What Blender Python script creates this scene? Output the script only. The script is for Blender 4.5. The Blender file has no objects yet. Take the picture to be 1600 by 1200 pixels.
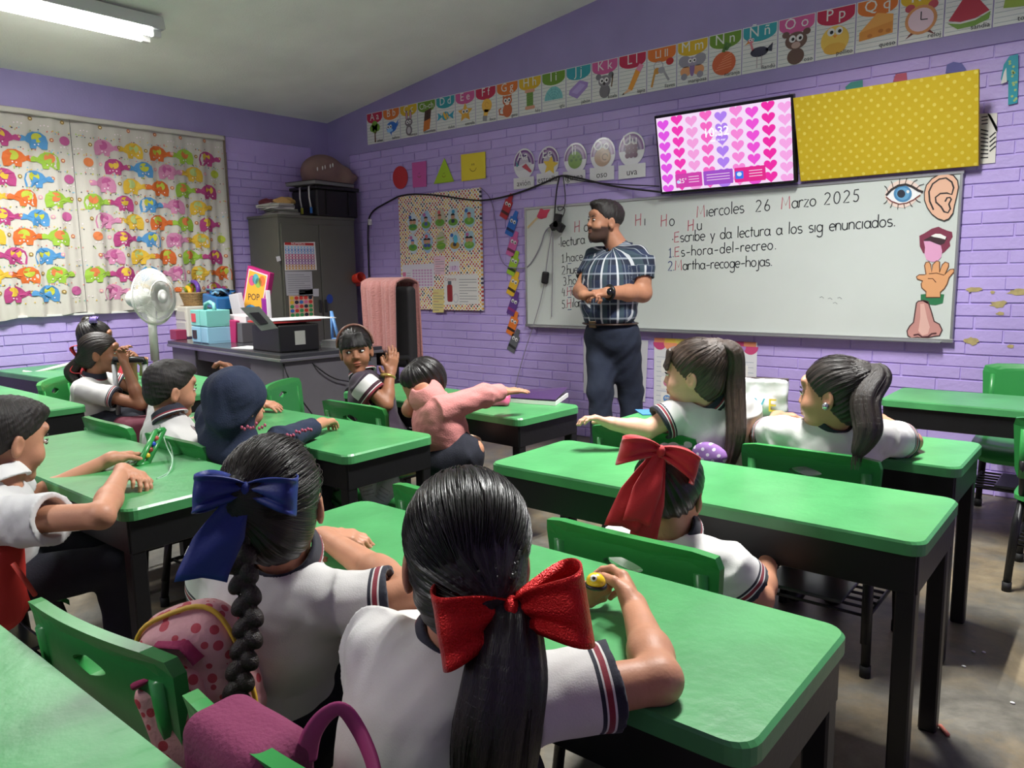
import bpy, bmesh, math, random
import numpy as np
from mathutils import Vector, Matrix
from math import sin, cos, pi, radians as R

# ------------------------------------------------------------------ camera
SC = bpy.context.scene
COL = SC.collection
YAW, PIT, ROL, FPX, CAMZ = 0.6896, -0.1433, -0.0168, 1193.5, 1.2
_cy, _sy, _cp, _sp = cos(YAW), sin(YAW), cos(PIT), sin(PIT)
_f = Vector((-_sy*_cp, _cy*_cp, _sp)); _r0 = Vector((_cy, _sy, 0)); _u0 = _r0.cross(_f)
_r = cos(ROL)*_r0 + sin(ROL)*_u0; _u = -sin(ROL)*_r0 + cos(ROL)*_u0
CAM = Vector((0, 0, CAMZ))
cam = bpy.data.objects.new('camera', bpy.data.cameras.new('camera')); COL.objects.link(cam)
cam.data.sensor_width = 36; cam.data.lens = FPX*36/1600; cam.data.clip_start = 0.02
cam.matrix_world = Matrix(((_r.x, _u.x, -_f.x, 0), (_r.y, _u.y, -_f.y, 0), (_r.z, _u.z, -_f.z, CAMZ), (0, 0, 0, 1)))
SC.camera = cam
# ------------------------------------------------------------------ world, exposure
W = bpy.data.worlds.new('world'); SC.world = W; W.use_nodes = True
W.node_tree.nodes['Background'].inputs[0].default_value = (.75, .82, 1, 1)
W.node_tree.nodes['Background'].inputs[1].default_value = .05
SC.view_settings.view_transform = 'Standard'; SC.view_settings.look = 'None'
SC.view_settings.gamma = 1; SC.view_settings.use_curve_mapping = False
SC.view_settings.exposure = 0.06
SC.cycles.use_denoising = True
SC.cycles.max_bounces = 10; SC.cycles.diffuse_bounces = 8; SC.cycles.glossy_bounces = 3
SC.cycles.sample_clamp_indirect = 6
# lamp powers in watts (the area lights sit in the lamp housings, see ceiling_lamp below)
LAMP_W = {'left': 62, 'right': 115, 'rear': 48}

def ray(px, py):
    return ((px-800)*_r - (py-600)*_u + FPX*_f)/FPX
def at(px, py, X=None, Y=None, Z=None, D=None):
    """world point seen at photo position px, py on the plane X=, Y= or Z=, or at depth D"""
    d = ray(px, py)
    t = X/d.x if X is not None else Y/d.y if Y is not None else (Z-CAMZ)/d.z if Z is not None else D
    return CAM + t*d

# ------------------------------------------------------------------ materials
def lin(c):
    return tuple((x/12.92 if x <= .04045 else ((x+.055)/1.055)**2.4) for x in (v/255 for v in c)) + (1,)
MATS = {}
def mat(name, col, rough=.6, metal=0, noise=0, nscale=8, bump=0, bscale=60, coat=0, emit=None, estr=0, spec=.5, sheen=0):
    """plain procedural material: colour (sRGB 0-255) with a little mottling and a bump"""
    if name in MATS: return MATS[name]
    m = bpy.data.materials.new(name); m.use_nodes = True; MATS[name] = m
    nt = m.node_tree; b = nt.nodes['Principled BSDF']
    c = lin(col); b.inputs['Base Color'].default_value = c
    m.diffuse_color = c
    b.inputs['Roughness'].default_value = rough; b.inputs['Metallic'].default_value = metal
    b.inputs['Specular IOR Level'].default_value = spec
    if coat: b.inputs['Coat Weight'].default_value = coat; b.inputs['Coat Roughness'].default_value = .15
    if sheen: b.inputs['Sheen Weight'].default_value = sheen
    if emit: b.inputs['Emission Color'].default_value = lin(emit); b.inputs['Emission Strength'].default_value = estr
    if noise or bump:
        tc = nt.nodes.new('ShaderNodeTexCoord')
    if noise:
        n = nt.nodes.new('ShaderNodeTexNoise'); n.inputs['Scale'].default_value = nscale; n.inputs['Detail'].default_value = 5
        mr = nt.nodes.new('ShaderNodeMapRange'); mr.inputs[1].default_value = .3; mr.inputs[2].default_value = .7
        mr.inputs[3].default_value = 1-noise; mr.inputs[4].default_value = 1+noise
        mx = nt.nodes.new('ShaderNodeVectorMath'); mx.operation = 'SCALE'
        mx.inputs[0].default_value = c[:3]
        nt.links.new(tc.outputs['Object'], n.inputs['Vector']); nt.links.new(n.outputs[0], mr.inputs[0])
        nt.links.new(mr.outputs[0], mx.inputs['Scale']); nt.links.new(mx.outputs[0], b.inputs['Base Color'])
    if bump:
        n = nt.nodes.new('ShaderNodeTexNoise'); n.inputs['Scale'].default_value = bscale; n.inputs['Detail'].default_value = 4
        bp = nt.nodes.new('ShaderNodeBump'); bp.inputs['Strength'].default_value = bump; bp.inputs['Distance'].default_value = .01
        nt.links.new(tc.outputs['Object'], n.inputs['Vector']); nt.links.new(n.outputs[0], bp.inputs['Height'])
        nt.links.new(bp.outputs[0], b.inputs['Normal'])
    return m
def nodes(m):
    nt = m.node_tree
    def N(t, **kw):
        n = nt.nodes.new('ShaderNode'+t)
        for k, v in kw.items(): setattr(n, k, v)
        return n
    return nt, N, nt.links.new, nt.nodes['Principled BSDF']

# ------------------------------------------------------------------ objects
def parent_to(o, p):
    if p is not None: o.parent = p
def thing(name, label, cat, loc=(0, 0, 0), rotz=0, group=None):
    o = bpy.data.objects.new(name, None); COL.objects.link(o); o.empty_display_size = .1
    o.location = loc; o.rotation_euler = (0, 0, rotz)
    return tag(o, label, cat, group)
def tag(o, label=None, cat=None, group=None, kind=None):
    if label: o['label'] = label
    if cat: o['category'] = cat
    if group: o['group'] = group
    if kind: o['kind'] = kind
    return o
def dup(root, loc, rotz=0, label=None, group=None):
    r = root.copy(); COL.objects.link(r); r.location = loc; r.rotation_euler = (0, 0, rotz)
    if label: r['label'] = label
    if group: r['group'] = group
    for ch in list(root.children):
        c = ch.copy(); COL.objects.link(c); c.parent = r
        for g in list(ch.children):
            d = g.copy(); COL.objects.link(d); d.parent = c
    return r

class MB:
    """collects shapes, then links them as ONE mesh object"""
    def __init__(s): s.v = []; s.f = []; s.m = []; s.mats = []; s.sm = []
    def mi(s, m):
        if m not in s.mats: s.mats.append(m)
        return s.mats.index(m)
    def add(s, vs, fs, m, M=None, smooth=False):
        b = len(s.v); k = s.mi(m)
        s.v += [tuple(M @ Vector(v)) if M is not None else tuple(v) for v in vs]
        for f in fs: s.f.append([b+i for i in f]); s.m.append(k); s.sm.append(smooth)
        return s
    def bm(s, bm, m, M=None, smooth=False):
        bm.verts.index_update()
        s.add([v.co.copy() for v in bm.verts], [[v.index for v in f.verts] for f in bm.faces], m, M, smooth); bm.free(); return s
    def box(s, c, d, m, rot=None, bev=0, seg=2):
        bm = bmesh.new(); bmesh.ops.create_cube(bm, size=1)
        for v in bm.verts: v.co = Vector((v.co.x*d[0], v.co.y*d[1], v.co.z*d[2]))
        if bev: bmesh.ops.bevel(bm, geom=bm.edges[:], offset=bev, segments=seg, affect='EDGES', profile=.5)
        M = Matrix.Translation(c)
        if rot is not None: M = M @ (rot.to_4x4() if isinstance(rot, Matrix) else Matrix.Rotation(rot, 4, 'Z'))
        return s.bm(bm, m, M)
    def prism(s, pts, z0, z1, m, M=None, bev=0):
        """outline in xy, extruded from z0 to z1"""
        n = len(pts); vs = [(x, y, z0) for x, y in pts]
        if bev:
            cx = sum(p[0] for p in pts)/n; cy = sum(p[1] for p in pts)/n
            sh = []
            for x, y in pts:
                d = math.hypot(x-cx, y-cy) or 1; sh.append((x-(x-cx)/d*bev, y-(y-cy)/d*bev))
            rings = [[(x, y, z0) for x, y in pts], [(x, y, z1-bev) for x, y in pts], [(x, y, z1) for x, y in sh]]
        else: rings = [[(x, y, z0) for x, y in pts], [(x, y, z1) for x, y in pts]]
        vs = sum(rings, []); fs = [list(range(n))[::-1]]
        for k in range(len(rings)-1):
            fs += [[k*n+i, k*n+(i+1) % n, (k+1)*n+(i+1) % n, (k+1)*n+i] for i in range(n)]
        fs.append([(len(rings)-1)*n+i for i in range(n)])
        return s.add(vs, fs, m, M)
    def tube(s, path, r, m, n=8, closed=False, caps=True, smooth=True, M=None, flat=1.0):
        path = [Vector(p) for p in path]; rs = r if isinstance(r, (list, tuple)) else [r]*len(path)
        vs = []; L = len(path); nrm = None
        for i, p in enumerate(path):
            a = path[(i-1) % L] if (closed or i > 0) else p; b = path[(i+1) % L] if (closed or i < L-1) else p
            t = (b-a).normalized()
            if nrm is None:
                nrm = t.cross(Vector((0, 0, 1)))
                if nrm.length < 1e-3: nrm = t.cross(Vector((0, 1, 0)))
            nrm = (nrm - t*nrm.dot(t)).normalized(); bi = t.cross(nrm)
            vs += [p + (nrm*cos(2*pi*k/n) + bi*sin(2*pi*k/n)*flat)*rs[i] for k in range(n)]
        fs = []
        for i in range(L if closed else L-1):
            j = (i+1) % L
            fs += [[i*n+k, i*n+(k+1) % n, j*n+(k+1) % n, j*n+k] for k in range(n)]
        if caps and not closed: fs += [list(range(n))[::-1], [(L-1)*n+k for k in range(n)]]
        return s.add(vs, fs, m, M, smooth)
    def cyl(s, a, b, r, m, n=20, r2=None, smooth=True):
        return s.tube([a, b], [r, r if r2 is None else r2], m, n=n, smooth=smooth)
    def lathe(s, prof, m, n=32, M=None, smooth=True, cap=True):
        vs = []; fs = []
        for r, z in prof: vs += [(r*cos(2*pi*k/n), r*sin(2*pi*k/n), z) for k in range(n)]
        for i in range(len(prof)-1): fs += [[i*n+k, i*n+(k+1) % n, (i+1)*n+(k+1) % n, (i+1)*n+k] for k in range(n)]
        if cap:
            fs.append(list(range(n))[::-1]); fs.append([(len(prof)-1)*n+k for k in range(n)])
        return s.add(vs, fs, m, M, smooth)
    def ell(s, c, rad, m, rot=None, n=16):
        bm = bmesh.new(); bmesh.ops.create_uvsphere(bm, u_segments=n, v_segments=max(6, n*2//3), radius=1)
        M = Matrix.Translation(c) @ (rot.to_4x4() if rot is not None else Matrix()) @ Matrix.Diagonal((*rad, 1))
        return s.bm(bm, m, M, True)
    def grid(s, fn, nu, nv, m, smooth=True):
        vs = [fn(i/nu, j/nv) for j in range(nv+1) for i in range(nu+1)]
        fs = [[j*(nu+1)+i, j*(nu+1)+i+1, (j+1)*(nu+1)+i+1, (j+1)*(nu+1)+i] for j in range(nv) for i in range(nu)]
        return s.add(vs, fs, m, None, smooth)
    def build(s, name, parent=None, shift=(0, 0, 0), mods=None):
        me = bpy.data.meshes.new(name)
        sh = Vector(shift)
        me.from_pydata([(v[0]-sh.x, v[1]-sh.y, v[2]-sh.z) for v in s.v], [], s.f)
        for mm in s.mats: me.materials.append(mm)
        me.polygons.foreach_set('material_index', s.m)
        me.polygons.foreach_set('use_smooth', s.sm)
        me.update()
        o = bpy.data.objects.new(name, me); COL.objects.link(o); parent_to(o, parent)
        if mods and 'solid' in mods:
            q = o.modifiers.new('s', 'SOLIDIFY'); q.thickness = mods['solid']; q.offset = 0
        if mods and 'sub' in mods:
            q = o.modifiers.new('u', 'SUBSURF'); q.levels = q.render_levels = mods['sub']
        return o
def struct(mb, name, parent=None, **k):
    o = mb.build(name, parent, **k); o['kind'] = 'structure'; return o
def rrect(w, h, r, n=5, cx=0, cy=0):
    p = []
    for sx, sy, a in ((1, 1, 0), (-1, 1, 90), (-1, -1, 180), (1, -1, 270)):
        for k in range(n+1):
            t = R(a+90*k/n); p.append((cx+sx*(w/2-r)+r*cos(t), cy+sy*(h/2-r)+r*sin(t)))
    return p
def ellp(cx, cy, rx, ry, n=24, a0=0, a1=360, rot=0):
    o = []
    full = abs(a1-a0-360) < 1e-6
    for k in range(n + (0 if full else 1)):
        t = R(a0+(a1-a0)*k/n); x, y = rx*cos(t), ry*sin(t)
        o.append((cx+x*cos(R(rot))-y*sin(R(rot)), cy+x*sin(R(rot))+y*cos(R(rot))))
    return o
def starp(cx, cy, r1, r2, n=5, a=90):
    return [(cx+(r1 if k % 2 == 0 else r2)*cos(R(a+180*k/n)), cy+(r1 if k % 2 == 0 else r2)*sin(R(a+180*k/n))) for k in range(2*n)]

# flat artwork: outlines stacked in thin layers on a frame (origin, u, v, n)
class Art(MB):
    def __init__(s, o, u, v, n): super().__init__(); s.o = Vector(o); s.u = Vector(u); s.w = Vector(v); s.n = Vector(n)
    def P(s, x, y, z): return s.o + s.u*x + s.w*y + s.n*z
    def poly(s, pts, m, z=.0005):
        return s.add([s.P(x, y, z) for x, y in pts], [list(range(len(pts)))], m)
    def slab(s, pts, m, z0=0, z1=.002, side=None):
        n = len(pts)
        s.add([s.P(x, y, z1) for x, y in pts], [list(range(n))], m)
        return s.add([s.P(x, y, z) for z in (z0, z1) for x, y in pts], [[i, (i+1) % n, n+(i+1) % n, n+i] for i in range(n)], side or m)
    def rect(s, x0, y0, x1, y1, m, z=.0005): return s.poly([(x0, y0), (x1, y0), (x1, y1), (x0, y1)], m, z)
    def line(s, pts, w, m, z=.001, closed=False):
        """pen stroke of width w"""
        pts = [Vector(p) for p in pts]; L = len(pts)
        if L < 2: return s
        vs = []
        for i, p in enumerate(pts):
            a = pts[(i-1) % L] if (closed or i) else p; b = pts[(i+1) % L] if (closed or i < L-1) else p
            t = (b-a); t = t.normalized() if t.length else Vector((1, 0)); nn = Vector((-t.y, t.x))*w/2
            q0, q1 = p+nn, p-nn; vs += [s.P(q0.x, q0.y, z), s.P(q1.x, q1.y, z)]
        rng = range(L if closed else L-1)
        return s.add(vs, [[2*i, 2*i+1, 2*((i+1) % L)+1, 2*((i+1) % L)] for i in rng], m)
    def text(s, t, x, y, size, m, z=.001, align='CENTER', sx=1, rot=0):
        vs, fs = text_mesh(t, align)
        c, q = cos(R(rot)), sin(R(rot))
        return s.add([s.P(x+size*(vx*sx*c-vy*q), y+size*(vx*sx*q+vy*c), z) for vx, vy in vs], fs, m)
_TX = {}
def text_mesh(t, align):
    if (t, align) in _TX: return _TX[(t, align)]
    cu = bpy.data.curves.new('t', 'FONT'); cu.body = t; cu.align_x = align; cu.resolution_u = 2; cu.size = 1
    ob = bpy.data.objects.new('t', cu)
    me = ob.to_mesh()
    r = ([(v.co.x, v.co.y) for v in me.vertices], [list(p.vertices) for p in me.polygons])
    ob.to_mesh_clear(); bpy.data.objects.remove(ob); bpy.data.curves.remove(cu)
    _TX[(t, align)] = r
    return r

# single-stroke handwriting
def _arc(cx, cy, rx, ry, a0, a1, n=12): return [(cx+rx*cos(R(a0+(a1-a0)*k/n)), cy+ry*sin(R(a0+(a1-a0)*k/n))) for k in range(n+1)]
_O = _arc(.4, .5, .4, .5, 90, 450)
GL = {
 'a': (.95, [_O, [(.8, 1), (.8, .2), (.95, 0)]]), 'b': (.9, [[(0, 1.8), (0, 0)], _arc(.38, .5, .38, .5, 180, -180)]),
 'c': (.75, [_arc(.42, .5, .4, .5, 50, 310)]), 'd': (.95, [_O, [(.8, 1.8), (.8, 0)]]),
 'e': (.85, [[(.03, .5), (.78, .55)] + _arc(.4, .5, .4, .5, 8, 310)]), 'g': (.9, [_O, [(.8, 1), (.8, -.4)] + _arc(.42, -.4, .38, .35, 0, -160)]),
 'h': (.85, [[(0, 1.8), (0, 0)], [(0, .5)] + _arc(.36, .6, .36, .4, 180, 0) + [(.72, 0)]]), 'i': (.35, [[(.1, 1), (.1, 0)]]),
 'j': (.4, [[(.25, 1), (.25, -.4)] + _arc(0, -.4, .25, .3, 0, -130)]), 'l': (.35, [[(.1, 1.8), (.1, 0)]]),
 'm': (1.3, [[(0, 1), (0, 0)], [(0, .6)] + _arc(.28, .65, .28, .35, 180, 0) + [(.56, 0)], [(.56, .6)] + _arc(.84, .65, .28, .35, 180, 0) + [(1.12, 0)]]),
 'n': (.85, [[(0, 1), (0, 0)], [(0, .5)] + _arc(.34, .6, .34, .4, 180, 0) + [(.68, 0)]]), 'o': (.95, [_O]),
 'r': (.65, [[(0, 1), (0, 0)], [(0, .5)] + _arc(.34, .6, .34, .4, 180, 50)]), 's': (.75, [_arc(.33, .75, .3, .25, 40, 270) + _arc(.33, .25, .32, .25, 90, -140)]),
 't': (.65, [[(.25, 1.5), (.25, 0)], [(0, 1), (.55, 1)]]), 'u': (.9, [[(0, 1)] + _arc(.35, .4, .35, .4, 180, 360) + [(.7, 1)], [(.7, 1), (.7, 0)]]),
 'y': (.8, [[(0, 1), (.36, .1)], [(.72, 1), (.2, -.6)]]), 'z': (.75, [[(0, 1), (.6, 1), (0, 0), (.62, 0)]]), 'v': (.75, [[(0, 1), (.32, 0), (.64, 1)]]),
 'E': (1, [[(.8, 1.7), (0, 1.6), (0, 0), (.8, .1)], [(0, .85), (.7, .95)]]), 'H': (1.15, [[(.05, 1.7), (0, 0)], [(.9, 1.8), (.85, 0)], [(0, .8), (.9, 1)]]),
 'M': (1.4, [[(0, 0), (.1, 1.7), (.6, .5), (1.1, 1.8), (1.2, 0)]]), '-': (.9, [[(.1, .55), (.75, .6)]]), '.': (.4, [[(.08, .1), (.2, 0)]]), ' ': (.8, []),
 '•': (.45, [[(.05, .45), (.2, .55), (.15, .42)]]),
 '1': (.6, [[(0, 1.2), (.3, 1.6), (.3, 0)], [(.05, 0), (.55, .02)]]), '2': (.9, [_arc(.36, 1.2, .36, .4, 160, -30) + [(0, 0), (.75, .04)]]),
 '3': (.85, [_arc(.33, 1.2, .33, .38, 140, -80) + _arc(.33, .42, .36, .42, 80, -140)]), '4': (.9, [[(.25, 1.6), (.05, .7), (.7, .75)], [(.6, 1.3), (.55, 0)]]),
 '5': (.85, [[(.7, 1.6), (.15, 1.55), (.1, .95)] + _arc(.33, .5, .36, .48, 110, -140)]), '6': (.9, [[(.5, 1.6), (.08, .7)] + _arc(.4, .42, .36, .42, 160, 520)]), '0': (.95, [_arc(.42, .8, .4, .8, 90, 450)])}
def hand(art, t, x, y, h, w, mfn, z=.001, slope=0, track=1.15):
    """write t in strokes: x-height h, pen width w; mfn(char index, char) gives the ink"""
    x0 = x
    for i, ch in enumerate(t):
        g = GL.get(ch)
        if not g: continue
        for st in g[1]:
            art.line([(x+px*h, y+py*h+slope*(x-x0)) for px, py in st], w, mfn(i, ch), z)
        x += g[0]*h*track
    return x
# ------------------------------------------------------------------ room shell
YW, XL, XR, YB = 4.605, -5.964, 1.75, -2.7
def ceil_z(x): return 2.605+.138*(x-XL)
M_PURPLE = mat('purple_wall_paint', (186, 166, 224), .42, noise=.07, nscale=3, bump=.25, bscale=45)
M_PLASTER = mat('purple_plaster', (154, 142, 190), .6, noise=.05, nscale=4, bump=.15, bscale=60)
M_CEIL = mat('ceiling_paint', (246, 247, 238), .85, noise=.05, nscale=2.5, bump=.3, bscale=80)
M_WHITE = mat('white_paint', (225, 225, 220), .5)
M_BLACKM = mat('black_metal', (14, 14, 16), .45, noise=.2, nscale=12, bump=.05)
M_PAPER = mat('white_paper', (228, 228, 226), .7)
M_INK = mat('black_ink', (28, 28, 32), .6)

m = bpy.data.materials.new('stained_concrete'); m.use_nodes = True; M_FLOOR = m
nt, N, LK, B = nodes(m)
tc = N('TexCoord'); n1 = N('TexNoise'); n1.inputs['Scale'].default_value = 1.6; n1.inputs['Detail'].default_value = 8; n1.inputs['Roughness'].default_value = .65; n1.inputs['Distortion'].default_value = 1.2
n2 = N('TexNoise'); n2.inputs['Scale'].default_value = 7; n2.inputs['Detail'].default_value = 9; n2.inputs['Roughness'].default_value = .7
cr = N('ValToRGB'); e = cr.color_ramp.elements
e[0].position = .32; e[0].color = lin((86, 82, 74)); e[1].position = .68; e[1].color = lin((146, 134, 110))
q = e.new(.45); q.color = lin((114, 110, 100)); q = e.new(.58); q.color = lin((130, 116, 92))
cr2 = N('ValToRGB'); e = cr2.color_ramp.elements; e[0].position = .35; e[0].color = (.55, .55, .55, 1); e[1].position = .62; e[1].color = (1.08, 1.08, 1.08, 1)
mx = N('MixRGB', blend_type='MULTIPLY'); mx.inputs[0].default_value = .85
rr = N('MapRange'); rr.inputs[3].default_value = .35; rr.inputs[4].default_value = .62
for x in (n1, n2): LK(tc.outputs['Object'], x.inputs['Vector'])
LK(n1.outputs[0], cr.inputs[0]); LK(n2.outputs[0], cr2.inputs[0]); LK(cr.outputs[0], mx.inputs[1]); LK(cr2.outputs[0], mx.inputs[2])
LK(mx.outputs[0], B.inputs['Base Color']); LK(n2.outputs[0], rr.inputs[0]); LK(rr.outputs[0], B.inputs['Roughness'])
bp = N('Bump'); bp.inputs['Strength'].default_value = .15; bp.inputs['Distance'].default_value = .01; LK(n2.outputs[0], bp.inputs['Height']); LK(bp.outputs[0], B.inputs['Normal'])
fl = MB(); fl.box(((XL+XR)/2, (YW+YB)/2, -.05), (XR-XL+.4, YW-YB+.4, .1), M_FLOOR); struct(fl, 'floor')
ce = MB(); x0, x1 = XL-.2, XR+.2
ce.add([(x, y, ceil_z(x)+d) for d in (0, .15) for x in (x0, x1) for y in (YB-.2, YW+.2)],
       [[0, 1, 3, 2], [4, 6, 7, 5], [0, 4, 5, 1], [2, 3, 7, 6], [0, 2, 6, 4], [1, 5, 7, 3]], M_CEIL); struct(ce, 'ceiling')

def bricks(mb, P, s0, s1, z0, z1, m, seed, cut=None, H=.068, L=.285):
    """brick courses with raked joints; P(s, z, depth) places a point, depth counts into the wall"""
    rnd = random.Random(seed); nrow = int(round((z1-z0)/H)); H = (z1-z0)/nrow
    for r in range(nrow):
        za, zb = z0+r*H, z0+(r+1)*H
        s = s0-(L/2 if r % 2 else 0)-.03*rnd.random()
        while s < s1:
            a, b = max(s, s0), min(s+L, s1); s += L+rnd.uniform(-.006, .006)
            if b-a < .02: continue
            segs = [(a, b)]
            if cut:
                c0, c1, cz0, cz1 = cut
                if zb > cz0+.01 and za < cz1-.01:
                    segs = [(p, q) for p, q in ((a, min(b, c0)), (max(a, c1), b)) if q-p > .01]
            for p, q in segs:
                j = .0015+.002*rnd.random(); k = .0035; d = rnd.uniform(-.0015, .0015)
                t0, t1 = rnd.uniform(-.0015, .0015), rnd.uniform(-.0015, .0015)
                ti = [P(p+j, za+k+t0, .0075), P(q-j, za+k+t1, .0075), P(q-j, zb-k+t1, .0075), P(p+j, zb-k+t0, .0075)]
                i2 = .0022
                to = [P(p+j+i2, za+k+i2+t0, d), P(q-j-i2, za+k+i2+t1, d), P(q-j-i2, zb-k-i2+t1, d), P(p+j+i2, zb-k-i2+t0, d)]
                mb.add(ti+to, [[4, 5, 6, 7], [0, 1, 5, 4], [1, 2, 6, 5], [2, 3, 7, 6], [3, 0, 4, 7]], m)
ZB = 2.285
wf = MB()
wf.box(((XL+XR)/2, YW+.106, 1.9), (XR-XL+.4, .2, 3.8), M_PURPLE)
bricks(wf, lambda s, z, d: (s, YW+d, z), XL+.30, XR, 0, ZB, M_PURPLE, 3)
wf.box(((XL+XR)/2+.15, YW+.02, (ZB+3.7)/2), (XR-XL-.3, .044, 3.7-ZB), M_PLASTER)
wf.box((XL+.15, YW+.02, 1.85), (.302, .044, 3.7), M_PLASTER)
WALL_F = struct(wf, 'wall_front')
# bare patches where the paint has flaked off the right end of that wall
M_BARE = mat('bare_plaster', (176, 158, 108), .8, noise=.2, nscale=30)
rnd = random.Random(5)
pa = Art((0, YW-.003, 0), (1, 0, 0), (0, 0, 1), (0, -1, 0))
for px, py, w, h in ((1521, 453, .045, .016), (1551, 457, .012, .009), (1590, 456, .05, .018), (1561, 475, .045, .022), (1518, 533, .035, .022), (1579, 541, .018, .01), (1563, 490, .02, .01), (1430, 668, .03, .01)):
    p = at(px, py, Y=YW)
    pa.poly([(p.x+w*cos(2*pi*k/14)*rnd.uniform(.55, 1.1), p.z+h*sin(2*pi*k/14)*rnd.uniform(.55, 1.1)) for k in range(14)], M_BARE, .0)
pa.build('paint_chips', WALL_F)

# left wall with its window opening
WY0, WY1, WZ0, WZ1 = -.6, 3.56, .97, 2.365
wl = MB()
for (ya, yb, za, zb) in ((YB, YW, 0, WZ0), (YB, YW, WZ1, 3.2), (YB, WY0, WZ0, WZ1), (WY1, YW, WZ0, WZ1)):
    wl.box((XL-.108, (ya+yb)/2, (za+zb)/2), (.2, yb-ya, zb-za), M_PURPLE)
bricks(wl, lambda s, z, d: (XL-d, s, z), YB, 4.405, 0, 2.24, M_PURPLE, 8, cut=(WY0, WY1, WZ0, WZ1), H=.0693, L=.29)
wl.box((XL-.02, (YB+YW)/2, 2.72), (.044, YW-YB, .71), M_PLASTER)
wl.box((XL-.02, 4.505, 1.3), (.046, .2, 2.6), M_PLASTER)
struct(wl, 'wall_left')
wr = MB(); wr.box((XR+.1, (YB+YW)/2, 2), (.2, YW-YB+.4, 4), M_PURPLE); struct(wr, 'wall_right')
wb = MB(); wb.box(((XL+XR)/2, YB-.1, 2), (XR-XL, .2, 4), M_PURPLE); struct(wb, 'wall_back')

M_FRAME = mat('window_frame_paint', (150, 136, 118), .5, noise=.15, nscale=20)
M_GLASS = mat('window_glass', (200, 215, 220), .05)
nt, N, LK, B = nodes(M_GLASS); B.inputs['Transmission Weight'].default_value = 1
wn = MB()
for y in (WY0+.02, .75, 2.1, WY1-.02): wn.box((XL-.07, y, (WZ0+WZ1)/2), (.05, .04, WZ1-WZ0), M_FRAME)
for z in (WZ0+.02, WZ1-.02): wn.box((XL-.07, (WY0+WY1)/2, z), (.05, WY1-WY0, .04), M_FRAME)
WIN = struct(wn, 'window_1')
wg = MB(); wg.box((XL-.075, (WY0+WY1)/2, (WZ0+WZ1)/2), (.006, WY1-WY0-.08, WZ1-WZ0-.08), M_GLASS); wg.build('pane', WIN)
ws = MB(); ws.box((XL-.03, (WY0+WY1)/2, WZ0-.006), (.12, WY1-WY0, .014), M_WHITE); ws.build('sill', WIN)
wt = MB(); wt.box((XL-.012, WY1-.012, (WZ0+WZ1)/2), (.03, .024, WZ1-WZ0), M_FRAME, bev=.003)
wt.box((XL-.012, (WY0+WY1)/2, WZ1-.008), (.03, WY1-WY0, .016), M_FRAME, bev=.003); wt.build('trim', WIN)

# ------------------------------------------------------------------ ceiling lamps (their light comes from the tubes)
M_TUBE = mat('lit_tube', (255, 255, 255), .5, emit=(255, 255, 250), estr=22)
M_HOUS = mat('lamp_housing', (205, 208, 204), .4)
M_LOUV = mat('lamp_reflector', (210, 212, 214), .25, metal=.6)
def ceiling_lamp(xc, y0, y1, zc, watts, label):
    t = thing('ceiling_lamp', label, 'lamp', (xc, (y0+y1)/2, zc))
    L = y1-y0; h = MB()
    h.prism([(-.135, 0), (.135, 0), (.115, .075), (-.115, .075)], -L/2, L/2, M_HOUS, Matrix(((1, 0, 0, 0), (0, 0, 1, 0), (0, 1, 0, 0), (0, 0, 0, 1))))
    h.box((0, 0, .11), (.05, .3, .1), M_HOUS)
    h.build('housing', t)
    rf = MB()
    rf.add([(x, y, z) for y in (-L/2+.005, L/2-.005) for x, z in ((-.13, -.002), (-.09, -.002), (-.02, -.002), (0, -.016), (.02, -.002), (.09, -.002), (.13, -.002))], [[k, k+1, k+8, k+7] for k in range(6)], M_LOUV)
    for x in (-.07, .07):
        for y in (-L/2+.03, L/2-.03): rf.box((x, y, -.02), (.04, .05, .04), M_WHITE, bev=.004)
    rf.build('reflector', t)
    for x in (-.07, .07):
        tb = MB(); tb.cyl((x, -L/2+.05, -.022), (x, L/2-.05, -.022), .016, M_TUBE, 12); tb.build('tube', t)
        li = bpy.data.lights.new('tube_light', 'AREA'); li.shape = 'RECTANGLE'; li.size = .03; li.size_y = L-.1; li.energy = watts/2
        li.color = (1, 1, .97); li.spread = R(135)
        lo = bpy.data.objects.new('tube_light', li); COL.objects.link(lo); lo.parent = t; lo.location = (x, 0, -.042)
    return t
ceiling_lamp(-4.795, 1.2, 2.44, 2.685, LAMP_W['left'], 'lit twin-tube fluorescent lamp on the ceiling above the curtained window')
ceiling_lamp(-1.0, 1.9, 3.14, ceil_z(-1.135)-.08, LAMP_W['right'], 'lit twin-tube fluorescent lamp on the ceiling over the right desks')
ceiling_lamp(-2.8, -1.9, -.66, ceil_z(-2.935)-.08, LAMP_W['rear'], 'lit twin-tube fluorescent lamp on the ceiling at the back of the room')
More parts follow.
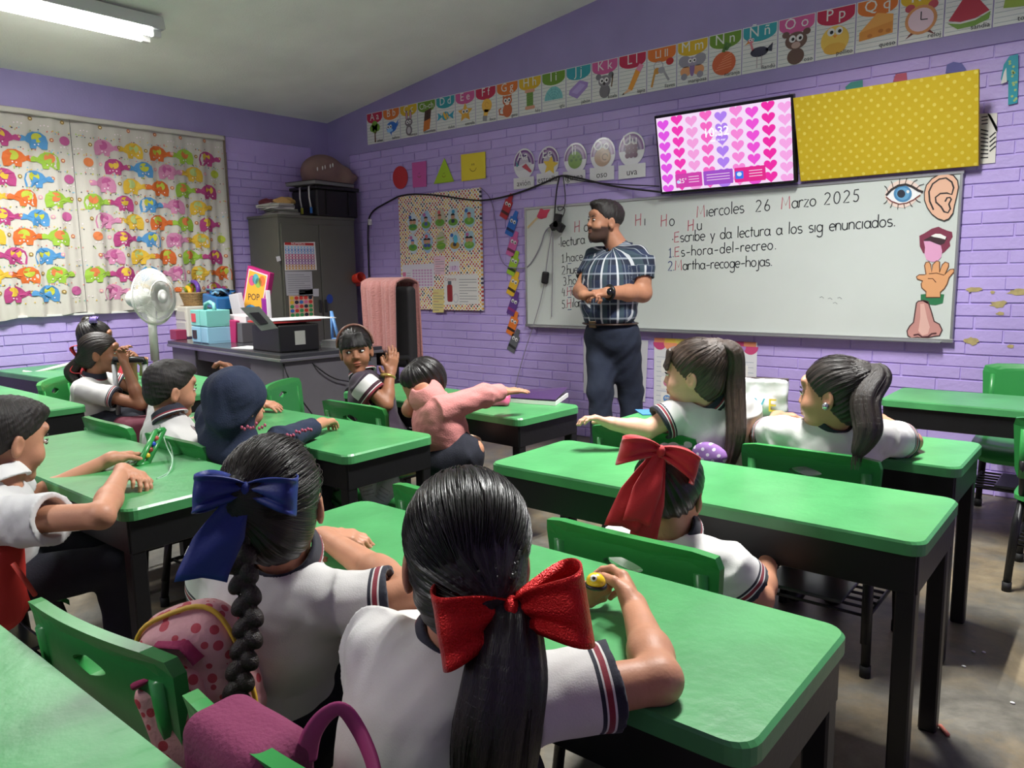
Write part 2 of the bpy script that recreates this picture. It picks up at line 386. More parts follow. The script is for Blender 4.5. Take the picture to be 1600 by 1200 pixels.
# ------------------------------------------------------------------ things on the front wall
def K(c, rough=.62, name='print'):
    return mat('%s_%d_%d_%d' % (name, *c), c, rough)
def G(c): return mat('laminate_%d_%d_%d' % c, c, .18, coat=.6)
YF = YW-.005
def fw(px, py, y=YF):
    p = at(px, py, Y=y); return (p.x, p.z)
def wall_art(y=YF): return Art((0, y, 0), (1, 0, 0), (0, 0, 1), (0, -1, 0))
def tr(pts, ox, oy, s, y=YF): return [fw(ox+x*s, oy+y_*s, y) for x, y_ in pts]
WHT, BLK = (232, 232, 230), (30, 30, 34)
def eyes(a, x, y, s, z=.002):
    for d in (-1, 1):
        a.poly(ellp(x+d*s, y, s*.95, s*1.05, 14), K(WHT), z); a.poly(ellp(x+d*s+s*.15, y-s*.1, s*.45, s*.5, 10), K(BLK), z+.0004)
BAN = {'crim': (190, 40, 78), 'oran': (222, 120, 48), 'yell': (218, 180, 40), 'gree': (108, 148, 48), 'teal': (52, 160, 170), 'pink': (205, 92, 150)}
def pic(a, k):
    E = lambda x, y, rx, ry, c, z=.001, **q: a.poly(ellp(x, y, rx, ry, 22, **q), K(c), z)
    P = lambda pts, c, z=.001: a.poly(pts, K(c), z)
    if k == 'tree':
        P([(-.008, -.12), (.008, -.12), (.006, -.03), (-.006, -.03)], (92, 60, 36)); a.line([(0, -.06), (.025, -.02)], .006, K((92, 60, 36)), .0014)
        for x, y, r in ((-.03, 0, .03), (.03, 0, .032), (0, .025, .035), (0, -.015, .03)): E(x, y, r, r, (120, 165, 60), .0008)
    elif k == 'whale':
        E(0, -.02, .06, .045, (45, 110, 200)); P([(.04, -.01), (.085, .035), (.07, -.005), (.095, .01), (.05, -.04)], (45, 110, 200), .0012)
        E(-.02, -.045, .035, .018, (150, 200, 240), .0014); eyes(a, -.025, -.015, .016); P([(-.02, -.06), (-.005, -.09), (.005, -.055)], (45, 110, 200), .0015)
    elif k == 'rabbit':
        for d in (-1, 1): E(d*.022, .045, .013, .045, (120, 112, 118)); E(d*.022, .045, .006, .03, (225, 160, 175), .0014)
        E(0, -.01, .042, .034, (120, 112, 118), .0012); E(0, -.075, .036, .042, (120, 112, 118)); E(0, -.075, .02, .028, (200, 195, 200), .0014); eyes(a, 0, -.008, .014)
    elif k == 'bar':
        P([(-.03, -.03), (.04, -.015), (.052, .065), (-.018, .05)], (74, 48, 40))
        for t in (.33, .66): a.line([(-.03+.012*t, -.03+.08*t), (.04+.012*t, -.015+.08*t)], .003, K((50, 30, 26)), .0014)
        a.line([(.005, -.02), (.017, .058)], .003, K((50, 30, 26)), .0014)
        P([(-.042, -.11), (.028, -.095), (.042, -.012), (-.03, -.03)], (205, 120, 50), .0016)
    elif k == 'candy':
        E(0, -.02, .036, .034, (60, 165, 190)); P([(-.03, -.02), (-.08, .015), (-.075, -.02), (-.09, -.05)], (60, 165, 190)); P([(.03, -.02), (.09, .01), (.075, -.02), (.08, -.055)], (60, 165, 190))
        E(-.005, -.02, .012, .034, (230, 180, 60), .0014, rot=25); E(.02, -.02, .007, .028, (230, 180, 60), .0014, rot=25)
    elif k == 'star': P(starp(0, -.025, .075, .036), (235, 180, 70)); eyes(a, 0, -.015, .016)
    elif k == 'bulb':
        E(.01, -.005, .047, .05, (240, 190, 80)); P([(-.025, -.085), (.01, -.09), (.03, -.035), (-.015, -.03)], (240, 190, 80)); P([(-.032, -.115), (.008, -.12), (.012, -.08), (-.028, -.075)], (150, 150, 155), .0013); a.line(ellp(.01, .0, .016, .02, 16, 0, 300), .003, K((210, 140, 60)), .0014)
    elif k == 'cat':
        E(0, -.07, .042, .05, (200, 105, 60)); E(0, .0, .042, .036, (200, 105, 60), .0012); a.line([(-.03, -.1), (-.07, -.09), (-.075, -.055), (-.055, -.05)], .012, K((200, 105, 60)))
        for d in (-1, 1): P([(d*.04, .04), (d*.012, .03), (d*.038, .005)], (200, 105, 60), .0011)
        eyes(a, 0, .002, .016); E(0, -.022, .018, .01, (240, 225, 215), .0018)
    elif k == 'spool':
        P([(-.028, -.075), (.028, -.075), (.028, .03), (-.028, .03)], (112, 150, 70))
        for q in range(6): a.line([(-.028, -.06+q*.016), (.028, -.052+q*.016)], .002, K((80, 115, 50)), .0014)
        for y in (.035, -.082): P(rrect(.085, .024, .01, 4, 0, y), (216, 160, 130), .0015)
    elif k == 'igloo':
        P(ellp(0, -.06, .075, .09, 20, 0, 180), (130, 200, 200))
        for q in range(1, 5): a.line(ellp(0, -.06, .075*q/5, .09*q/5, 14, 0, 180), .002, K((80, 150, 155)), .0014)
        for t in (40, 75, 105, 140): a.line([(0, -.06), (.075*cos(R(t)), -.06+.09*sin(R(t)))], .002, K((80, 150, 155)), .0014)
    elif k == 'soap':
        P([(-.075, -.05), (-.01, -.085), (.07, -.02), (.075, .01), (.01, .035), (-.07, -.02)], (165, 140, 205)); P([(-.055, -.035), (-.01, -.055), (.055, -.005), (.015, .015)], (185, 165, 220), .0014)
    elif k == 'koala':
        E(0, -.07, .04, .045, (120, 118, 122)); E(0, -.005, .046, .038, (130, 128, 132), .0012)
        for d in (-1, 1): E(d*.046, .028, .02, .02, (120, 118, 122))
        eyes(a, -.004, .0, .017); E(-.003, -.02, .009, .012, (60, 55, 60), .0018); a.line([(.05, -.05), (.06, .03)], .008, K((110, 80, 50)))
    elif k == 'pencil':
        for pts, c in (([(-.03, -.085), (.0, -.1), (.055, .005), (.025, .03)], (235, 160, 60)), ([(.025, .03), (.055, .005), (.08, .045), (.05, .06)], (220, 140, 170)), ([(-.075, -.12), (-.03, -.085), (.0, -.1)], (230, 190, 150)), ([(-.075, -.12), (-.06, -.105), (-.055, -.118)], (40, 40, 40))): P(pts, c)
    elif k == 'keys':
        a.line(ellp(-.02, .02, .03, .026, 18), .005, K((170, 170, 175)), .001, True); E(.055, .035, .025, .022, (190, 50, 50)); a.line([(-.04, .0), (-.065, -.105)], .014, K((205, 150, 70))); a.line([(.005, .0), (.05, -.08)], .014, K((165, 165, 170))); E(-.03, -.01, .02, .02, (205, 150, 70), .0013); E(.0, -.01, .022, .02, (165, 165, 170), .0014)
    elif k == 'fly':
        for d in (-1, 1): E(d*.045, .01, .042, .035, (150, 148, 160), rot=d*25); E(d*.04, -.05, .035, .03, (225, 160, 110)); E(d*.05, -.08, .02, .02, (150, 148, 160), .0012)
        E(0, -.03, .016, .055, (140, 110, 160), .0014); E(0, .005, .03, .027, (160, 150, 175), .0015); eyes(a, 0, .01, .013)
    elif k == 'orange':
        E(-.005, -.045, .07, .068, (205, 100, 60)); a.line([(-.01, .02), (.01, .07), (.03, .055), (.005, .03)], .02, K((80, 120, 60)), .0014)
        for q in range(6): a.line([(-.055+.01*q, -.06+.014*q-.02), (.04, -.05+.016*q-.02)], .0025, K((240, 170, 130)), .0013)
    elif k == 'bird':
        E(0, -.02, .05, .028, (60, 60, 78)); a.line([(-.035, -.01), (-.05, .04)], .012, K((215, 130, 140))); E(-.05, .05, .018, .016, (215, 130, 140), .0013); P([(-.062, .05), (-.085, .03), (-.055, .04)], (230, 150, 60), .0015)
        for d in (-.012, .014): a.line([(d, -.04), (d, -.11)], .006, K((190, 180, 180)))
        P([(.03, -.02), (.075, .02), (.07, -.03)], (60, 60, 78)); eyes(a, -.045, .055, .008)
    elif k == 'bear':
        E(0, -.085, .045, .045, (104, 80, 70)); E(0, .0, .058, .048, (110, 85, 75), .0012)
        for d in (-1, 1): E(d*.055, .04, .02, .018, (110, 85, 75))
        eyes(a, 0, .012, .019); E(0, -.025, .024, .018, (190, 160, 150), .0016)
    elif k == 'chick':
        E(0, -.04, .07, .075, (238, 200, 90)); eyes(a, 0, .005, .02); P([(-.01, -.015), (.012, -.015), (0, -.03)], (235, 140, 60), .0024); E(0, -.085, .055, .03, (225, 175, 70), .0014)
    elif k == 'cheese':
        P([(-.08, -.075), (.075, -.06), (.075, .035), (.0, .055), (-.08, -.03)], (222, 150, 66)); P([(-.08, -.03), (.075, .0), (.075, .035), (.0, .055)], (235, 170, 85), .0013)
        for x, y in ((-.03, -.055), (.02, -.04), (.055, -.045)): E(x, y, .012, .01, (195, 120, 50), .0015)
    elif k == 'clock':
        for d in (-1, 1): E(d*.05, .04, .022, .02, (190, 80, 90)); P([(d*.04, -.08), (d*.065, -.11), (d*.03, -.09)], (120, 60, 50))
        E(0, -.025, .07, .072, (215, 150, 95), .0012); E(0, -.025, .056, .058, (232, 205, 215), .0015); a.line([(0, -.025), (0, .015)], .005, K(BLK), .002); a.line([(0, -.025), (.03, -.028)], .005, K(BLK), .002)
    elif k == 'melon':
        P([(0, .075), (-.08, -.06), (-.03, -.075), (.03, -.07), (.085, -.045)], (185, 55, 75)); P([(-.085, -.07), (-.03, -.085), (.03, -.08), (.09, -.05), (.085, -.085), (.03, -.105), (-.04, -.108)], (120, 160, 70), .0013)
    elif k == 'leafy':
        P([(-.06, -.05), (-.05, .03), (0, .06), (.06, .03), (.07, -.05), (.03, -.06), (-.02, -.055)], (150, 175, 70))
CARDS = [('Aa', 'crim', 'tree', 'árbol', 'a green tree'), ('Bb', 'oran', 'whale', 'ballena', 'a blue whale'), ('Cc', 'yell', 'rabbit', 'conejo', 'a grey rabbit'), ('Ch-ch', 'gree', 'bar', 'chocolate', 'a chocolate bar'),
 ('Dd', 'teal', 'candy', 'dulce', 'a wrapped candy'), ('Ee', 'pink', 'star', 'estrella', 'an orange star'), ('Ff', 'crim', 'bulb', 'foco', 'a light bulb'), ('Gg', 'oran', 'cat', 'gato', 'an orange cat'),
 ('Hh', 'yell', 'spool', 'hilo', 'a thread spool'), ('Ii', 'gree', 'igloo', 'iglú', 'a pale igloo'), ('Jj', 'teal', 'soap', 'jabón', 'a lilac bar of soap'), ('Kk', 'pink', 'koala', 'koala', 'a grey koala'),
 ('Ll', 'crim', 'pencil', 'lápiz', 'an orange pencil'), ('Ll ll', 'oran', 'keys', 'llaves', 'a ring of keys'), ('Mm', 'yell', 'fly', 'mariposa', 'a grey butterfly'), ('Nn', 'gree', 'orange', 'naranja', 'a striped orange fruit'),
 ('Ññ', 'teal', 'bird', 'ñandú', 'a long-legged bird'), ('Oo', 'pink', 'bear', 'oso', 'a brown bear'), ('Pp', 'crim', 'chick', 'pollito', 'a yellow chick'), ('Qq', 'oran', 'cheese', 'queso', 'a wedge of cheese'),
 ('Rr', 'yell', 'clock', 'reloj', 'an alarm clock'), ('Ss', 'gree', 'melon', 'sandía', 'a watermelon slice'), ('Tt', 'teal', 'leafy', 'tortuga', 'a green picture')]
M_CARD = mat('card_paper', (226, 228, 222), .55); M_RULE = K((120, 140, 150))
for i, (let, ban, pk, cap, what) in enumerate(CARDS):
    x = -5.402+.2146*(i+.5); z = 2.478+.0008*i; yb = YW-.003
    t = thing('alphabet_card', 'alphabet card %s with %s, in the strip high on the wall' % (let.replace(' ll', '-ll'), what), 'card', (x, yb, z), 0, 'alphabet strip on the front wall')
    A_ = lambda: Art((0, 0, 0), (1, 0, 0), (0, 0, 1), (0, -1, 0))
    a = A_(); a.slab([(-.1045, -.131), (.1045, -.131), (.1045, .131), (-.1045, .131)], M_CARD, 0, .0015)
    for q in range(8): a.rect(-.1, -.115+q*.024, .1, -.1132+q*.024, M_RULE, .0018)
    a.build('sheet', t)
    a = A_(); a.poly([(-.1, .127)]+ellp(0, .085, .1, .045, 16, 180, 360)+[(.1, .127)], K(BAN[ban]), .0022); a.build('banner', t)
    a = A_(); sp = .062 if len(let) < 4 else .05; txt = let if len(let) > 2 else let[0]+' '+let[1]
    a.text(txt, 0, .068, .085 if len(let) < 4 else .068, M_CARD, .003, sx=1.0); a.build('letters', t)
    a = Art((0, -.0022, .0), (1.08, 0, 0), (0, 0, 1.0), (0, -1, 0)); pic(a, pk); a.build('picture', t)
    a = A_(); a.text(cap, .098, -.122, .034, M_INK, .0042, align='RIGHT'); a.build('caption', t)

# vowel discs
RB = [(122, 70, 140), (176, 150, 190), (90, 64, 120), (200, 190, 205)]
def vowel(let, word, cx, cy, rpx, plate, what, lab):
    y = YW-.004; c = fw(cx, cy, y); r = abs(fw(cx+rpx, cy, y)[0]-c[0])
    t = thing('vowel_sign', lab, 'sign', (c[0], y, c[1]), 0, 'vowel discs above the whiteboard')
    A_ = lambda: Art((0, 0, 0), (1, 0, 0), (0, 0, 1), (0, -1, 0))
    a = A_(); a.slab(ellp(0, 0, r, r*1.12, 28), G((235, 235, 238)), 0, .002)
    for k, col in enumerate(RB): a.poly(ellp(0, -.1*r, r*(.94-.15*k), r*(1.1-.16*k), 24, 0, 180)[::1], G(col), .0024+.0003*k)
    a.build('disc', t)
    a = A_(); p0, p1 = fw(plate[0], plate[1], y), fw(plate[2], plate[3], y)
    x0, x1, z1, z0 = p0[0]-c[0], p1[0]-c[0], p0[1]-c[1], p1[1]-c[1]
    a.slab([(x0, z0), (x1, z0), (x1, z1), (x0, z1)], G((232, 232, 232)), .0022, .0042); a.text(word, (x0+x1)/2, z0+.02, .062, M_INK, .0046); a.build('name_plate', t)
    a = A_(); a.text(let, -r*.1, r*.28, .095, G((240, 240, 240)), .0052); a.build('letters', t)
    a = A_()
    if what == 'plane':
        a.poly(ellp(0, -.02, r*.75, r*.22, 18, rot=12), G((220, 220, 226)), .0044); a.poly([(-.02, -.02), (.06, -.07), (.075, -.06), (.02, 0)], G((190, 60, 70)), .0048); a.poly([(-r*.7, -.02), (-r*.8, .03), (-r*.5, -.01)], G((80, 160, 160)), .0046)
    elif what == 'star': a.poly(starp(.02, -.03, r*.75, r*.36, a=80), G((238, 200, 50)), .0046)
    elif what == 'lizard':
        a.poly(ellp(0, -.01, r*.62, r*.6, 20), G((120, 160, 60)), .0044)
        for k in range(5): a.poly(ellp(-.03+.02*k, -.01+.02*(k % 2), .012, .01, 8), G((80, 120, 40)), .0048)
    elif what == 'bear':
        a.poly(ellp(.0, -.02, r*.66, r*.62, 20), G((176, 140, 110)), .0044); a.poly(ellp(.02, -.02, r*.4, r*.36, 16), G((206, 176, 146)), .0047); a.line(ellp(.02, -.02, r*.22, r*.2, 12, 0, 300), .006, G((100, 70, 50)), .005)
    else:
        for k in range(9): a.poly(ellp(-.03+.03*(k % 3), .02-.03*(k//3), .019, .019, 10), G((98, 40, 84)), .0044+.0002*(k % 2))
    a.build('picture', t)
vowel('Aa', 'avión', 819, 256, 16.5, (803, 279, 835, 293), 'plane', 'round vowel sign Aa with an airplane, leftmost above the whiteboard')
vowel('Ee', 'estrella', 857, 252, 16.5, (839, 272, 873, 287), 'star', 'round vowel sign Ee with a yellow star')
vowel('Ii', 'iguana', 899, 248, 18, (880, 269, 915, 284), 'lizard', 'round vowel sign Ii with a green lizard')
vowel('Oo', 'oso', 942, 241, 19.5, (922, 263, 960, 280), 'bear', 'round vowel sign Oo with a tan animal')
vowel('Uu', 'uva', 987, 233, 20.5, (967, 259, 1009, 276), 'grapes', 'round glossy vowel sign Uu with purple grapes, nearest the screen')

# paper shapes
def shape(name, lab, pts, col, face=None):
    a = wall_art(); q = tr(pts, 560, 130, .225); cx = sum(p[0] for p in q)/len(q); cz = sum(p[1] for p in q)/len(q)
    a.slab(q, K(col, .5), 0, .003)
    if face:
        for d in (-1, 1): a.poly(ellp(cx+d*.012*face, cz+.02*face, .004*face, .011*face, 10), K(BLK), .0036)
        a.line(ellp(cx, cz+.0, .045*face, .045*face, 14, 200, 340), .004, K((120, 90, 20)), .0036)
    tag(a.build(name), lab, 'paper shape', 'paper shapes with faces above the bulletin board')
shape('paper_circle', 'red paper oval on the wall, leftmost of the coloured shapes', ellp(292, 655, 52, 80, 28), (190, 44, 52))
shape('paper_rectangle', 'pink paper rectangle on the wall between red oval and green triangle', [(373, 553), (473, 540), (474, 718), (380, 726)], (205, 90, 165), .5)
shape('paper_triangle', 'lime green paper triangle on the wall', [(598, 520), (525, 700), (665, 683)], (170, 205, 40), .45)
shape('paper_square', 'yellow paper square with a smiling face', [(713, 497), (882, 475), (885, 660), (718, 682)], (236, 214, 50), .8)

# bulletin board with dotted paper
def dots_mat(name, base, cols, scale, r, rough=.6):
    m = mat(name, base, rough); nt, N, LK, B = nodes(m)
    tc = N('TexCoord'); sx = N('SeparateXYZ'); cx_ = N('CombineXYZ'); LK(tc.outputs['Object'], sx.inputs[0]); LK(sx.outputs[0], cx_.inputs[0]); LK(sx.outputs[2], cx_.inputs[1])
    mp = N('Mapping'); mp.inputs['Rotation'].default_value = (0, 0, R(45)); vo = N('TexVoronoi'); vo.voronoi_dimensions = '2D'; vo.inputs['Scale'].default_value = scale; vo.inputs['Randomness'].default_value = .12
    lt = N('Math', operation='LESS_THAN'); lt.inputs[1].default_value = r
    sp = N('SeparateColor'); cr = N('ValToRGB'); cr.color_ramp.interpolation = 'CONSTANT'
    e = cr.color_ramp.elements; e[0].color = lin(cols[0])
    for k, c in enumerate(cols[1:]):
        q = e[1] if k == 0 else e.new(.5); q.position = (k+1)/len(cols); q.color = lin(c)
    mx = N('MixRGB'); mx.inputs[1].default_value = lin(base)
    LK(cx_.outputs[0], mp.inputs[0]); LK(mp.outputs[0], vo.inputs['Vector']); LK(vo.outputs['Distance'], lt.inputs[0]); LK(vo.outputs['Color'], sp.inputs[0]); LK(sp.outputs[0], cr.inputs[0])
    LK(lt.outputs[0], mx.inputs[0]); LK(cr.outputs[0], mx.inputs[2]); LK(mx.outputs[0], B.inputs['Base Color'])
    return m
M_DOT = dots_mat('dotted_wrapping_paper', (240, 238, 226), [(236, 180, 60), (60, 60, 70), (236, 200, 110), (200, 80, 60), (90, 170, 180), (240, 190, 80), (226, 140, 60)], 42, .36)
bt = thing('bulletin_board', 'bulletin board covered in multicoloured dotted paper', 'bulletin board', (-4.51, YF, 1.4))
OB = Vector((-4.51, YF, 1.4))
bd = wall_art(); bd.slab([(-5.005, .912), (-4.07, .912), (-4.07, 1.87), (-5.005, 1.87)], M_DOT, 0, .022); bd.build('panel', bt, shift=OB)
YBD = YF-.0225
def board_art(): return wall_art(YBD)
def bpt(x, y): return fw(560+x*.1875, 280+y*.1875, YBD)
SK = (214, 160, 130)
cut = [(455, 370, 0), (565, 350, 1), (680, 330, 2), (790, 325, 3), (925, 315, 4), (455, 540, 5), (575, 530, 6), (690, 525, 7), (805, 520, 8), (925, 515, 9)]
CLAB = ['green-based cutout of two children, top row left', 'blue ring cutout with one child, top row second', 'brown and green cutout, top row middle', 'cutout with dark-haired figure and blue flag, top row fourth', 'pale blue cutout with red-haired figure, top row right',
        'blue hat cutout on green base, bottom row left', 'blue and green cutout of two faces, bottom row second', 'plain pale green cutout, bottom row middle', 'green cutout with blue drop, bottom row fourth', 'cutout of two figures under blue balls, bottom row right']
for x, y, k in cut:
    c = bpt(x, y); a = board_art(); rx, rz = .062, .082
    pts = [(c[0]+rx*cos(t)*(1+.1*sin(5*t+k)), c[1]+rz*sin(t)*(1+.08*cos(4*t+k))) for t in [2*pi*q/28 for q in range(28)]]
    a.slab(pts, K([(214, 226, 232), (170, 200, 226), (200, 196, 170), (206, 222, 226), (176, 212, 222)][k % 5]), 0, .003)
    a.poly([(c[0]+.85*rx*cos(t), c[1]-.03+.6*rz*sin(t)*.6) for t in [2*pi*q/18 for q in range(18)]], K((112, 170, 60) if k != 8 else (190, 150, 60)), .0035)
    if k == 7:
        for q in range(3): a.line([(c[0]-.04, c[1]+.03-.03*q), (c[0]+.035, c[1]+.04-.03*q)], .012, K((140, 180, 60)), .004)
    else:
        for d in ((-.02, .02) if k in (0, 6, 9) else (0,)):
            a.poly(ellp(c[0]+d, c[1]+.012, .02, .022, 14), K(SK), .004); a.poly(ellp(c[0]+d, c[1]+.022, .022, .017, 14, 0, 180), K([(40, 30, 28), (60, 40, 30), (110, 70, 40), (30, 28, 30), (170, 50, 40), (50, 100, 190)][k % 6]), .0044)
            a.poly(ellp(c[0]+d, c[1]-.022, .02, .016, 12), K([(70, 150, 90), (70, 90, 170), (120, 150, 60), (50, 60, 90), (150, 190, 90)][k % 5]), .0043)
        a.poly(ellp(c[0]-.03+.012*(k % 4), c[1]+.052, .018, .016, 12), K([(60, 110, 190), (200, 110, 170), (220, 100, 110), (70, 160, 200)][k % 4]), .0042)
        if k == 8: a.poly(ellp(c[0]+.01, c[1]+.02, .024, .035, 14), K((90, 190, 220)), .0046)
    tag(a.build('paper_cutout'), CLAB[k]+' of the bulletin board', 'cutout', 'picture cutouts on the bulletin board')
def paper(name, lab, quad, col, fn=None, group='papers on the bulletin board'):
    a = board_art(); q = [bpt(*p) for p in quad]; a.slab(q, K(col), .0, .0016)
    x0, x1 = min(p[0] for p in q), max(p[0] for p in q); z0, z1 = min(p[1] for p in q), max(p[1] for p in q)
    if fn: fn(a, x0, z0, x1-x0, z1-z0)
    tag(a.build(name), lab, 'paper', group)
def f_list(a, x, z, w, h):
    for k in range(7): a.rect(x+.1*w, z+h*(.1+.12*k), x+w*(.9 if k % 3 else .55), z+h*(.1+.12*k)+.004, K((190, 90, 110) if k in (3, 6) else (120, 120, 130)), .002)
def f_cal(a, x, z, w, h):
    for r in range(6):
        for c in range(7): a.rect(x+w*(.34+.088*c), z+h*(.12+.115*r), x+w*(.34+.088*c)+w*.06, z+h*(.12+.115*r)+h*.075, K((206, 160, 200)), .002)
    for k, c in enumerate(((140, 200, 225), (235, 190, 210), (220, 120, 160))): a.rect(x+.03*w, z+h*(.1+.2*k), x+.13*w, z+h*(.27+.2*k), K(c), .002)
    for k in range(6): a.rect(x+.16*w, z+h*(.12+.1*k), x+.28*w, z+h*(.12+.1*k)+.004, K((150, 150, 160)), .002)
def f_fly(a, x, z, w, h):
    a.poly(rrect(.06, .14, .015, 4, x+.17*w, z+.38*h), K((150, 40, 48)), .002); a.rect(x+.17*w-.02, z+.38*h+.07, x+.17*w+.02, z+.38*h+.1, K((90, 100, 110)), .002)
    a.line(ellp(x+.34*w, z+.22*h, .028, .035, 16), .008, K((200, 200, 205)), .0022, True); a.text('Cafetería', x+.2*w, z+.8*h, .035, K((150, 40, 60)), .002)
    for k in range(9): a.rect(x+.45*w, z+h*(.1+.09*k), x+w*(.95 if k % 3 else .7), z+h*(.1+.09*k)+.004, K((120, 120, 125)), .002)
def f_pic(a, x, z, w, h): a.rect(x+.15*w, z+.1*h, x+.9*w, z+.55*h, K((225, 200, 225)), .002); a.text('17', x+.5*w, z+.18*h, .05, K((150, 60, 150)), .0024)
paper('calendar_sheet', 'white calendar sheet with a lilac grid pinned low on the dotted board', [(368, 715), (632, 700), (632, 895), (368, 915)], (226, 222, 230), f_cal)
paper('price_list', 'narrow pink list pinned above the middle of the dotted board', [(632, 645), (722, 640), (718, 800), (636, 795)], (236, 200, 214), f_list)
paper('small_picture', 'small pale picture with purple number on the dotted board', [(755, 690), (840, 680), (845, 770), (750, 775)], (228, 222, 228), f_pic)
paper('menu_flyer', 'white flyer with a red thermos flask on the dotted board', [(712, 800), (995, 790), (1005, 1040), (720, 1045)], (230, 228, 224), f_fly)
paper('yellow_note', 'yellow printed note hanging below the dotted board edge', [(622, 920), (712, 915), (712, 1110), (620, 1112)], (226, 210, 140), f_list)

# crayons
def crayon(px, py, ang, col, dark, lab):
    c = fw(px, py); L, Wd = .195, .078
    t = thing('paper_crayon', lab, 'paper crayon', (c[0], YF, c[1]), 0, 'crayon cutouts beside the whiteboard')
    u = (cos(R(ang)), 0, sin(R(ang))); v = (-sin(R(ang)), 0, cos(R(ang)))
    A_ = lambda: Art((0, 0, 0), u, v, (0, -1, 0))
    a = A_(); a.slab([(-L/2, -Wd/2), (L*.22, -Wd/2), (L*.25, -Wd*.28), (L*.5, -Wd*.2), (L*.5, Wd*.2), (L*.25, Wd*.28), (L*.22, Wd/2), (-L/2, Wd/2)], K(col), 0, .003)
    a.rect(-L*.33, -Wd/2, -L*.22, Wd/2, K(dark), .0034); a.build('body', t)
    a = A_(); 
    for d in (-1, 1): a.poly(ellp(L*.08, d*.0155, .015, .014, 12), K(WHT), .0038); a.poly(ellp(L*.065, d*.0155-.003, .007, .007, 8), K(BLK), .0042)
    a.build('eyes', t)
for px, py, ang, col, dark, nm in ((793, 322, 62, (186, 44, 56), (70, 24, 30), 'red'), (801, 349, 64, (40, 110, 200), (24, 44, 100), 'blue'), (802, 381, 66, (206, 96, 160), (110, 40, 80), 'pink'), (803, 411, 66, (160, 200, 44), (40, 60, 24), 'lime green'),
    (803, 443, 64, (236, 190, 44), (60, 44, 24), 'yellow'), (803, 474, 66, (96, 56, 140), (150, 50, 120), 'purple'), (802, 505, 66, (232, 124, 44), (50, 30, 24), 'orange'), (804, 532, 64, (96, 98, 104), (40, 40, 44), 'grey')):
    crayon(px, py, ang, col, dark, '%s paper crayon with eyes, in the column left of the whiteboard' % nm)

# whiteboard
M_WB = mat('whiteboard_enamel', (206, 212, 206), .22, noise=.03, nscale=2, spec=.4)
M_ALU = mat('aluminium', (176, 178, 178), .35, metal=.8)
wb = thing('whiteboard', 'large whiteboard with handwritten lesson and body part cutouts', 'whiteboard', (-2.19, YF, .80))
OW = Vector((-2.19, YF, .80)); x0, x1, z0, z1 = -3.626, -.76, .802, 1.686
a = wall_art(); a.slab([(x0, z0), (x1, z0), (x1, z1), (x0, z1)], M_WB, 0, .018); a.build('panel', wb, shift=OW)
f_ = MB()
for c, d in ((((x0+x1)/2, YF-.012, z1-.008), (x1-x0+.01, .024, .018)), (((x0+x1)/2, YF-.014, z0+.008), (x1-x0+.01, .028, .02)), ((x0+.006, YF-.012, (z0+z1)/2), (.014, .0235, z1-z0-.03)), ((x1-.006, YF-.012, (z0+z1)/2), (.014, .0235, z1-z0-.03))): f_.box(c, d, M_ALU, bev=.002, seg=1)
f_.box(((x0+x1)/2, YF-.03, z0+.0), (x1-x0-.1, .05, .006), M_ALU); f_.build('frame', wb, shift=OW)
YP = YF-.0185
MK, MR, MBl = mat('black_marker', (38, 40, 46), .5), mat('red_marker', (190, 96, 110), .5), mat('blue_marker', (62, 76, 130), .5)
wr_ = None
def wdone(): wr_.build('handwriting', wb, shift=OW)
def wline(t, p0, p1, hpx, mfn, w=.0062, und=None):
    global wr_
    wr_ = wall_art(YP)
    a0, a1 = fw(*p0, YP), fw(*p1, YP); h = abs(fw(p0[0], p0[1]-hpx, YP)[1]-a0[1])
    n = sum(GL[c][0] for c in t)*h; hand(wr_, t, a0[0], a0[1], h, w, mfn, .0004, (a1[1]-a0[1])/(a1[0]-a0[0]), (a1[0]-a0[0])/n)
    if und: wr_.line([fw(*und[0], YP), fw(*und[1], YP)], .005, MBl, .0004)
    wdone()
caps = lambda i, c: MR if c in 'HEM' else MK
num = lambda i, c: MBl if i < 2 and c in '12.' else MR if c in 'HEM' else MK
wline('Ha', (898, 363), (925, 361), 10, caps); wline('He', (945, 358), (972, 356), 10, caps)
wline('Hi', (993, 353), (1011, 352), 10.5, caps); wline('Ho', (1033, 354), (1057, 352), 10.5, caps); wline('Hu', (1075, 361), (1101, 358), 10, caps)
wline('Miercoles', (1089, 340), (1164, 332), 10.5, caps); wline('26', (1181, 331), (1208, 328), 11, caps); wline('Marzo', (1221, 327), (1277, 321), 11, caps); wline('2025', (1288, 320), (1347, 314), 11.5, caps)
wline('•Escribe y da lectura a los sig enunciados.', (1050, 379), (1401, 353), 9.5, caps)
wline('1.Es-hora-del-recreo.', (1045, 402), (1215, 389), 9, num); wline('2.Martha-recoge-hojas.', (1044, 423), (1208, 415), 9, num)
wline('•lectura de', (873, 386), (935, 377), 8.5, caps)
lh = lambda i, c: MR if i == 2 and c == 'H' else MK
for t, p0, p1 in (('1.hace', (878, 410), (912, 406)), ('2.huevo', (878, 429), (914, 425)), ('3.hoja', (880, 446), (912, 442)), ('4.Hugo', (878, 463), (912, 459)), ('5.Hilario', (878, 482), (918, 477))):
    wline(t, p0, p1, 8, lh, .0055, ((p0[0]+9, p0[1]+2), (p0[0]+15, p0[1]+1.5)))
wr_ = wall_art(YP)
for px, py in ((1284, 465), (1297, 467), (1305, 474), (1312, 466)): c = fw(px, py, YP); wr_.line([(c[0]-.012, c[1]), (c[0], c[1]+.006), (c[0]+.012, c[1]-.004)], .003, K((130, 134, 136)), .0004)
wr_.build('marker_smudge', wb, shift=OW)

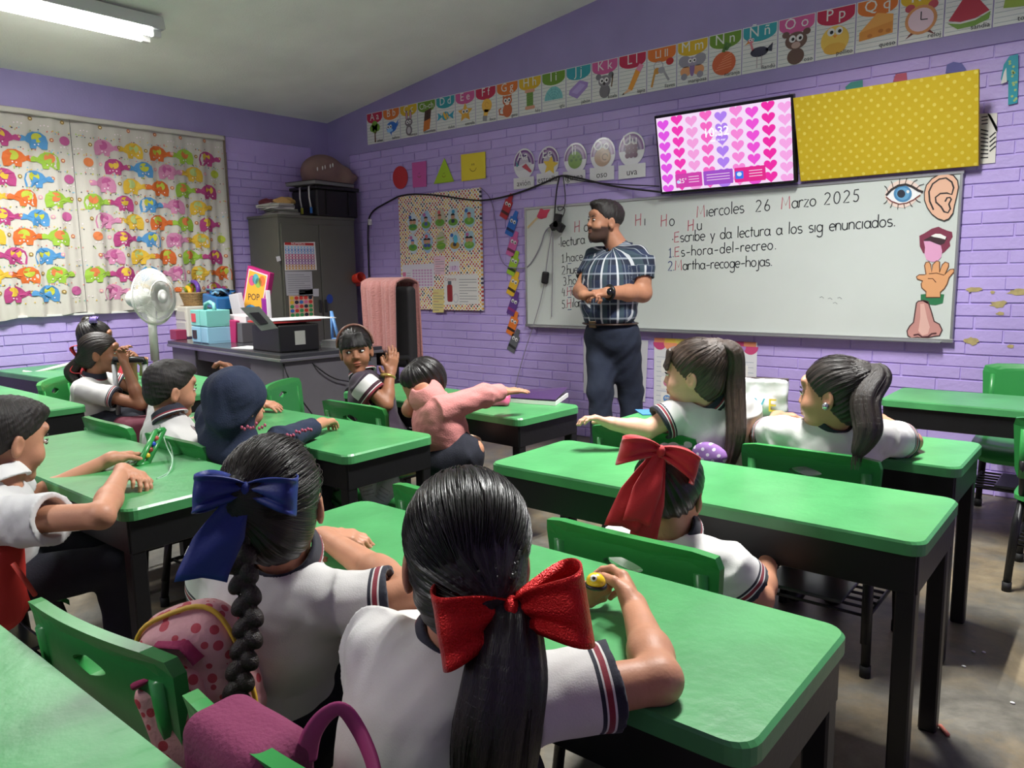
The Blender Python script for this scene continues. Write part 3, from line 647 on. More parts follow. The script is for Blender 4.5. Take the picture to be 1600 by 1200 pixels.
# cutouts stuck to the whiteboard: eye, ear, mouth, hand, nose
def zt(pts, oy=250, y=YP): return tr(pts, 1360, oy, .15, y)
def cutout(name, lab, cat='cutout'):
    return wall_art(YP), lambda a: tag(a.build(name), lab, cat, 'body part cutouts on the whiteboard')
def blob(cx, cy, rx, ry, n=24, rot=0, **k): return ellp(cx, cy, rx, ry, n, rot=rot, **k)
SKN, DK = K((226, 178, 150)), K((40, 30, 32))
a, done = cutout('eye_cutout', 'printed blue eye cutout at the top right of the whiteboard')
a.slab(zt([(150, 380), (165, 320), (210, 255), (290, 215), (380, 205), (450, 225), (510, 275), (545, 330), (500, 400), (430, 465), (350, 500), (260, 490), (190, 450)]), K((232, 208, 196)), .0004, .0014)
a.poly(zt([(165, 375), (220, 320), (290, 280), (370, 265), (440, 290), (500, 325), (530, 345), (480, 385), (420, 430), (340, 455), (260, 445), (200, 415)]), K((236, 236, 236)), .0018)
a.poly(zt(blob(338, 352, 95, 88)), K((70, 130, 175)), .0022); a.poly(zt(blob(338, 352, 70, 66)), K((100, 160, 200)), .0025); a.poly(zt(blob(322, 352, 42, 42)), K((34, 40, 56)), .0028); a.poly(zt(blob(392, 330, 16, 18, 10)), K(WHT), .0031)
a.line(zt([(165, 370), (220, 310), (290, 268), (370, 255), (440, 280), (500, 318), (550, 335)]), .012, DK, .0034); a.line(zt([(165, 385), (220, 430), (300, 460), (380, 448), (450, 415), (520, 365)]), .006, K((120, 60, 56)), .0034)
for x, y, dx, dy in ((190, 340, -35, -70), (240, 300, -20, -80), (300, 270, 10, -85), (360, 260, 30, -85), (420, 275, 60, -70), (470, 305, 75, -55), (180, 415, -35, 40), (230, 445, -20, 50), (290, 462, -5, 50), (350, 458, 10, 48), (410, 440, 25, 45), (470, 405, 45, 35)): a.line(zt([(x, y), (x+dx*.6, y+dy*.75), (x+dx*1.2, y+dy)]), .0035, DK, .0032)
done(a)
EAR = [(580, 260), (640, 190), (720, 145), (800, 135), (870, 155), (915, 210), (925, 280), (905, 380), (880, 480), (865, 560), (820, 620), (770, 640), (700, 615), (640, 570), (590, 500), (560, 420), (558, 340)]
a, done = cutout('ear_cutout', 'large drawn ear cutout in the top right corner of the whiteboard')
a.slab(zt(EAR), DK, .0036, .0046); cx, cy = 740, 390
a.poly(zt([(cx+(x-cx)*.94, cy+(y-cy)*.95) for x, y in EAR]), SKN, .005)
for l in ([(660, 520), (620, 430), (612, 330), (650, 250), (720, 200), (790, 188), (850, 230), (870, 290), (850, 360), (800, 345), (730, 350), (680, 390), (685, 440), (740, 490), (770, 540), (810, 550), (835, 510), (820, 460), (845, 410), (830, 390), (800, 395), (780, 435)],): a.line(zt(l), .008, DK, .0054)
done(a)
a, done = cutout('mouth_cutout', 'open dark red mouth cutout with tongue out, on the whiteboard edge')
a.slab(zt([(510, 790), (560, 765), (640, 715), (710, 695), (750, 715), (800, 735), (850, 750), (858, 800), (825, 850), (833, 895), (770, 960), (700, 1000), (600, 985), (550, 970), (515, 900)]), K((124, 44, 70)), .0004, .0014)
a.poly(zt([(560, 830), (640, 790), (720, 775), (800, 810), (770, 870), (720, 890), (640, 860), (560, 850)]), K((58, 30, 40)), .0018); a.poly(zt([(630, 790), (680, 768), (730, 770), (790, 800), (780, 828), (720, 812), (660, 802)]), K((236, 234, 230)), .0022)
a.poly(zt([(556, 845), (620, 845), (680, 870), (735, 890), (748, 950), (740, 1010), (700, 1055), (640, 1062), (585, 1040), (565, 980), (570, 910)]), K((222, 160, 196)), .0026); done(a)
a, done = cutout('hand_cutout', 'drawn open hand cutout with green cuff, on the whiteboard edge')
z4 = lambda p: tr(p, 1360, 400, .15, YP)
HC = K((222, 160, 110))
a.slab(z4([(525, 400), (580, 395), (730, 395), (770, 400), (755, 490), (680, 512), (610, 505), (525, 460)]), K((40, 116, 72)), .0004, .0014)
pal = [(580, 370), (535, 330), (530, 290), (545, 258), (490, 240), (480, 215), (510, 195), (560, 195), (580, 190), (565, 100), (580, 65), (610, 60), (630, 90), (640, 170), (650, 90), (690, 50), (722, 60), (722, 170), (750, 90), (780, 62), (815, 75), (815, 110), (775, 195), (830, 140), (868, 135), (872, 165), (820, 225), (800, 290), (770, 340), (730, 375), (728, 430), (580, 430)]
a.slab(z4(pal), HC, .0018, .0026); a.line(z4(pal), .005, K((110, 66, 40)), .003, True)
for l in ([(600, 235), (650, 235), (685, 275)], [(610, 185), (690, 178), (770, 200)]): a.line(z4(l), .0045, K((110, 66, 40)), .003)
done(a)
a, done = cutout('nose_cutout', 'drawn pink nose cutout in the bottom right corner of the whiteboard')
nos = [(480, 490), (500, 470), (560, 462), (600, 475), (630, 560), (665, 680), (720, 710), (748, 770), (720, 830), (670, 835), (600, 850), (540, 858), (490, 845), (430, 855), (390, 830), (382, 780), (410, 730), (450, 690), (465, 590)]
a.slab(z4(nos), K((196, 140, 132)), .0004, .0014); a.poly(z4([(520, 500), (560, 495), (590, 640), (620, 740), (600, 810), (540, 830), (500, 780), (520, 640)]), K((222, 176, 164)), .0018)
a.line(z4(nos), .006, K((70, 44, 46)), .0022, True); a.line(z4([(450, 825), (500, 815), (540, 845), (600, 840), (640, 810), (690, 805)]), .009, K((80, 40, 44)), .0022); done(a)
a, done = cutout('paper_pointer', 'pink paper hand on a stick taped to the left end of the whiteboard')
zp = lambda p: tr(p, 820, 280, .2, YP)
a.slab(zp([(95, 290), (125, 225), (150, 240), (200, 235), (180, 270), (170, 300), (130, 312), (105, 305)]), K((206, 60, 90)), .001, .0022); a.slab(zp([(100, 290), (108, 303), (25, 388), (18, 372)]), K((214, 190, 140)), .0004, .0012); done(a)

# television, tilted forward on its bracket
TVt = thing('television', 'flat television showing pink hearts, mounted above the whiteboard', 'television', (-2.0, YW, 1.93))
tb, tt = Vector((-2.023, 4.52, 1.689)), Vector((-2.023, 4.42, 2.163)); up_ = (tt-tb); HH = up_.length; up_.normalize(); WWd = .868
nrm = Vector((1, 0, 0)).cross(up_); nrm = nrm if nrm.y < 0 else -nrm
M_TV = mat('tv_bezel', (14, 14, 17), .25); OT = Vector((-2.0, YW, 1.93))
tv_rot = Matrix((Vector((1, 0, 0)), -nrm, up_)).transposed()
mb = MB(); mb.box((tb+tt)/2 - nrm*.022, (WWd, .04, HH), M_TV, tv_rot, bev=.005); mb.build('bezel', TVt, shift=OT)
mb = MB(); mb.box(((tb+tt)/2 - nrm*.06), (.3, .05, .25), M_TV, tv_rot); mb.box((-2.0, 4.57, 1.95), (.14, .07, .14), M_BLACKM); mb.build('wall_bracket', TVt, shift=OT)
def EM(c, s=.95): return mat('screen_%d_%d_%d' % c, (8, 8, 10), .2, emit=c, estr=s)
sc = Art(tb+nrm*.0, (1, 0, 0), up_, nrm); w2, h2 = WWd/2-.014, HH-.022
sc.rect(-w2, .016, w2, h2+.004, EM((246, 222, 250)), .0012)
HCOL = [(226, 84, 226), (242, 58, 180), (244, 160, 222), (246, 104, 196), (176, 128, 240), (246, 136, 216), (238, 82, 214), (240, 44, 166), (246, 166, 230)]
def heart(x, y, s): return [(x+s*.062*16*sin(t)**3/1.02, y+s*.056*(13*cos(t)-5*cos(2*t)-2*cos(3*t)-cos(4*t))) for t in [2*pi*k/28 for k in range(28)]]
clampq = lambda q: [(min(max(x, -w2), w2), min(max(y, .016), h2+.003)) for x, y in q]
for i in range(9):
    for j in range(8):
        x = -w2+.045+i*(2*w2-.08)/8; y = .03+j*.0655+(.02 if i % 2 else 0)
        if y < h2+.02: sc.poly(clampq(heart(x, y, .0405)), EM(HCOL[i]), .0016)
for k, (xa, xb, c) in enumerate(((-.32, -.14, (206, 66, 170)), (-.13, .06, (160, 80, 200)), (.07, .26, (226, 40, 140)))):
    sc.poly(rrect(xb-xa, .085, .006, 3, (xa+xb)/2, .075), EM(c), .002)
    for q in range(3): sc.rect(xa+.09-.03*(k == 1)-.04*(k == 1), .06+.016*q, xb-.02, .064+.016*q, EM((244, 214, 240)), .0024)
sc.text('25°', -.27, .06, .04, EM((255, 250, 255)), .0026); sc.poly(ellp(-.3, .068, .012, .01), EM((190, 220, 255)), .0024); sc.poly(rrect(.05, .045, .006, 3, .1, .075), EM((60, 120, 235)), .0024); sc.poly(ellp(.1, .08, .015, .012), EM((210, 235, 255)), .0028)
sc.text('10:32', -.03, .315, .075, EM((255, 255, 255), 1.2), .0028); sc.text('mié. 26 mar', -.02, .285, .02, EM((255, 255, 255), 1.2), .0028)
sc.build('screen', TVt, shift=OT)

# yellow foam sheet leaning over the whiteboard, number one, striped sheet, hidden cutouts
M_YEL = dots_mat('yellow_dotted_foam', (216, 184, 34), [(236, 214, 90), (232, 208, 80)], 24, .2, .7)
yb_, yt_ = 4.55, 4.385
mb = MB(); xl, xr = -1.575, -.692
mb.add([(xl, yb_, 1.70), (xr, yb_, 1.70), (xr, yt_, 2.132), (xl, yt_, 2.132), (xl, yb_+.03, 1.70), (xr, yb_+.03, 1.70), (xr, yt_+.03, 2.132), (xl, yt_+.03, 2.132)], [[0, 1, 2, 3], [7, 6, 5, 4], [0, 4, 5, 1], [1, 5, 6, 2], [2, 6, 7, 3], [3, 7, 4, 0]], M_YEL)
tag(mb.build('foam_sheet'), 'yellow polka-dotted foam sheet beside the television', 'foam sheet')
a = wall_art(); zz = lambda p: tr(p, 1240, 0, .225)
a.slab(zz([(1500, 390), (1560, 375), (1562, 500), (1555, 715), (1490, 730), (1492, 560), (1450, 575), (1440, 550), (1460, 450)]), G((60, 160, 176)), 0, .004); a.poly(zz([(1462, 500), (1478, 470), (1482, 570), (1440, 585)]), G((226, 226, 220)), .0045)
rnd = random.Random(2)
for k in range(14): c = zz([(rnd.uniform(1500, 1548), rnd.uniform(420, 700))])[0]; a.poly(ellp(c[0], c[1], .006, .006, 8), G((170, 200, 130)), .0048)
tag(a.build('number_one'), 'shiny teal figure 1 on the brick wall at the far right', 'number')
a = wall_art(); zq = [(1290, 790), (1415, 785), (1400, 1130), (1295, 1140)]
a.slab(zz(zq), K((222, 218, 208)), 0, .002)
for k in range(7): a.line(zz([(1352+6*k, 790+6*k), (1412, 850-10*k+60)]) if k < 3 else zz([(1362, 860+32*k), (1404, 822+32*k)]), .007, K(BLK), .0026)
for k in range(8): a.line(zz([(1300, 900+28*k), (1352, 912+26*k)]), .006, K(BLK), .0026)
for k in range(3): a.line(zz([(1305, 815+24*k), (1350, 808+24*k)]), .005, K(BLK), .0026)
tag(a.build('striped_sheet'), 'white sheet with black stripes half behind the yellow foam', 'sheet')
for pts, c, lab in (([(360, 605), (400, 570), (480, 555), (482, 620), (370, 640)], (70, 150, 140), 'green cutout tip peeping over the yellow foam, leftmost'), ([(690, 570), (710, 515), (785, 505), (790, 560)], (190, 90, 110), 'reddish cutout tip peeping over the yellow foam, middle'), ([(1055, 510), (1065, 450), (1110, 430), (1170, 440), (1198, 480), (1190, 500)], (104, 104, 168), 'violet cutout tip peeping over the yellow foam, rightmost')):
    a = wall_art(); a.slab(zz(pts), G(c), 0, .003); tag(a.build('wall_cutout'), lab, 'cutout', 'cutouts hidden behind the foam sheet')

# posters under the whiteboard
a = wall_art(); q = [fw(*p) for p in ((912, 528), (1013, 532), (1008, 628), (912, 614))]; a.slab(q, K((206, 206, 210)), 0, .002)
tag(a.build('blank_poster'), 'plain white sheet on the wall behind the jeans of the standing adult', 'poster')
a = wall_art(); x0, x1 = fw(1022, 590)[0], fw(1182, 590)[0]; z1 = fw(1100, 531)[1]; z0 = z1-.62
a.slab([(x0, z0), (x1, z0), (x1, z1), (x0, z1)], K((222, 222, 224)), 0, .002)
cs = [(200, 70, 120), (236, 150, 110), (236, 200, 80), (230, 210, 100), (150, 190, 90), (120, 180, 190), (120, 150, 200), (170, 130, 190)]
W_ = x1-x0
for k in range(9): a.poly(ellp(x0+W_*(.06+.11*k), z1-.03, W_*.07, .05, 16, 180, 360), K(cs[k % 8]), .0024+.0002*(k % 2)); a.poly([(x0+W_*.11*k, z1-.03), (x0+W_*.11*(k+1), z1-.03), (x0+W_*.11*(k+1), z1), (x0+W_*.11*k, z1)], K(cs[(k+1) % 8]), .0023)
for k in range(14): a.rect(x0+.02, z1-.13-.033*k, x1-.02, z1-.127-.033*k, K((160, 170, 186)), .0024)
for r_ in range(4):
    for c_ in range(4):
        cx, cz = x0+W_*(.14+.24*c_), z1-.19-.11*r_; a.poly(rrect(.09, .085, .01, 3, cx, cz), K((236, 234, 228)), .0028); a.poly(ellp(cx, cz, .028, .026, 14), K([(236, 190, 90), (90, 140, 200), (150, 90, 70), (200, 120, 150), (120, 170, 110)][(r_*3+c_) % 5]), .0032); eyes(a, cx, cz+.006, .008, .0036)
tag(a.build('alphabet_poster'), 'poster with rainbow scalloped top behind the brown ponytail child', 'poster')

# cables and adapters
def cable(name, lab, pts, r, m, cat='cable', y=YW-.016):
    ps = [p if isinstance(p, Vector) else at(p[0], p[1], Y=(p[2] if len(p) > 2 else y)) for p in pts]
    # smooth the run
    for _ in range(2):
        q = [ps[0]]
        for i in range(len(ps)-1): q += [ps[i]*.75+ps[i+1]*.25, ps[i]*.25+ps[i+1]*.75]
        ps = q+[ps[-1]]
    mb = MB(); mb.tube(ps, r, m, 6); return tag(mb.build(name), lab, cat)
M_CAB = mat('black_cable', (22, 20, 24), .5); M_GCAB = mat('grey_cable', (150, 146, 156), .5)
cable('power_cable', 'thick black cable sagging along the wall from the cabinet to the television', [(579, 500), (576, 420), (574, 350), (580, 330), (605, 316), (630, 303, YF-.03), (680, 304, YF-.03), (735, 313, YF-.03), (765, 313), (810, 302), (850, 286), (876, 273, YW-.03), (900, 277, YW-.03), (960, 292), (1032, 300, 4.5)], .007, M_CAB)
cable('thin_cable', 'thin black cable hanging beside the thick one, from vowel sign Ii to the television', [(876, 274, YW-.03), (905, 283), (960, 288), (1030, 291, 4.5)], .004, M_CAB)
cable('adapter_lead', 'dark lead running down from the cable hook to the black adapters', [(874, 275, YW-.035), (869, 300, YW-.035), (866, 345, YW-.05)], .005, M_CAB)
cable('tangled_lead', 'thin grey looped leads above the black adapters', [(880, 275, YW-.04), (885, 320, YW-.04), (874, 332, YW-.04), (870, 322, YW-.04), (884, 324, YW-.04), (880, 338, YW-.04), (872, 345, YW-.045)], .0035, mat('dark_lead', (70, 66, 72), .5))
cable('white_lead', 'white looped lead hanging from the adapters past the lime crayon', [(866, 352, YW-.04), (852, 358, YW-.04), (845, 385, YW-.03), (830, 412, YW-.03), (820, 420, YW-.02), (795, 418, YW-.015)], .005, M_GCAB)
cable('drop_wire', 'thin wire from the adapters through a hanging black box down the wall', [(864, 352, YW-.04), (856, 400, YW-.04), (852, 435, YW-.04), (845, 470, YW-.035), (833, 510, YW-.035), (818, 555), (806, 600), (800, 640)], .003, M_GCAB)
cable('straight_wire', 'thin straight wire hanging in front of the whiteboard left half', [(864, 352, YW-.04), (864, 420, YW-.035), (862, 495, YW-.035)], .003, M_GCAB)
cable('looped_wire', 'thin purple-grey wire drooping beside the dotted board', [(752, 294, YW-.02), (768, 310), (775, 350), (779, 395), (786, 412), (795, 418, YW-.015)], .003, mat('violet_wire', (116, 100, 140), .5))
cable('cabinet_lead', 'black lead beside the cabinet falling to the floor', [(568, 455), (571, 470), (566, 500), (570, 540), (566, 600)], .004, M_CAB)
mb = MB()
for px, py, sx, sz, an in ((871, 345, .05, .1, .2), (868, 352, .08, .05, -.5), (875, 355, .06, .06, .6)): c = at(px, py, Y=YW-.06); mb.box(c, (sx, .04, sz), M_CAB, Matrix.Rotation(an, 3, 'Y'), bev=.006)
tag(mb.build('power_adapter'), 'cluster of black plug adapters hanging over the whiteboard', 'adapter')
c = at(852, 434, Y=YW-.045); mb = MB(); mb.box(c, (.055, .03, .09), M_CAB, Matrix.Rotation(.15, 3, 'Y'), bev=.012); tag(mb.build('sensor_box'), 'small black box hanging on a wire in front of the whiteboard', 'box')
c = at(578, 347, Y=YW-.014); mb = MB(); mb.box(c, (.035, .025, .055), M_WHITE, bev=.006); tag(mb.build('wall_switch'), 'small white switch on the black cable near the cabinet', 'switch')
# ------------------------------------------------------------------ green desks and chairs
M_GREEN = mat('green_table_paint', (76, 152, 92), .34, noise=.13, nscale=7, bump=.12, bscale=30)
M_GPLAS = mat('green_plastic', (52, 140, 70), .32, noise=.04, nscale=6, bump=.05, bscale=25)
M_TRAY = mat('grey_plastic_tray', (70, 74, 76), .25)
M_GLIDE = mat('black_rubber', (18, 18, 18), .7)
TH = .62
def make_desk(label, w=1.22, d=.41, green=None):
    t = thing('school_desk', label, 'desk', (0, 0, 0), 0, 'green school desks')
    g = green or M_GREEN
    a = MB(); a.prism(rrect(w, d, .035), TH-.032, TH, g, bev=.006); a.build('tabletop', t)
    b = MB()
    for y in (-d/2+.022, d/2-.022): b.box((0, y, TH-.032-.045), (w-.03, .022, .09), M_BLACKM, bev=.002, seg=1)
    for x in (-w/2+.022, w/2-.022): b.box((x, 0, TH-.032-.045), (.022, d-.03, .09), M_BLACKM, bev=.002, seg=1)
    b.build('apron', t)
    for x in (-w/2+.034, w/2-.034):
        for y in (-d/2+.034, d/2-.034):
            l = MB(); l.box((x, y, (TH-.032)/2), (.042, .042, TH-.034), M_BLACKM, bev=.004, seg=1); l.build('leg', t)
    return t
def ringshell(mb, hole, outer, fn, th, m, nr=5):
    """plate between a hole outline and an outer outline (same count), bent by fn(u, v) -> point, thickened along y"""
    n = len(hole); F = []; Bk = []
    for k in range(nr+1):
        t = k/nr
        for i in range(n):
            u = hole[i][0]*(1-t)+outer[i][0]*t; v = hole[i][1]*(1-t)+outer[i][1]*t
            p = Vector(fn(u, v)); F.append(p); Bk.append(p+Vector((0, -th, 0)))
    N0 = len(F); fs = []
    for k in range(nr):
        for i in range(n):
            a, b, c, d = k*n+i, k*n+(i+1) % n, (k+1)*n+(i+1) % n, (k+1)*n+i
            fs.append([a, b, c, d]); fs.append([N0+d, N0+c, N0+b, N0+a])
    for k in (0, nr):
        for i in range(n):
            a, b = k*n+i, k*n+(i+1) % n; q = [a, b, N0+b, N0+a]; fs.append(q if k else q[::-1])
    mb.add(F+Bk, fs, m, None, False)
def make_chair(label):
    """faces +y, origin on the floor under the seat"""
    t = thing('school_chair', label, 'chair', (0, 0, 0), 0, 'green school chairs')
    SZ = .36
    def seatf(u, v):
        dip = .018*(1-(u/.19)**2)*(1-((v+.02)/.2)**2)
        lip = -.05*max(0, (v-.10)/.08)**2
        return (u, v, SZ-dip+lip)
    s = MB(); nu, nv = 12, 12
    def g(uu, vv, off):
        a, b = (uu-.5)*2, (vv-.5)*2
        k = 1-.06*abs(a)**6*abs(b)**6*2
        p = seatf(.195*a*k*(1-.03*b), .185*b*k); return (p[0], p[1], p[2]+off)
    s.grid(lambda u, v: g(u, v, 0), nu, nv, M_GPLAS)
    n0 = len(s.v); s.grid(lambda u, v: g(1-u, v, -.016), nu, nv, M_GPLAS)
    rim = [(i, 0) for i in range(nu)]+[(nu, j) for j in range(nv)]+[(i, nv) for i in range(nu, 0, -1)]+[(0, j) for j in range(nv, 0, -1)]
    a = [j*(nu+1)+i for i, j in rim]; b = [n0+j*(nu+1)+(nu-i) for i, j in rim]
    for i in range(len(rim)):
        j = (i+1) % len(rim); s.f.append([a[j], a[i], b[i], b[j]]); s.m.append(0); s.sm.append(False)
    s.build('seat', t)
    bk = MB(); n = 48
    hole = []; out = []
    for i in range(n):
        an = 2*pi*i/n; c, q = cos(an), sin(an)
        hole.append((.048*c*abs(c)**.15, .052+.017*q*(1-.35*abs(c))))
        k = 1/max(abs(c)/.2, abs(q)/.115); x, y = k*c, k*q
        # rounded corners
        if abs(x) > .175 and abs(y) > .09:
            sx, sy = math.copysign(.175, x), math.copysign(.09, y); dx, dy = x-sx, y-sy; l = math.hypot(dx, dy); f_ = .025/l if l > .025 else 1; x, y = sx+dx*f_, sy+dy*f_
        out.append((x*(1+.04*y/.115), y+.005*(1-(x/.2)**2)*(y > 0)))
    def backf(u, v):
        y = -.185-.10*(v+.115)+.5*u*u*.9
        if v > .095: y -= .35*(v-.095)
        return (u, y, .548+v)
    ringshell(bk, hole, out, backf, .022, M_GPLAS, 6)
    # moulded sockets at both sides that take the frame
    for sx in (-1, 1):
        bk.tube([backf(sx*.168, -.113)[0:1]+(backf(sx*.168, -.113)[1]-.012, .548-.113), (sx*.168, backf(sx*.168, .07)[1]-.014, .548+.07)], .017, M_GPLAS, 10)
    bk.build('backrest', t)
    fr = MB()
    for sx in (-1, 1):
        x = sx*.168
        fr.tube([(x, -.205, .50), (x, -.185, .44), (x, -.16, .37), (x, -.11, .335), (x, .12, .335)], .012, M_BLACKM, 8)
        fr.tube([(x, -.15, .335), (x*1.08, -.2, .1)], .010, M_BLACKM, 8)
    for y in (-.1, .1): fr.cyl((-.17, y, .335), (.17, y, .335), .009, M_BLACKM, 8)
    fr.build('frame', t)
    for sx in (-1, 1):
        for y0, y1 in ((.12, .17), (-.12, -.2)):
            l = MB(); x = sx*.172
            l.tube([(x, y0-.02*(1 if y0 > 0 else -1), .337), (x, y0+.02*(1 if y0 > 0 else -1), .325), (x*1.05, (y0+y1)/2+.01*(1 if y0 > 0 else -1), .25), (x*1.1, y1, .03)], .0135, M_BLACKM, 10)
            l.cyl((x*1.1, y1, .0), (x*1.1, y1, .035), .016, M_GLIDE, 10)
            l.build('leg', t)
    rk = MB()
    for y in (-.16, -.1, -.05, 0, .05, .1, .14): rk.cyl((-.18, y, .17), (.18, y, .17), .005, M_BLACKM, 6)
    for sx in (-1, 1): rk.cyl((sx*.18, -.17, .17), (sx*.18, .15, .17), .007, M_BLACKM, 6)
    rk.build('book_rack', t)
    ty = MB(); ty.box((-.03, 0, .18), (.25, .26, .012), M_TRAY, bev=.004); ty.build('tray', t)
    return t
def plain_desk(x, y, rot, label, first=[]):
    if not first:
        d = make_desk(label); d.location = (x, y, 0); d.rotation_euler[2] = rot; first.append(d); return d
    return dup(first[0], (x, y, 0), rot, label)
def chair(x, y, rot, label, first=[]):
    """x, y of the seat centre"""
    if not first:
        c = make_chair(label); c.location = (x, y, 0); c.rotation_euler[2] = rot; first.append(c); return c
    return dup(first[0], (x, y, 0), rot, label)
plain_desk(-.935, 1.045, 0, 'green desk nearest the camera, where the child with the red sequin bow works')
plain_desk(-.925, 1.945, 0, 'empty green desk in front of the child with the long-tailed red bow')
plain_desk(-.98, 2.69, 0, 'green desk carrying the white pouch with big letters')
plain_desk(-.265, 3.85, 0, 'dull green desk at the back right close to the brick wall')
plain_desk(-2.58, 1.735, 0, 'green desk in the middle with a navy sleeve stretched over it')
plain_desk(-2.50, 2.585, R(-3), 'green desk by the wall holding a purple notebook and a pink case')
plain_desk(-2.565, 1.02, 0, 'pale shining green desk with a child in a white shirt leaning on it')
plain_desk(-4.42, 1.265, 0, 'pale green desk at the left, in front of the child with the red hair ribbon')
plain_desk(-5.3, 1.95, R(4), 'green desk cut by the left picture edge against the curtained wall')
plain_desk(-1.33, .19, 0, 'green desk with scuffed glare filling the bottom left corner')
plain_desk(-4.28, 2.13, R(-5), 'green desk behind the navy hooded child, in front of the grey desk')
PI = pi
chair(-.79, 1.53, 0, 'green chair with an oval hand hole behind the child with the long-tailed red bow')
chair(-1.29, 2.47, 0, 'green chair with a dark chipped back behind the child with the brown ponytail')
chair(-.74, 2.49, 0, 'green chair with a paper seen in its hand hole, right of the brown ponytail child')
chair(-3.07, 1.45, 0, 'green chair of the child with cropped hair and white collar')
chair(-2.53, 1.45, 0, 'green chair behind the navy hooded child')
chair(-2.58, 2.26, 0, 'green chair of the child with the headband')
chair(-1.29, 1.52, 0, 'green chair with an empty seat left of the child with the long-tailed red bow')
chair(-3.25, 2.38, R(-58), 'empty green chair standing askew beside the grey desk')
chair(-4.5, 1.78, R(-40), 'green chair of the child with the red hair ribbon')
chair(-5.2, 1.5, R(0), 'green chair at the left picture edge under the window')
chair(-1.265, .665, R(6), 'green chair in the lower left with a pink backpack hung over it')
chair(-.74, .66, R(0), 'green chair with a maroon strap around its backrest at the bottom edge')
chair(-2.42, .6, 0, 'green chair of the child in the white shirt, hidden behind a red backpack')
chair(-.36, 4.16, PI, 'dull green chair against the brick wall at the right edge').scale = (1.08, 1.05, 1.09)
chair(-.12, 3.45, 0, 'dark green chair in front of the back right desk')
# ------------------------------------------------------------------ soft bodies: blended solids turned into one smooth surface
def V3(*a): return np.array(a, dtype=np.float64)
def nrmz(v): v = np.asarray(v, float); return v/(np.linalg.norm(v)+1e-12)
def cap(a, b, ra, rb=None, k=.01, op='+'): return dict(t='c', a=np.array(a, float), b=np.array(b, float), ra=ra, rb=ra if rb is None else rb, k=k, op=op)
def cone(a, b, ra, rb=None, k=.01, op='+'): d = cap(a, b, ra, rb, k, op); d['t'] = 'k'; return d
def ell(c, r, F=None, k=.01, op='+'): return dict(t='e', c=np.array(c, float), r=np.array(r, float), F=np.eye(3) if F is None else np.array(F, float), k=k, op=op)
def rbox(c, h, F=None, rd=.005, k=.01, op='+'): return dict(t='b', c=np.array(c, float), h=np.array(h, float), F=np.eye(3) if F is None else np.array(F, float), rd=rd, k=k, op=op)
def half(p, n, k=.005): return dict(t='p', p=np.array(p, float), n=nrmz(n), k=k, op='&')
def p_bounds(p):
    if p['t'] in 'ck': r = max(p['ra'], p['rb']); return np.minimum(p['a'], p['b'])-r, np.maximum(p['a'], p['b'])+r
    if p['t'] == 'e': e = np.sqrt(((p['F'].T*p['r'])**2).sum(1)); return p['c']-e, p['c']+e
    if p['t'] == 'b': e = (np.abs(p['F'].T)*(p['h'])).sum(1); return p['c']-e, p['c']+e
def p_dist(p, X):
    t = p['t']
    if t in 'ck':
        d = p['b']-p['a']; L = np.linalg.norm(d)+1e-9; u = d/L; q = X-p['a']; s = q@u
        if t == 'c':
            h = np.clip(s/L, 0, 1); return np.linalg.norm(q-h[..., None]*d, axis=-1)-(p['ra']+(p['rb']-p['ra'])*h)
        pr = np.linalg.norm(q-s[..., None]*u, axis=-1); h = np.clip(s/L, 0, 1)
        return np.maximum(pr-(p['ra']+(p['rb']-p['ra'])*h), np.maximum(-s, s-L))
    if t == 'e':
        q = (X-p['c'])@p['F'].T; k0 = np.linalg.norm(q/p['r'], axis=-1); k1 = np.linalg.norm(q/p['r']**2, axis=-1)+1e-9
        return k0*(k0-1)/k1
    if t == 'b':
        q = np.abs((X-p['c'])@p['F'].T)-p['h']+p['rd']
        return np.linalg.norm(np.maximum(q, 0), axis=-1)+np.minimum(q.max(-1), 0)-p['rd']
    return (X-p['p'])@p['n']
def smin(a, b, k):
    h = np.clip(.5+.5*(b-a)/k, 0, 1); return b*(1-h)+a*h-k*h*(1-h)
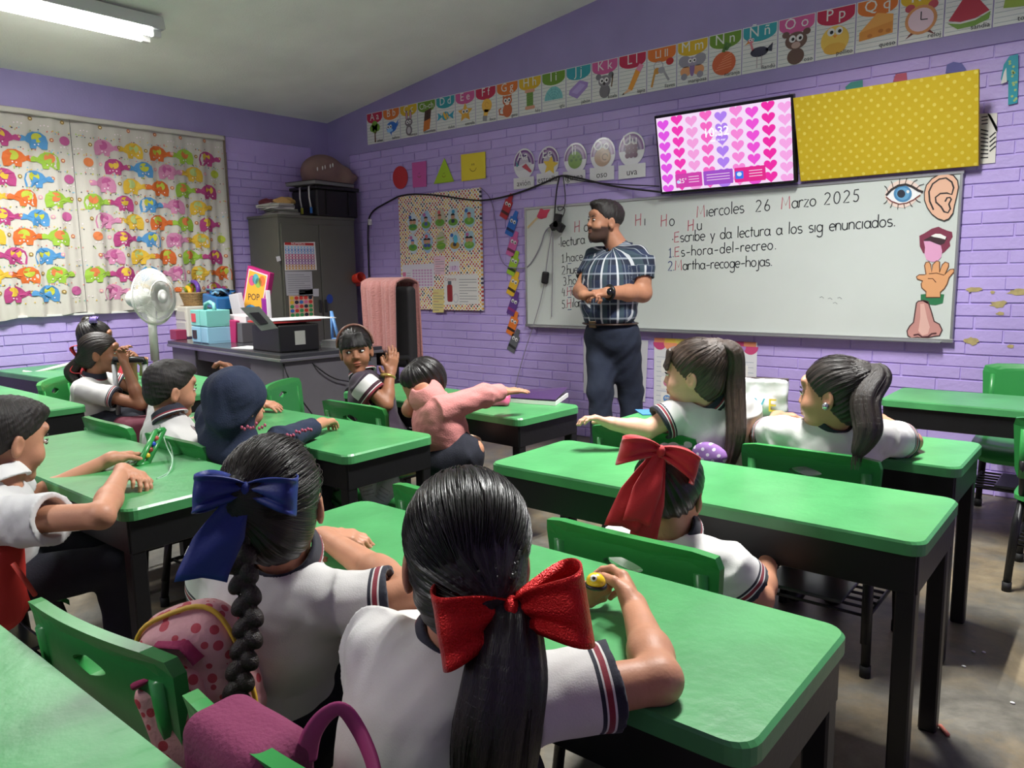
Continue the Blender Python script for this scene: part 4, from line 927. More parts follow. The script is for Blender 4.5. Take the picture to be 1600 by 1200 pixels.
def surf(prims, res, disp=None):
    """vertices and quads of the blended solid (surface nets)"""
    B = [p_bounds(p) for p in prims if p['op'] == '+']
    lo = np.min([b[0] for b in B], 0)-.012-2*res; hi = np.max([b[1] for b in B], 0)+.012+2*res
    n = np.ceil((hi-lo)/res).astype(int)+1
    ax = [lo[i]+res*np.arange(n[i]) for i in range(3)]
    D = np.full(n, 9.0)
    for p in prims:
        if p['t'] == 'p':
            X = np.stack(np.meshgrid(*ax, indexing='ij'), -1); d = p_dist(p, X); D = -smin(-D, -d, p['k']); continue
        b0, b1 = p_bounds(p); mg = p['k']+.02+2*res
        i0 = np.clip(np.floor((b0-mg-lo)/res).astype(int), 0, n); i1 = np.clip(np.ceil((b1+mg-lo)/res).astype(int)+1, 0, n)
        if (i1 <= i0).any(): continue
        sl = tuple(slice(i0[i], i1[i]) for i in range(3))
        X = np.stack(np.meshgrid(*[ax[i][sl[i]] for i in range(3)], indexing='ij'), -1); d = p_dist(p, X)
        if p['op'] == '+': D[sl] = smin(D[sl], d, p['k'])
        else: D[sl] = -smin(-D[sl], d, p['k'])
    if disp is not None:
        I = np.argwhere(np.abs(D) < .03)
        if len(I): D[tuple(I.T)] += disp(lo+I*res)
    S = D < 0
    c = [S[i:n[0]-1+i, j:n[1]-1+j, k:n[2]-1+k] for i in (0, 1) for j in (0, 1) for k in (0, 1)]
    cnt = sum(x.astype(np.int8) for x in c); act = (cnt > 0) & (cnt < 8)
    I = np.argwhere(act); idx = -np.ones(act.shape, int); idx[tuple(I.T)] = np.arange(len(I))
    cor = np.array([(i, j, k) for i in (0, 1) for j in (0, 1) for k in (0, 1)])
    val = np.stack([D[tuple((I+o).T)] for o in cor], 1)
    acc = np.zeros((len(I), 3)); num = np.zeros(len(I))
    for a in range(8):
        for b in range(a+1, 8):
            if np.abs(cor[a]-cor[b]).sum() != 1: continue
            m = (val[:, a] < 0) != (val[:, b] < 0)
            t = val[m, a]/(val[m, a]-val[m, b]); acc[m] += cor[a]+t[:, None]*(cor[b]-cor[a]); num[m] += 1
    V = lo+res*(I+acc/num[:, None])
    Q = []
    for a in range(3):
        o = [1, 1, 1]; o[a] = 0
        s0 = S[tuple(slice(1, n[i]-1) if i != a else slice(0, n[i]-1) for i in range(3))]
        s1 = S[tuple(slice(1, n[i]-1) if i != a else slice(1, n[i]) for i in range(3))]
        J = np.argwhere(s0 != s1)
        if not len(J): continue
        fl = s0[tuple(J.T)]; base = J.copy()
        for i in range(3):
            if i != a: base[:, i] += 1
        u, v = [(1, 2), (2, 0), (0, 1)][a]
        def g(du, dv):
            k = base.copy(); k[:, u] += du; k[:, v] += dv; return idx[tuple(k.T)]
        q = np.stack([g(-1, -1), g(0, -1), g(0, 0), g(-1, 0)], 1)
        q[~fl] = q[~fl][:, ::-1]; Q.append(q)
    Q = np.concatenate(Q)
    return V, Q
def soft(name, groups, m, parent=None, shift=None, attrs=None, mats=None):
    """groups: list of (prims, res, disp); all go into ONE mesh. attrs: name -> fn(V)"""
    Vs, Qs, n = [], [], 0
    for g in groups:
        V, Q = surf(*g); Vs.append(V); Qs.append(Q+n); n += len(V)
    V = np.concatenate(Vs); Q = np.concatenate(Qs)
    me = bpy.data.meshes.new(name); W = V-np.array(shift) if shift is not None else V
    me.vertices.add(len(V)); me.vertices.foreach_set('co', W.astype(np.float32).ravel())
    me.loops.add(Q.size); me.loops.foreach_set('vertex_index', Q.astype(np.int32).ravel())
    me.polygons.add(len(Q)); me.polygons.foreach_set('loop_start', np.arange(0, Q.size, 4, dtype=np.int32))
    me.update(calc_edges=True); me.validate()
    me.polygons.foreach_set('use_smooth', np.ones(len(me.polygons), bool))
    for k, fn in (attrs or {}).items():
        val = np.asarray(fn(V), np.float32)
        if val.ndim == 1: a = me.attributes.new(k, 'FLOAT', 'POINT'); a.data.foreach_set('value', val)
        else: a = me.attributes.new(k, 'FLOAT_VECTOR', 'POINT'); a.data.foreach_set('vector', val.ravel())
    me.materials.append(m)
    o = bpy.data.objects.new(name, me); COL.objects.link(o); parent_to(o, parent); return o
def folds(amp, scale, seed):
    r = np.random.RandomState(seed); Ks = r.normal(size=(5, 3))*scale; ph = r.rand(5)*6; W2 = r.normal(size=(5, 3))*scale*.5
    def f(X):
        d = 0
        for k, w, p in zip(Ks, W2, ph):
            s = np.sin(X@k+p+1.3*np.sin(X@w+p)); d = d+amp*(np.abs(s)**1.5*np.sign(s))/3
        return d
    return f

# materials of the people
def attr_node(N, name): n = N('Attribute'); n.attribute_name = name; return n
def skin_mat(name, col, beard=None):
    m = mat(name, col, .5, noise=.06, nscale=25, bump=.06, bscale=220, spec=.35)
    nt, N, LK, B = nodes(m); B.inputs['Subsurface Weight'].default_value = .06; B.inputs['Subsurface Radius'].default_value = (.02, .008, .004)
    src = B.inputs['Base Color'].links[0].from_socket
    a = attr_node(N, 'lip'); mx = N('MixRGB'); mx.inputs[2].default_value = lin((int(col[0]*.88), int(col[1]*.66), int(col[2]*.66)))
    LK(a.outputs['Fac'], mx.inputs[0]); LK(src, mx.inputs[1]); out = mx.outputs[0]
    if beard:
        a = attr_node(N, 'beard'); mx = N('MixRGB'); mx.inputs[2].default_value = lin(beard); LK(a.outputs['Fac'], mx.inputs[0]); LK(out, mx.inputs[1]); out = mx.outputs[0]
    LK(out, B.inputs['Base Color']); return m
def hair_mat(name, col, hi, rough=.38):
    m = mat(name, col, rough, spec=.5); nt, N, LK, B = nodes(m)
    a = attr_node(N, 'hq'); n = N('TexNoise'); n.inputs['Scale'].default_value = 34; n.inputs['Detail'].default_value = 3; LK(a.outputs['Vector'], n.inputs['Vector'])
    cr = N('ValToRGB'); e = cr.color_ramp.elements; e[0].position = .36; e[0].color = lin(col); e[1].position = .68; e[1].color = lin(hi)
    bp = N('Bump'); bp.inputs['Strength'].default_value = .55; bp.inputs['Distance'].default_value = .004
    LK(n.outputs[0], cr.inputs[0]); LK(cr.outputs[0], B.inputs['Base Color']); LK(n.outputs[0], bp.inputs['Height']); LK(bp.outputs[0], B.inputs['Normal'])
    return m
def band_mat(name, base, stops, att='band', bump=.09, rough=.85, body=None):
    """cloth with woven stripes: stops = [(distance, colour)] from the edge; body = colour off the sleeves"""
    m = mat(name, base, rough, noise=.03, nscale=12, bump=bump, bscale=420, sheen=.15); nt, N, LK, B = nodes(m)
    a = attr_node(N, att); out = B.inputs['Base Color'].links[0].from_socket
    if body is not None:
        sl = attr_node(N, 'slv'); st = N('Math', operation='GREATER_THAN'); st.inputs[1].default_value = .5; LK(sl.outputs['Fac'], st.inputs[0])
        mx = N('MixRGB'); mx.inputs[1].default_value = lin(body); LK(st.outputs[0], mx.inputs[0]); LK(out, mx.inputs[2]); out = mx.outputs[0]
    for d, c in sorted(stops, reverse=True):
        st = N('Math', operation='LESS_THAN'); st.inputs[1].default_value = d; LK(a.outputs['Fac'], st.inputs[0])
        mx = N('MixRGB'); mx.inputs[2].default_value = lin(c); LK(st.outputs[0], mx.inputs[0]); LK(out, mx.inputs[1]); out = mx.outputs[0]
    LK(out, B.inputs['Base Color']); return m
NAVY, MAR, OFFW = (26, 28, 44), (128, 32, 48), (210, 208, 205)
M_POLO = band_mat('white_polo_cloth', OFFW, [(.012, NAVY), (.015, OFFW), (.023, MAR), (.0255, OFFW), (.031, NAVY)])
M_VESTP = band_mat('navy_and_white_polo_cloth', OFFW, [(.010, MAR), (.014, OFFW), (.03, (60, 24, 40))], body=(46, 30, 48))
M_SHIRT = band_mat('white_shirt_cloth', (206, 206, 205), [])
M_COLLAR = band_mat('navy_collar_cloth', NAVY, [(.005, NAVY), (.009, OFFW), (.015, MAR)], att='rim')
M_WCOLL = mat('white_collar_cloth', (224, 224, 222), .85)
M_NAVYC = mat('navy_trousers_cloth', (26, 28, 40), .9, noise=.1, nscale=30, bump=.2, bscale=250)
M_EYEW = mat('eye_white', (236, 234, 230), .2); M_IRIS = mat('eye_iris', (30, 18, 14), .15)
M_SHOE = mat('white_shoe', (244, 243, 240), .5); M_SHOEB = mat('black_shoe', (24, 24, 26), .4)
SKINS = {'a': skin_mat('skin_light', (216, 166, 140)), 'b': skin_mat('skin_tan', (190, 136, 108)), 'c': skin_mat('skin_brown', (150, 102, 76)), 't': skin_mat('skin_teacher', (176, 124, 96), (58, 44, 40))}
HAIRS = {'black': hair_mat('hair_black', (13, 11, 11), (38, 33, 31), .33), 'brown': hair_mat('hair_brown', (40, 30, 24), (84, 66, 54), .45), 'dark': hair_mat('hair_dark_brown', (22, 17, 15), (52, 41, 35), .45), 'short': hair_mat('hair_cropped', (20, 17, 16), (48, 41, 38), .6)}

def frame(az, pitch=0, roll=0):
    """rows: right, forward, up (degrees; az from +X, pitch up, roll to the right)"""
    f = V3(cos(R(az))*cos(R(pitch)), sin(R(az))*cos(R(pitch)), sin(R(pitch)))
    r = nrmz(np.cross(f, V3(0, 0, 1))); u = np.cross(r, f)
    c, s = cos(R(roll)), sin(R(roll))
    return np.stack([r*c-u*s, f, r*s+u*c])
def hand_prims(w, f, n, side, curl=(.3, .4, .3), spread=.12, s=1.0, thumb=(.8, .6, .25)):
    """palm, four fingers and a thumb; w wrist, f finger direction, n palm normal"""
    w = np.array(w, float); f = nrmz(f); n = np.array(n, float); n = nrmz(n-f*(n@f)); th = np.cross(f, n)*(1 if side == 'R' else -1)
    P = [rbox(w+f*.034*s, (.026*s, .036*s, .0115*s), np.stack([th, f, n]), .010*s, .012), cap(w-f*.012*s, w+f*.012*s, .0165*s, .0175*s, .012),
         ell(w+f*.022*s+th*.017*s+n*.006*s, (.014*s, .022*s, .012*s), np.stack([th, f, n]), .01)]
    cs = curl if isinstance(curl[0], (tuple, list)) else [curl]*4
    for i, (la, L) in enumerate(((.0205, .056), (.007, .062), (-.0065, .058), (-.0195, .046))):
        p = w+f*(.066-.004*abs(i-1.2))*s+th*la*s; a = 0; r = (.0073, .0074, .0071, .0062)[i]*s
        d0 = nrmz(f+th*(spread*(1.5-i)/1.5))
        for j, fr in enumerate((.45, .31, .24)):
            a += cs[i][j]; d = d0*cos(a)+n*sin(a); q = p+d*L*fr*s
            P.append(cap(p, q, r, r*.9, .004 if j else .008)); p = q; r *= .9
    b = w+f*.018*s+th*.02*s; d = nrmz(th*thumb[0]+f*thumb[1]+n*thumb[2]); q = b+d*.03*s; P.append(cap(b, q, .0095*s, .0082*s, .008))
    d2 = nrmz(d*.7+f*.5+n*thumb[2]*.8-th*.25); q2 = q+d2*.024*s; P.append(cap(q, q2, .0082*s, .007*s, .004))
    return P
def head_prims(c, F, s, adult=False, mouth=0):
    L = lambda x, y, z: c+(F[0]*x+F[1]*y+F[2]*z)*s
    E = lambda p, r, k=.01, op='+', G=None: ell(L(*p), np.array(r)*s, F if G is None else G@F, k*s, op)
    jw = .03 if adult else .026
    P = [E((0, -.012, .025), (.072, .092, .08)), E((0, .03, -.02), (.062, .062, .072), .02), E((0, .038, -.072), (.048, .048, .04), .02), E((0, .066, -.098), (jw, .026, .02), .015),
         E((-.034, .062, -.04), (.026, .026, .026), .02), E((.034, .062, -.04), (.026, .026, .026), .02),
         E((0, .08, .038), (.045, .012, .018), .02),
         E((-.031, .1, .0), (.018, .014, .011), .008, '-'), E((.031, .1, .0), (.018, .014, .011), .008, '-'),
         cap(L(0, .086, .004), L(0, .1 if adult else .0965, -.026), .0065*s, (.0105 if adult else .0095)*s, .01*s), E((-.010, .0905, -.03), (.0075, .009, .0065), .006), E((.010, .0905, -.03), (.0075, .009, .0065), .006),
         E((0, .09, -.0555), (.02, .009, .0055), .004), E((0, .089, -.066), (.017, .009, .0065), .004)]
    if mouth: P.append(E((0, .1, -.061), (.012, .012, .004), .002, '-'))
    for d in (-1, 1):
        G = np.array([[cos(.35), d*sin(.35), 0], [-d*sin(.35), cos(.35), 0], [0, 0, 1]])
        P += [E((d*.073, -.004, -.018), (.008, .019, .031), .006, '+', G), E((d*.081, .0, -.014), (.006, .010, .018), .004, '-', G)]
    return P, L
def lip_attr(L, s):
    c1, c2 = L(0, .097, -.0555), L(0, .096, -.067)
    return lambda V: np.clip(1.4-np.linalg.norm((V-(c1+c2)/2)/ (np.array([.021, .014, .013])*s), axis=1)*0-np.minimum(np.linalg.norm(V-c1, axis=1), np.linalg.norm(V-c2, axis=1))/(.016*s), 0, .8)
def eye_parts(L, F, s, parent, sh, gaze=(0, 0), brow=None):
    e = MB()
    FR = Matrix([list(F[0]), list(F[1]), list(F[2])]).transposed()
    for d in (-1, 1):
        e.ell(Vector(L(d*.031, .0845, .0)), (.0125*s, .0065*s, .0052*s), M_EYEW, FR, 14)
        e.ell(Vector(L(d*.031+gaze[0], .0882, gaze[1])), (.0064*s, .0035*s, .0055*s), M_IRIS, FR, 12)
    e.build('eyes', parent, sh)
    b = MB()
    for d in (-1, 1):
        b.tube([Vector(L(d*x, y, z)) for x, y, z in ((.014, .092, .017), (.03, .0905, .0205), (.047, .080, .016))], [.0018*s, .0024*s, .0012*s], brow or HAIRS['black'], 6)
        b.tube([Vector(L(d*x, y, z)) for x, y, z in ((.017, .0895, .003), (.031, .0925, .0075), (.045, .083, .002))], [.0012*s, .002*s, .0012*s], M_IRIS, 6)
    b.build('eyebrows', parent, sh)
def axis_q(c, T):
    """strand coordinate of a head of hair combed towards T"""
    ax = nrmz(np.array(T)-np.array(c))
    def f(V):
        q = V-c; s = q@ax; p = q-s[:, None]*ax; return p/(np.linalg.norm(p, axis=1)[:, None]+1e-6)+ax*(s[:, None]*.6)
    return f
def chain_q(pts):
    pts = [np.array(p) for p in pts]
    def f(V):
        best = np.full(len(V), 9.); out = np.zeros_like(V); al = 0
        for a, b in zip(pts[:-1], pts[1:]):
            d = b-a; L = np.linalg.norm(d)+1e-9; h = np.clip(((V-a)@d)/L**2, 0, 1); q = V-a-h[:, None]*d; ds = np.linalg.norm(q, axis=1); m = ds < best
            best[m] = ds[m]; out[m] = q[m]/(ds[m][:, None]+1e-6)+(d/L)*((al+h[m]*L)*1.2)[:, None]; al += L
        return out
    return f
def bez(p, n=10):
    p = [np.array(x, float) for x in p]; out = []
    for i in range(len(p)-1):
        a, b, c, d = p[max(i-1, 0)], p[i], p[i+1], p[min(i+2, len(p)-1)]
        for k in range(n):
            t = k/n; out.append(.5*((2*b)+(-a+c)*t+(2*a-5*b+4*c-d)*t*t+(-a+3*b-3*c+d)*t**3))
    return out+[p[-1]]
def tail_prims(path, radii, k=.012):
    n = len(path)
    rr = np.interp(np.linspace(0, 1, n), np.linspace(0, 1, len(radii)), radii)
    return [cap(path[i], path[i+1], rr[i], rr[i+1], k) for i in range(n-1)]
def bow(name, c, rx, up, w, h, m, parent, sh, bulge=.35, droop=.1, tails=(), knot=None, th=.0025, wrink=.06):
    """ribbon bow: c centre, rx along the loops, up across the ribbon; tails = [(dx, dz, dn, width)] end points"""
    c = Vector(c); rx = Vector(rx).normalized(); up = Vector(up); up = (up-rx*up.dot(rx)).normalized(); nn = rx.cross(up)
    mb = MB()
    for sd in (-1, 1):
        def fn(u, v, sd=sd):
            t = u; x = w*sin(pi*t)**.8; y = bulge*w*sin(2*pi*t)*(.6+.4*sin(pi*t)); ww = h*(.28+.72*sin(pi*t)**.7)
            z = (v-.5)*ww; z2 = z-droop*w*(x/w)**2+wrink*h*sin(9*v+5*t)*sin(pi*t)
            y2 = y+wrink*h*sin(14*v+3*t)*(.4+.6*(1-sin(pi*t)))
            return tuple(c+rx*sd*x+up*z2+nn*y2)
        mb.grid(fn, 26, 10, m)
    for dx, dz, dn, tw in tails:
        def ft(u, v):
            x = dx*w*u**.8; z = dz*h*u-0.0; n_ = dn*w*sin(pi*u*.5)+.04*w*sin(7*u+6*v); tww = tw*(.35+.65*min(1, u*1.8))
            cut = .18*h*abs(v-.5)*(u > .95)
            return tuple(c+rx*(x+(v-.5)*tww)+up*(z-cut)+nn*n_)
        mb.grid(ft, 20, 8, m)
    k0 = len(mb.v); o = mb.build(name, parent, sh, {'solid': th})
    kb = MB(); FR = Matrix((rx, up, nn)).transposed(); kb.ell(c+nn*.0, (w*.13, h*.2, w*.16), knot or m, FR, 14); kb.build('knot', o, sh)
    return o
# ------------------------------------------------------------------ a seated child (joints in world coordinates)
def A(px, py, **k): return np.array(at(px, py, **k))
def tail_fibres(path, radii, n, m, parent, SH, seed):
    rs = np.random.RandomState(seed); mb = MB(); P = np.array(path); N_ = len(P); rr = np.interp(np.linspace(0, 1, N_), np.linspace(0, 1, len(radii)), radii)
    tg = nrmz(P[-1]-P[N_//2]); ex = np.concatenate([P, P[-1]+np.outer(np.linspace(.01, .05, 4), tg)]); rr = np.concatenate([rr, [max(rr[-1], .01)]*4]); M_ = len(ex)
    e1 = nrmz(np.cross(tg, V3(1, .3, 0))); e2 = np.cross(tg, e1)
    for k in range(n):
        a = rs.rand()*6.28; i0 = rs.randint(0, M_//2); i1 = rs.randint(i0+M_//3, M_); lift = rs.uniform(.99, 1.12); dr_ = rs.uniform(-.5, .5)
        mb.tube([Vector(ex[i]+(e1*cos(a+dr_*(i-i0)/M_)+e2*sin(a+dr_*(i-i0)/M_))*rr[i]*lift) for i in range(i0, i1+(i1 < M_), 2)], .0007, m, 3, caps=False)
    mb.build('loose_hair', parent, SH)
def person(label, head, neck, pelvis, az, arms, skin='b', hair='black', s=.93, sh=.128, top='polo', style='pulled', tie=None, tail=None, res=.0045, hres=.0032, face=True,
           bottom='skirt', bmat=None, legs='sit', sleeve=.6, group='pupils', extras=None, lap=None, shs=None, gaze=(0, 0), shoe=None, seed=0, collar=True, arm_r=1.0, bangs=False, bw=1.0, shoes=True, nape=1):
    hc, haz, hp, hr = head; hc = np.array(hc, float); neck = np.array(neck, float); pel = np.array(pelvis, float)
    base = V3(pel[0], pel[1], 0); t = thing('person', label, 'person', base, 0, group); SH = tuple(base)
    F = frame(haz, hp, hr); T = frame(az); T[2] = nrmz(neck-pel); T[1] = nrmz(T[1]-T[2]*(T[1]@T[2])); T[0] = np.cross(T[1], T[2])
    lat, fwd, upv = T
    S = shs or (neck-upv*.045-lat*sh, neck-upv*.045+lat*sh); S = [np.array(x, float) for x in S]
    HP, L = head_prims(hc, F, s)
    HP += [cap(L(0, -.018, -.06), neck+fwd*.005-upv*.02, .043*s, .047*s, .02)]
    sk = SKINS[skin]; body = [(HP, hres if face else hres*1.3, None)]
    slv = []
    for i, (sd, arm) in enumerate(zip('LR', arms)):
        if arm is None: slv.append(None); continue
        el, wr = np.array(arm[0], float), np.array(arm[1], float); hd = arm[2]
        slen = arm[3] if len(arm) > 3 else sleeve
        a = arm_r; P = [cap(S[i]+(el-S[i])*.36, el, .034*a, .031*a, .01), cap(el, el+(wr-el)*.35, .031*a, .031*a, .012), cap(el+(wr-el)*.3, wr, .031*a, .0205*a, .015), cap(neck-upv*.04, S[i], .03, .028, .01), cap(S[i], S[i]+(el-S[i])*.4, .028, .03, .01)] if slen <= 1 else [cap(neck-upv*.04, S[i], .028, .026, .01), cap(S[i], el, .026, .022, .01), cap(el, el+(wr-el)*.35, .022, .022, .01), cap(el+(wr-el)*.3, wr, .022*a, .0205*a, .015)]
        f = nrmz(hd.get('f', wr-el)); P += hand_prims(wr, f, hd.get('n', (0, 0, -1)), sd, hd.get('curl', (.35, .45, .3)), hd.get('spread', .12), hd.get('s', .95), hd.get('thumb', (.8, .6, .25)))
        body.append((P, hd.get('res', .0034), None)); slv.append((S[i], el, slen, wr))
    # legs
    kn = []; kz = .40
    for d in (-1, 1):
        if legs == 'sit': k = pel+lat*d*.075+fwd*.30; k[2] = kz; an = k+fwd*.02-lat*d*.01; an[2] = .075
        elif legs is None: continue
        else: k, an = [np.array(x, float) for x in legs[(d+1)//2]]
        kn.append((k, an)); hipj = pel+lat*d*.07+V3(0, 0, -.015)
        if bottom == 'pants': continue
        body.append(([cap(hipj+(k-hipj)*.55, k, .048, .037, .02), cap(k, k+(an-k)*.4, .037, .038, .02), cap(k+(an-k)*.35, an, .038, .027, .02)], .006, None))
    bo = soft('body', body, sk, t, SH, {'lip': lip_attr(L, s)})
    if face: eye_parts(L, F, s, t, SH, gaze, HAIRS['black'])
    # shirt
    wst = (pel+neck)/2; LT = np.stack([lat, fwd, upv]); Lz = np.linalg.norm(neck-pel)
    SP = [ell(pel+upv*.03, (.122*bw, .105, .11), LT, .05), ell(wst, (.118*bw, .098, Lz*.45), LT, .05), ell(neck-upv*.12, (.128*bw, .096, .11), LT, .05), cap(S[0]+lat*.015, S[1]-lat*.015, .046, .046, .05), cap(neck-upv*.05, neck-upv*.012, .055, .046, .03)]
    bands = []
    for q in slv:
        if q is None: continue
        a, el, sl, wr = q
        if sl <= 1.0:
            e = a+(el-a)*sl; g_ = .007*(top == 'shirt'); SP.append(cone(a, e, .053+g_, .06+g_, .03)); bands.append((a, e))
        else: SP += [cone(a, el, .05, .045, .03), ell(el, (.046, .046, .046), None, .02), cone(el, el+(wr-el)*(sl-1), .045, .036, .02)]; bands.append((el, el+(wr-el)*(sl-1)))
    for q in slv:
        if q is None: continue
        a, el, sl, wr = q
        if sl <= 1.0: e = a+(el-a)*sl; SP.append(cone(e-(el-a)*.18, e+(el-a)*.3, .045, .047, .004, '-'))
        else: e = el+(wr-el)*(sl-1); SP.append(cone(e-(wr-el)*.1, e+(wr-el)*.3, .028, .03, .004, '-'))
    SP.append(cap(neck-upv*.01, L(0, -.02, -.07), .047, .045, .006, '-'))
    def band(V):
        o = np.ones(len(V))
        for a, e in bands:
            d = e-a; Ln = np.linalg.norm(d); u = d/Ln; q = V-a; tt = q@u; pr = np.linalg.norm(q-tt[:, None]*u, axis=1)
            m_ = (pr < .085) & (tt > Ln*.45) & (tt < Ln+.02); o[m_] = np.maximum(Ln-tt[m_], 0)
        return o
    def slvf(V):
        o = np.zeros(len(V))
        for a, e in bands:
            d = e-a; Ln = np.linalg.norm(d); u = d/Ln; q = V-a; tt = q@u; pr = np.linalg.norm(q-tt[:, None]*u, axis=1); o = np.maximum(o, np.clip((tt-.0)/.02, 0, 1)*(pr < .072)*(tt < Ln+.02))
        return o
    f1_, f2_ = folds(.0036, 24, seed), folds(.0016, 60, seed+50); fd = lambda X: f1_(X)+f2_(X)
    tm = {'polo': M_POLO, 'vest': M_VESTP, 'shirt': M_SHIRT}.get(top, top)
    nm = {'polo': 'polo_shirt', 'vest': 'polo_shirt', 'shirt': 'shirt'}.get(top, 'hooded_jacket')
    soft(nm, [(SP, res, fd)], tm, t, SH, {'band': band, 'slv': slvf})
    if collar:
        ca = nrmz(L(0, -.02, -.07)-(neck-upv*.01)); c0 = neck-ca*.006+fwd*.004; c1 = neck+ca*.032
        CP = [cone(c0, c1, .069, .057, .004), cone(c0-ca*.01, c1+ca*.01, .057, .049, .003, '-')]
        rim = lambda V: np.maximum((V-c0)@ca, 0)
        soft('collar', [(CP, .0034, None)], M_WCOLL if top == 'shirt' else M_COLLAR, t, SH, {'rim': rim})
    # skirt or trousers
    if legs is not None:
        bm_ = bmat or M_NAVYC; BP = [ell(pel+V3(0, 0, .0), (.135*bw, .115, .085), np.stack([lat, fwd, V3(0, 0, 1)]), .04)]
        for d, (k, an) in zip((-1, 1), kn):
            hj = pel+lat*d*.07
            if bottom == 'skirt': BP.append(cap(hj, hj+(k-hj)*.8, .08, .082, .06))
            elif bottom == 'shorts': BP += [cap(hj, hj+(k-hj)*.55, .098, .088, .05), cone(hj+(k-hj)*.4, hj+(k-hj)*.95, .088, .076, .02)]
            else: BP += [cap(hj, k, .075, .058, .03), cap(k, k+(an-k)*.95, .056, .045, .02)]
        soft({'skirt': 'skirt', 'shorts': 'shorts'}.get(bottom, 'trousers'), [(BP, .0075, folds(.004, 30, seed+3))], bm_, t, SH)
        for k, an in (kn if shoes else []):
            fd_ = nrmz(V3(fwd[0], fwd[1], 0)); z = an[2]-.045
            soft('shoe', [([ell(an+fd_*.045-V3(0, 0, .042), (.038, .098, .032), np.stack([np.cross(fd_, V3(0, 0, 1)), fd_, V3(0, 0, 1)]), .01), cap(an-V3(0, 0, .03), an+V3(0, 0, .0), .036, .034, .02)], .006, None)], shoe or M_SHOEB, t, SH)
    # hair
    hm = HAIRS[hair]
    if style:
        E = lambda p, r, k=.01, op='+': ell(L(*p), np.array(r)*s, F, k*s, op)
        if style == 'short':
            P = [E((0, -.012, .031), (.0772, .0972, .083)), E((0, -.033, -.03), (.06, .066, .055), .03), E((0, .035, .082), (.055, .06, .028), .03), half(L(0, .07, .06), -(F[2]*1.0-F[1]*1.25)*1, .006) if False else half(L(0, .078, .056), F[1]*.9-F[2]*1.0, .008)]
            Tq = L(0, -.04, .12); hd = folds(.0014, 190, seed)
        else:
            Tq = L(*(tie or (0, -.09, .03)))
            P = [E((0, -.014, .028), (.081, .102, .087)), E((0, -.035, -.04 if nape else .0), (.066, .07, .062), .03), E(((tie or (0, -.09, .03))), (.03, .03, .03), .05), half(L(0, .083, .064), F[1]*1.0-F[2]*.78, .008)]
            hd = None
        if hd is None:
            ax = nrmz(Tq-hc); e1 = nrmz(np.cross(ax, F[2])); e2 = np.cross(ax, e1); rs = np.random.RandomState(seed+9)
            fr, ph = rs.randint(18, 60, 6), rs.rand(6)*6
            def hd(X):
                q = X-hc; an = np.arctan2(q@e2, q@e1); return sum(np.sin(f_*an+p_)*.0008*(30/f_)**.5 for f_, p_ in zip(fr, ph))
        gr = [(P, hres*1.05, hd)]
        if bangs:
            BPn = []
            for k in range(9):
                x = -.056+.014*k; BPn.append(cap(L(x*.7, .072, .078), L(x, .1-.35*abs(x), .026-.1*abs(x)+.004*(k % 2)), .011*s, .007*s, .008))
            gr.append((BPn, hres, None))
        soft('hair', gr, hm, t, SH, {'hq': axis_q(hc, Tq)})
        if tail:
            pts = [np.array(L(*p[1:]) if p[0] == 'h' else p, float) for p in tail[0]]; path = bez(pts, 7)
            r_ = np.random.RandomState(seed+2); fr = r_.randint(5, 16, 5); ph = r_.rand(5)*6; cq = chain_q(path)
            def td(X):
                q = cq(X); e1 = nrmz(np.cross(upv, F[1])); an = np.arctan2(q@F[0], q@F[1]); return sum(np.sin(f_*an+p_)*.0011*(8/f_)**.5 for f_, p_ in zip(fr, ph))
            pt_ = soft('ponytail', [(tail_prims(path, tail[1]), res*.8, td)], hm, t, SH, {'hq': cq})
            tail_fibres(path, tail[1], 130, hm, pt_, SH, seed+20)
    if extras: extras(t, L, F, SH, dict(neck=neck, lat=lat, fwd=fwd, up=upv, s=s, hc=hc, pel=pel, S=S))
    return t
def strands(name, L, F, hc, s, T, n, m, parent, SH, seed=1, r=.0006, lift=.0015, zmin=-.03):
    """loose fibres lying on a combed head, running to the tie point T"""
    rnd = np.random.RandomState(seed); mb = MB(); Tl = np.array(T)
    rad = np.array([.0825, .1035, .0885]); c0 = np.array([0, -.014, .028])
    k = 0
    while k < n:
        d = rnd.normal(size=3); d /= np.linalg.norm(d)
        if d[1]*1.0-d[2]*.78 > .25: continue
        tdir = (Tl-c0)/rad; tdir /= np.linalg.norm(tdir); a0 = math.acos(np.clip(d@tdir, -1, 1))
        if a0 < .6: continue
        k += 1; ln = min(a0-.3, rnd.uniform(.5, 1.3)); pts = []; e = nrmz(d-tdir*(d@tdir)); lf = lift*rnd.uniform(.2, 1.6)
        for q in range(7):
            a = a0-ln*q/6; v = tdir*cos(a)+e*sin(a); p = c0+rad*v*(1+lf/.09*sin(pi*q/6)); pts.append(Vector(L(*p)))
        mb.tube(pts, [r*.3]+[r]*5+[r*.3], m, 3, caps=False)
    return mb.build(name, parent, SH)

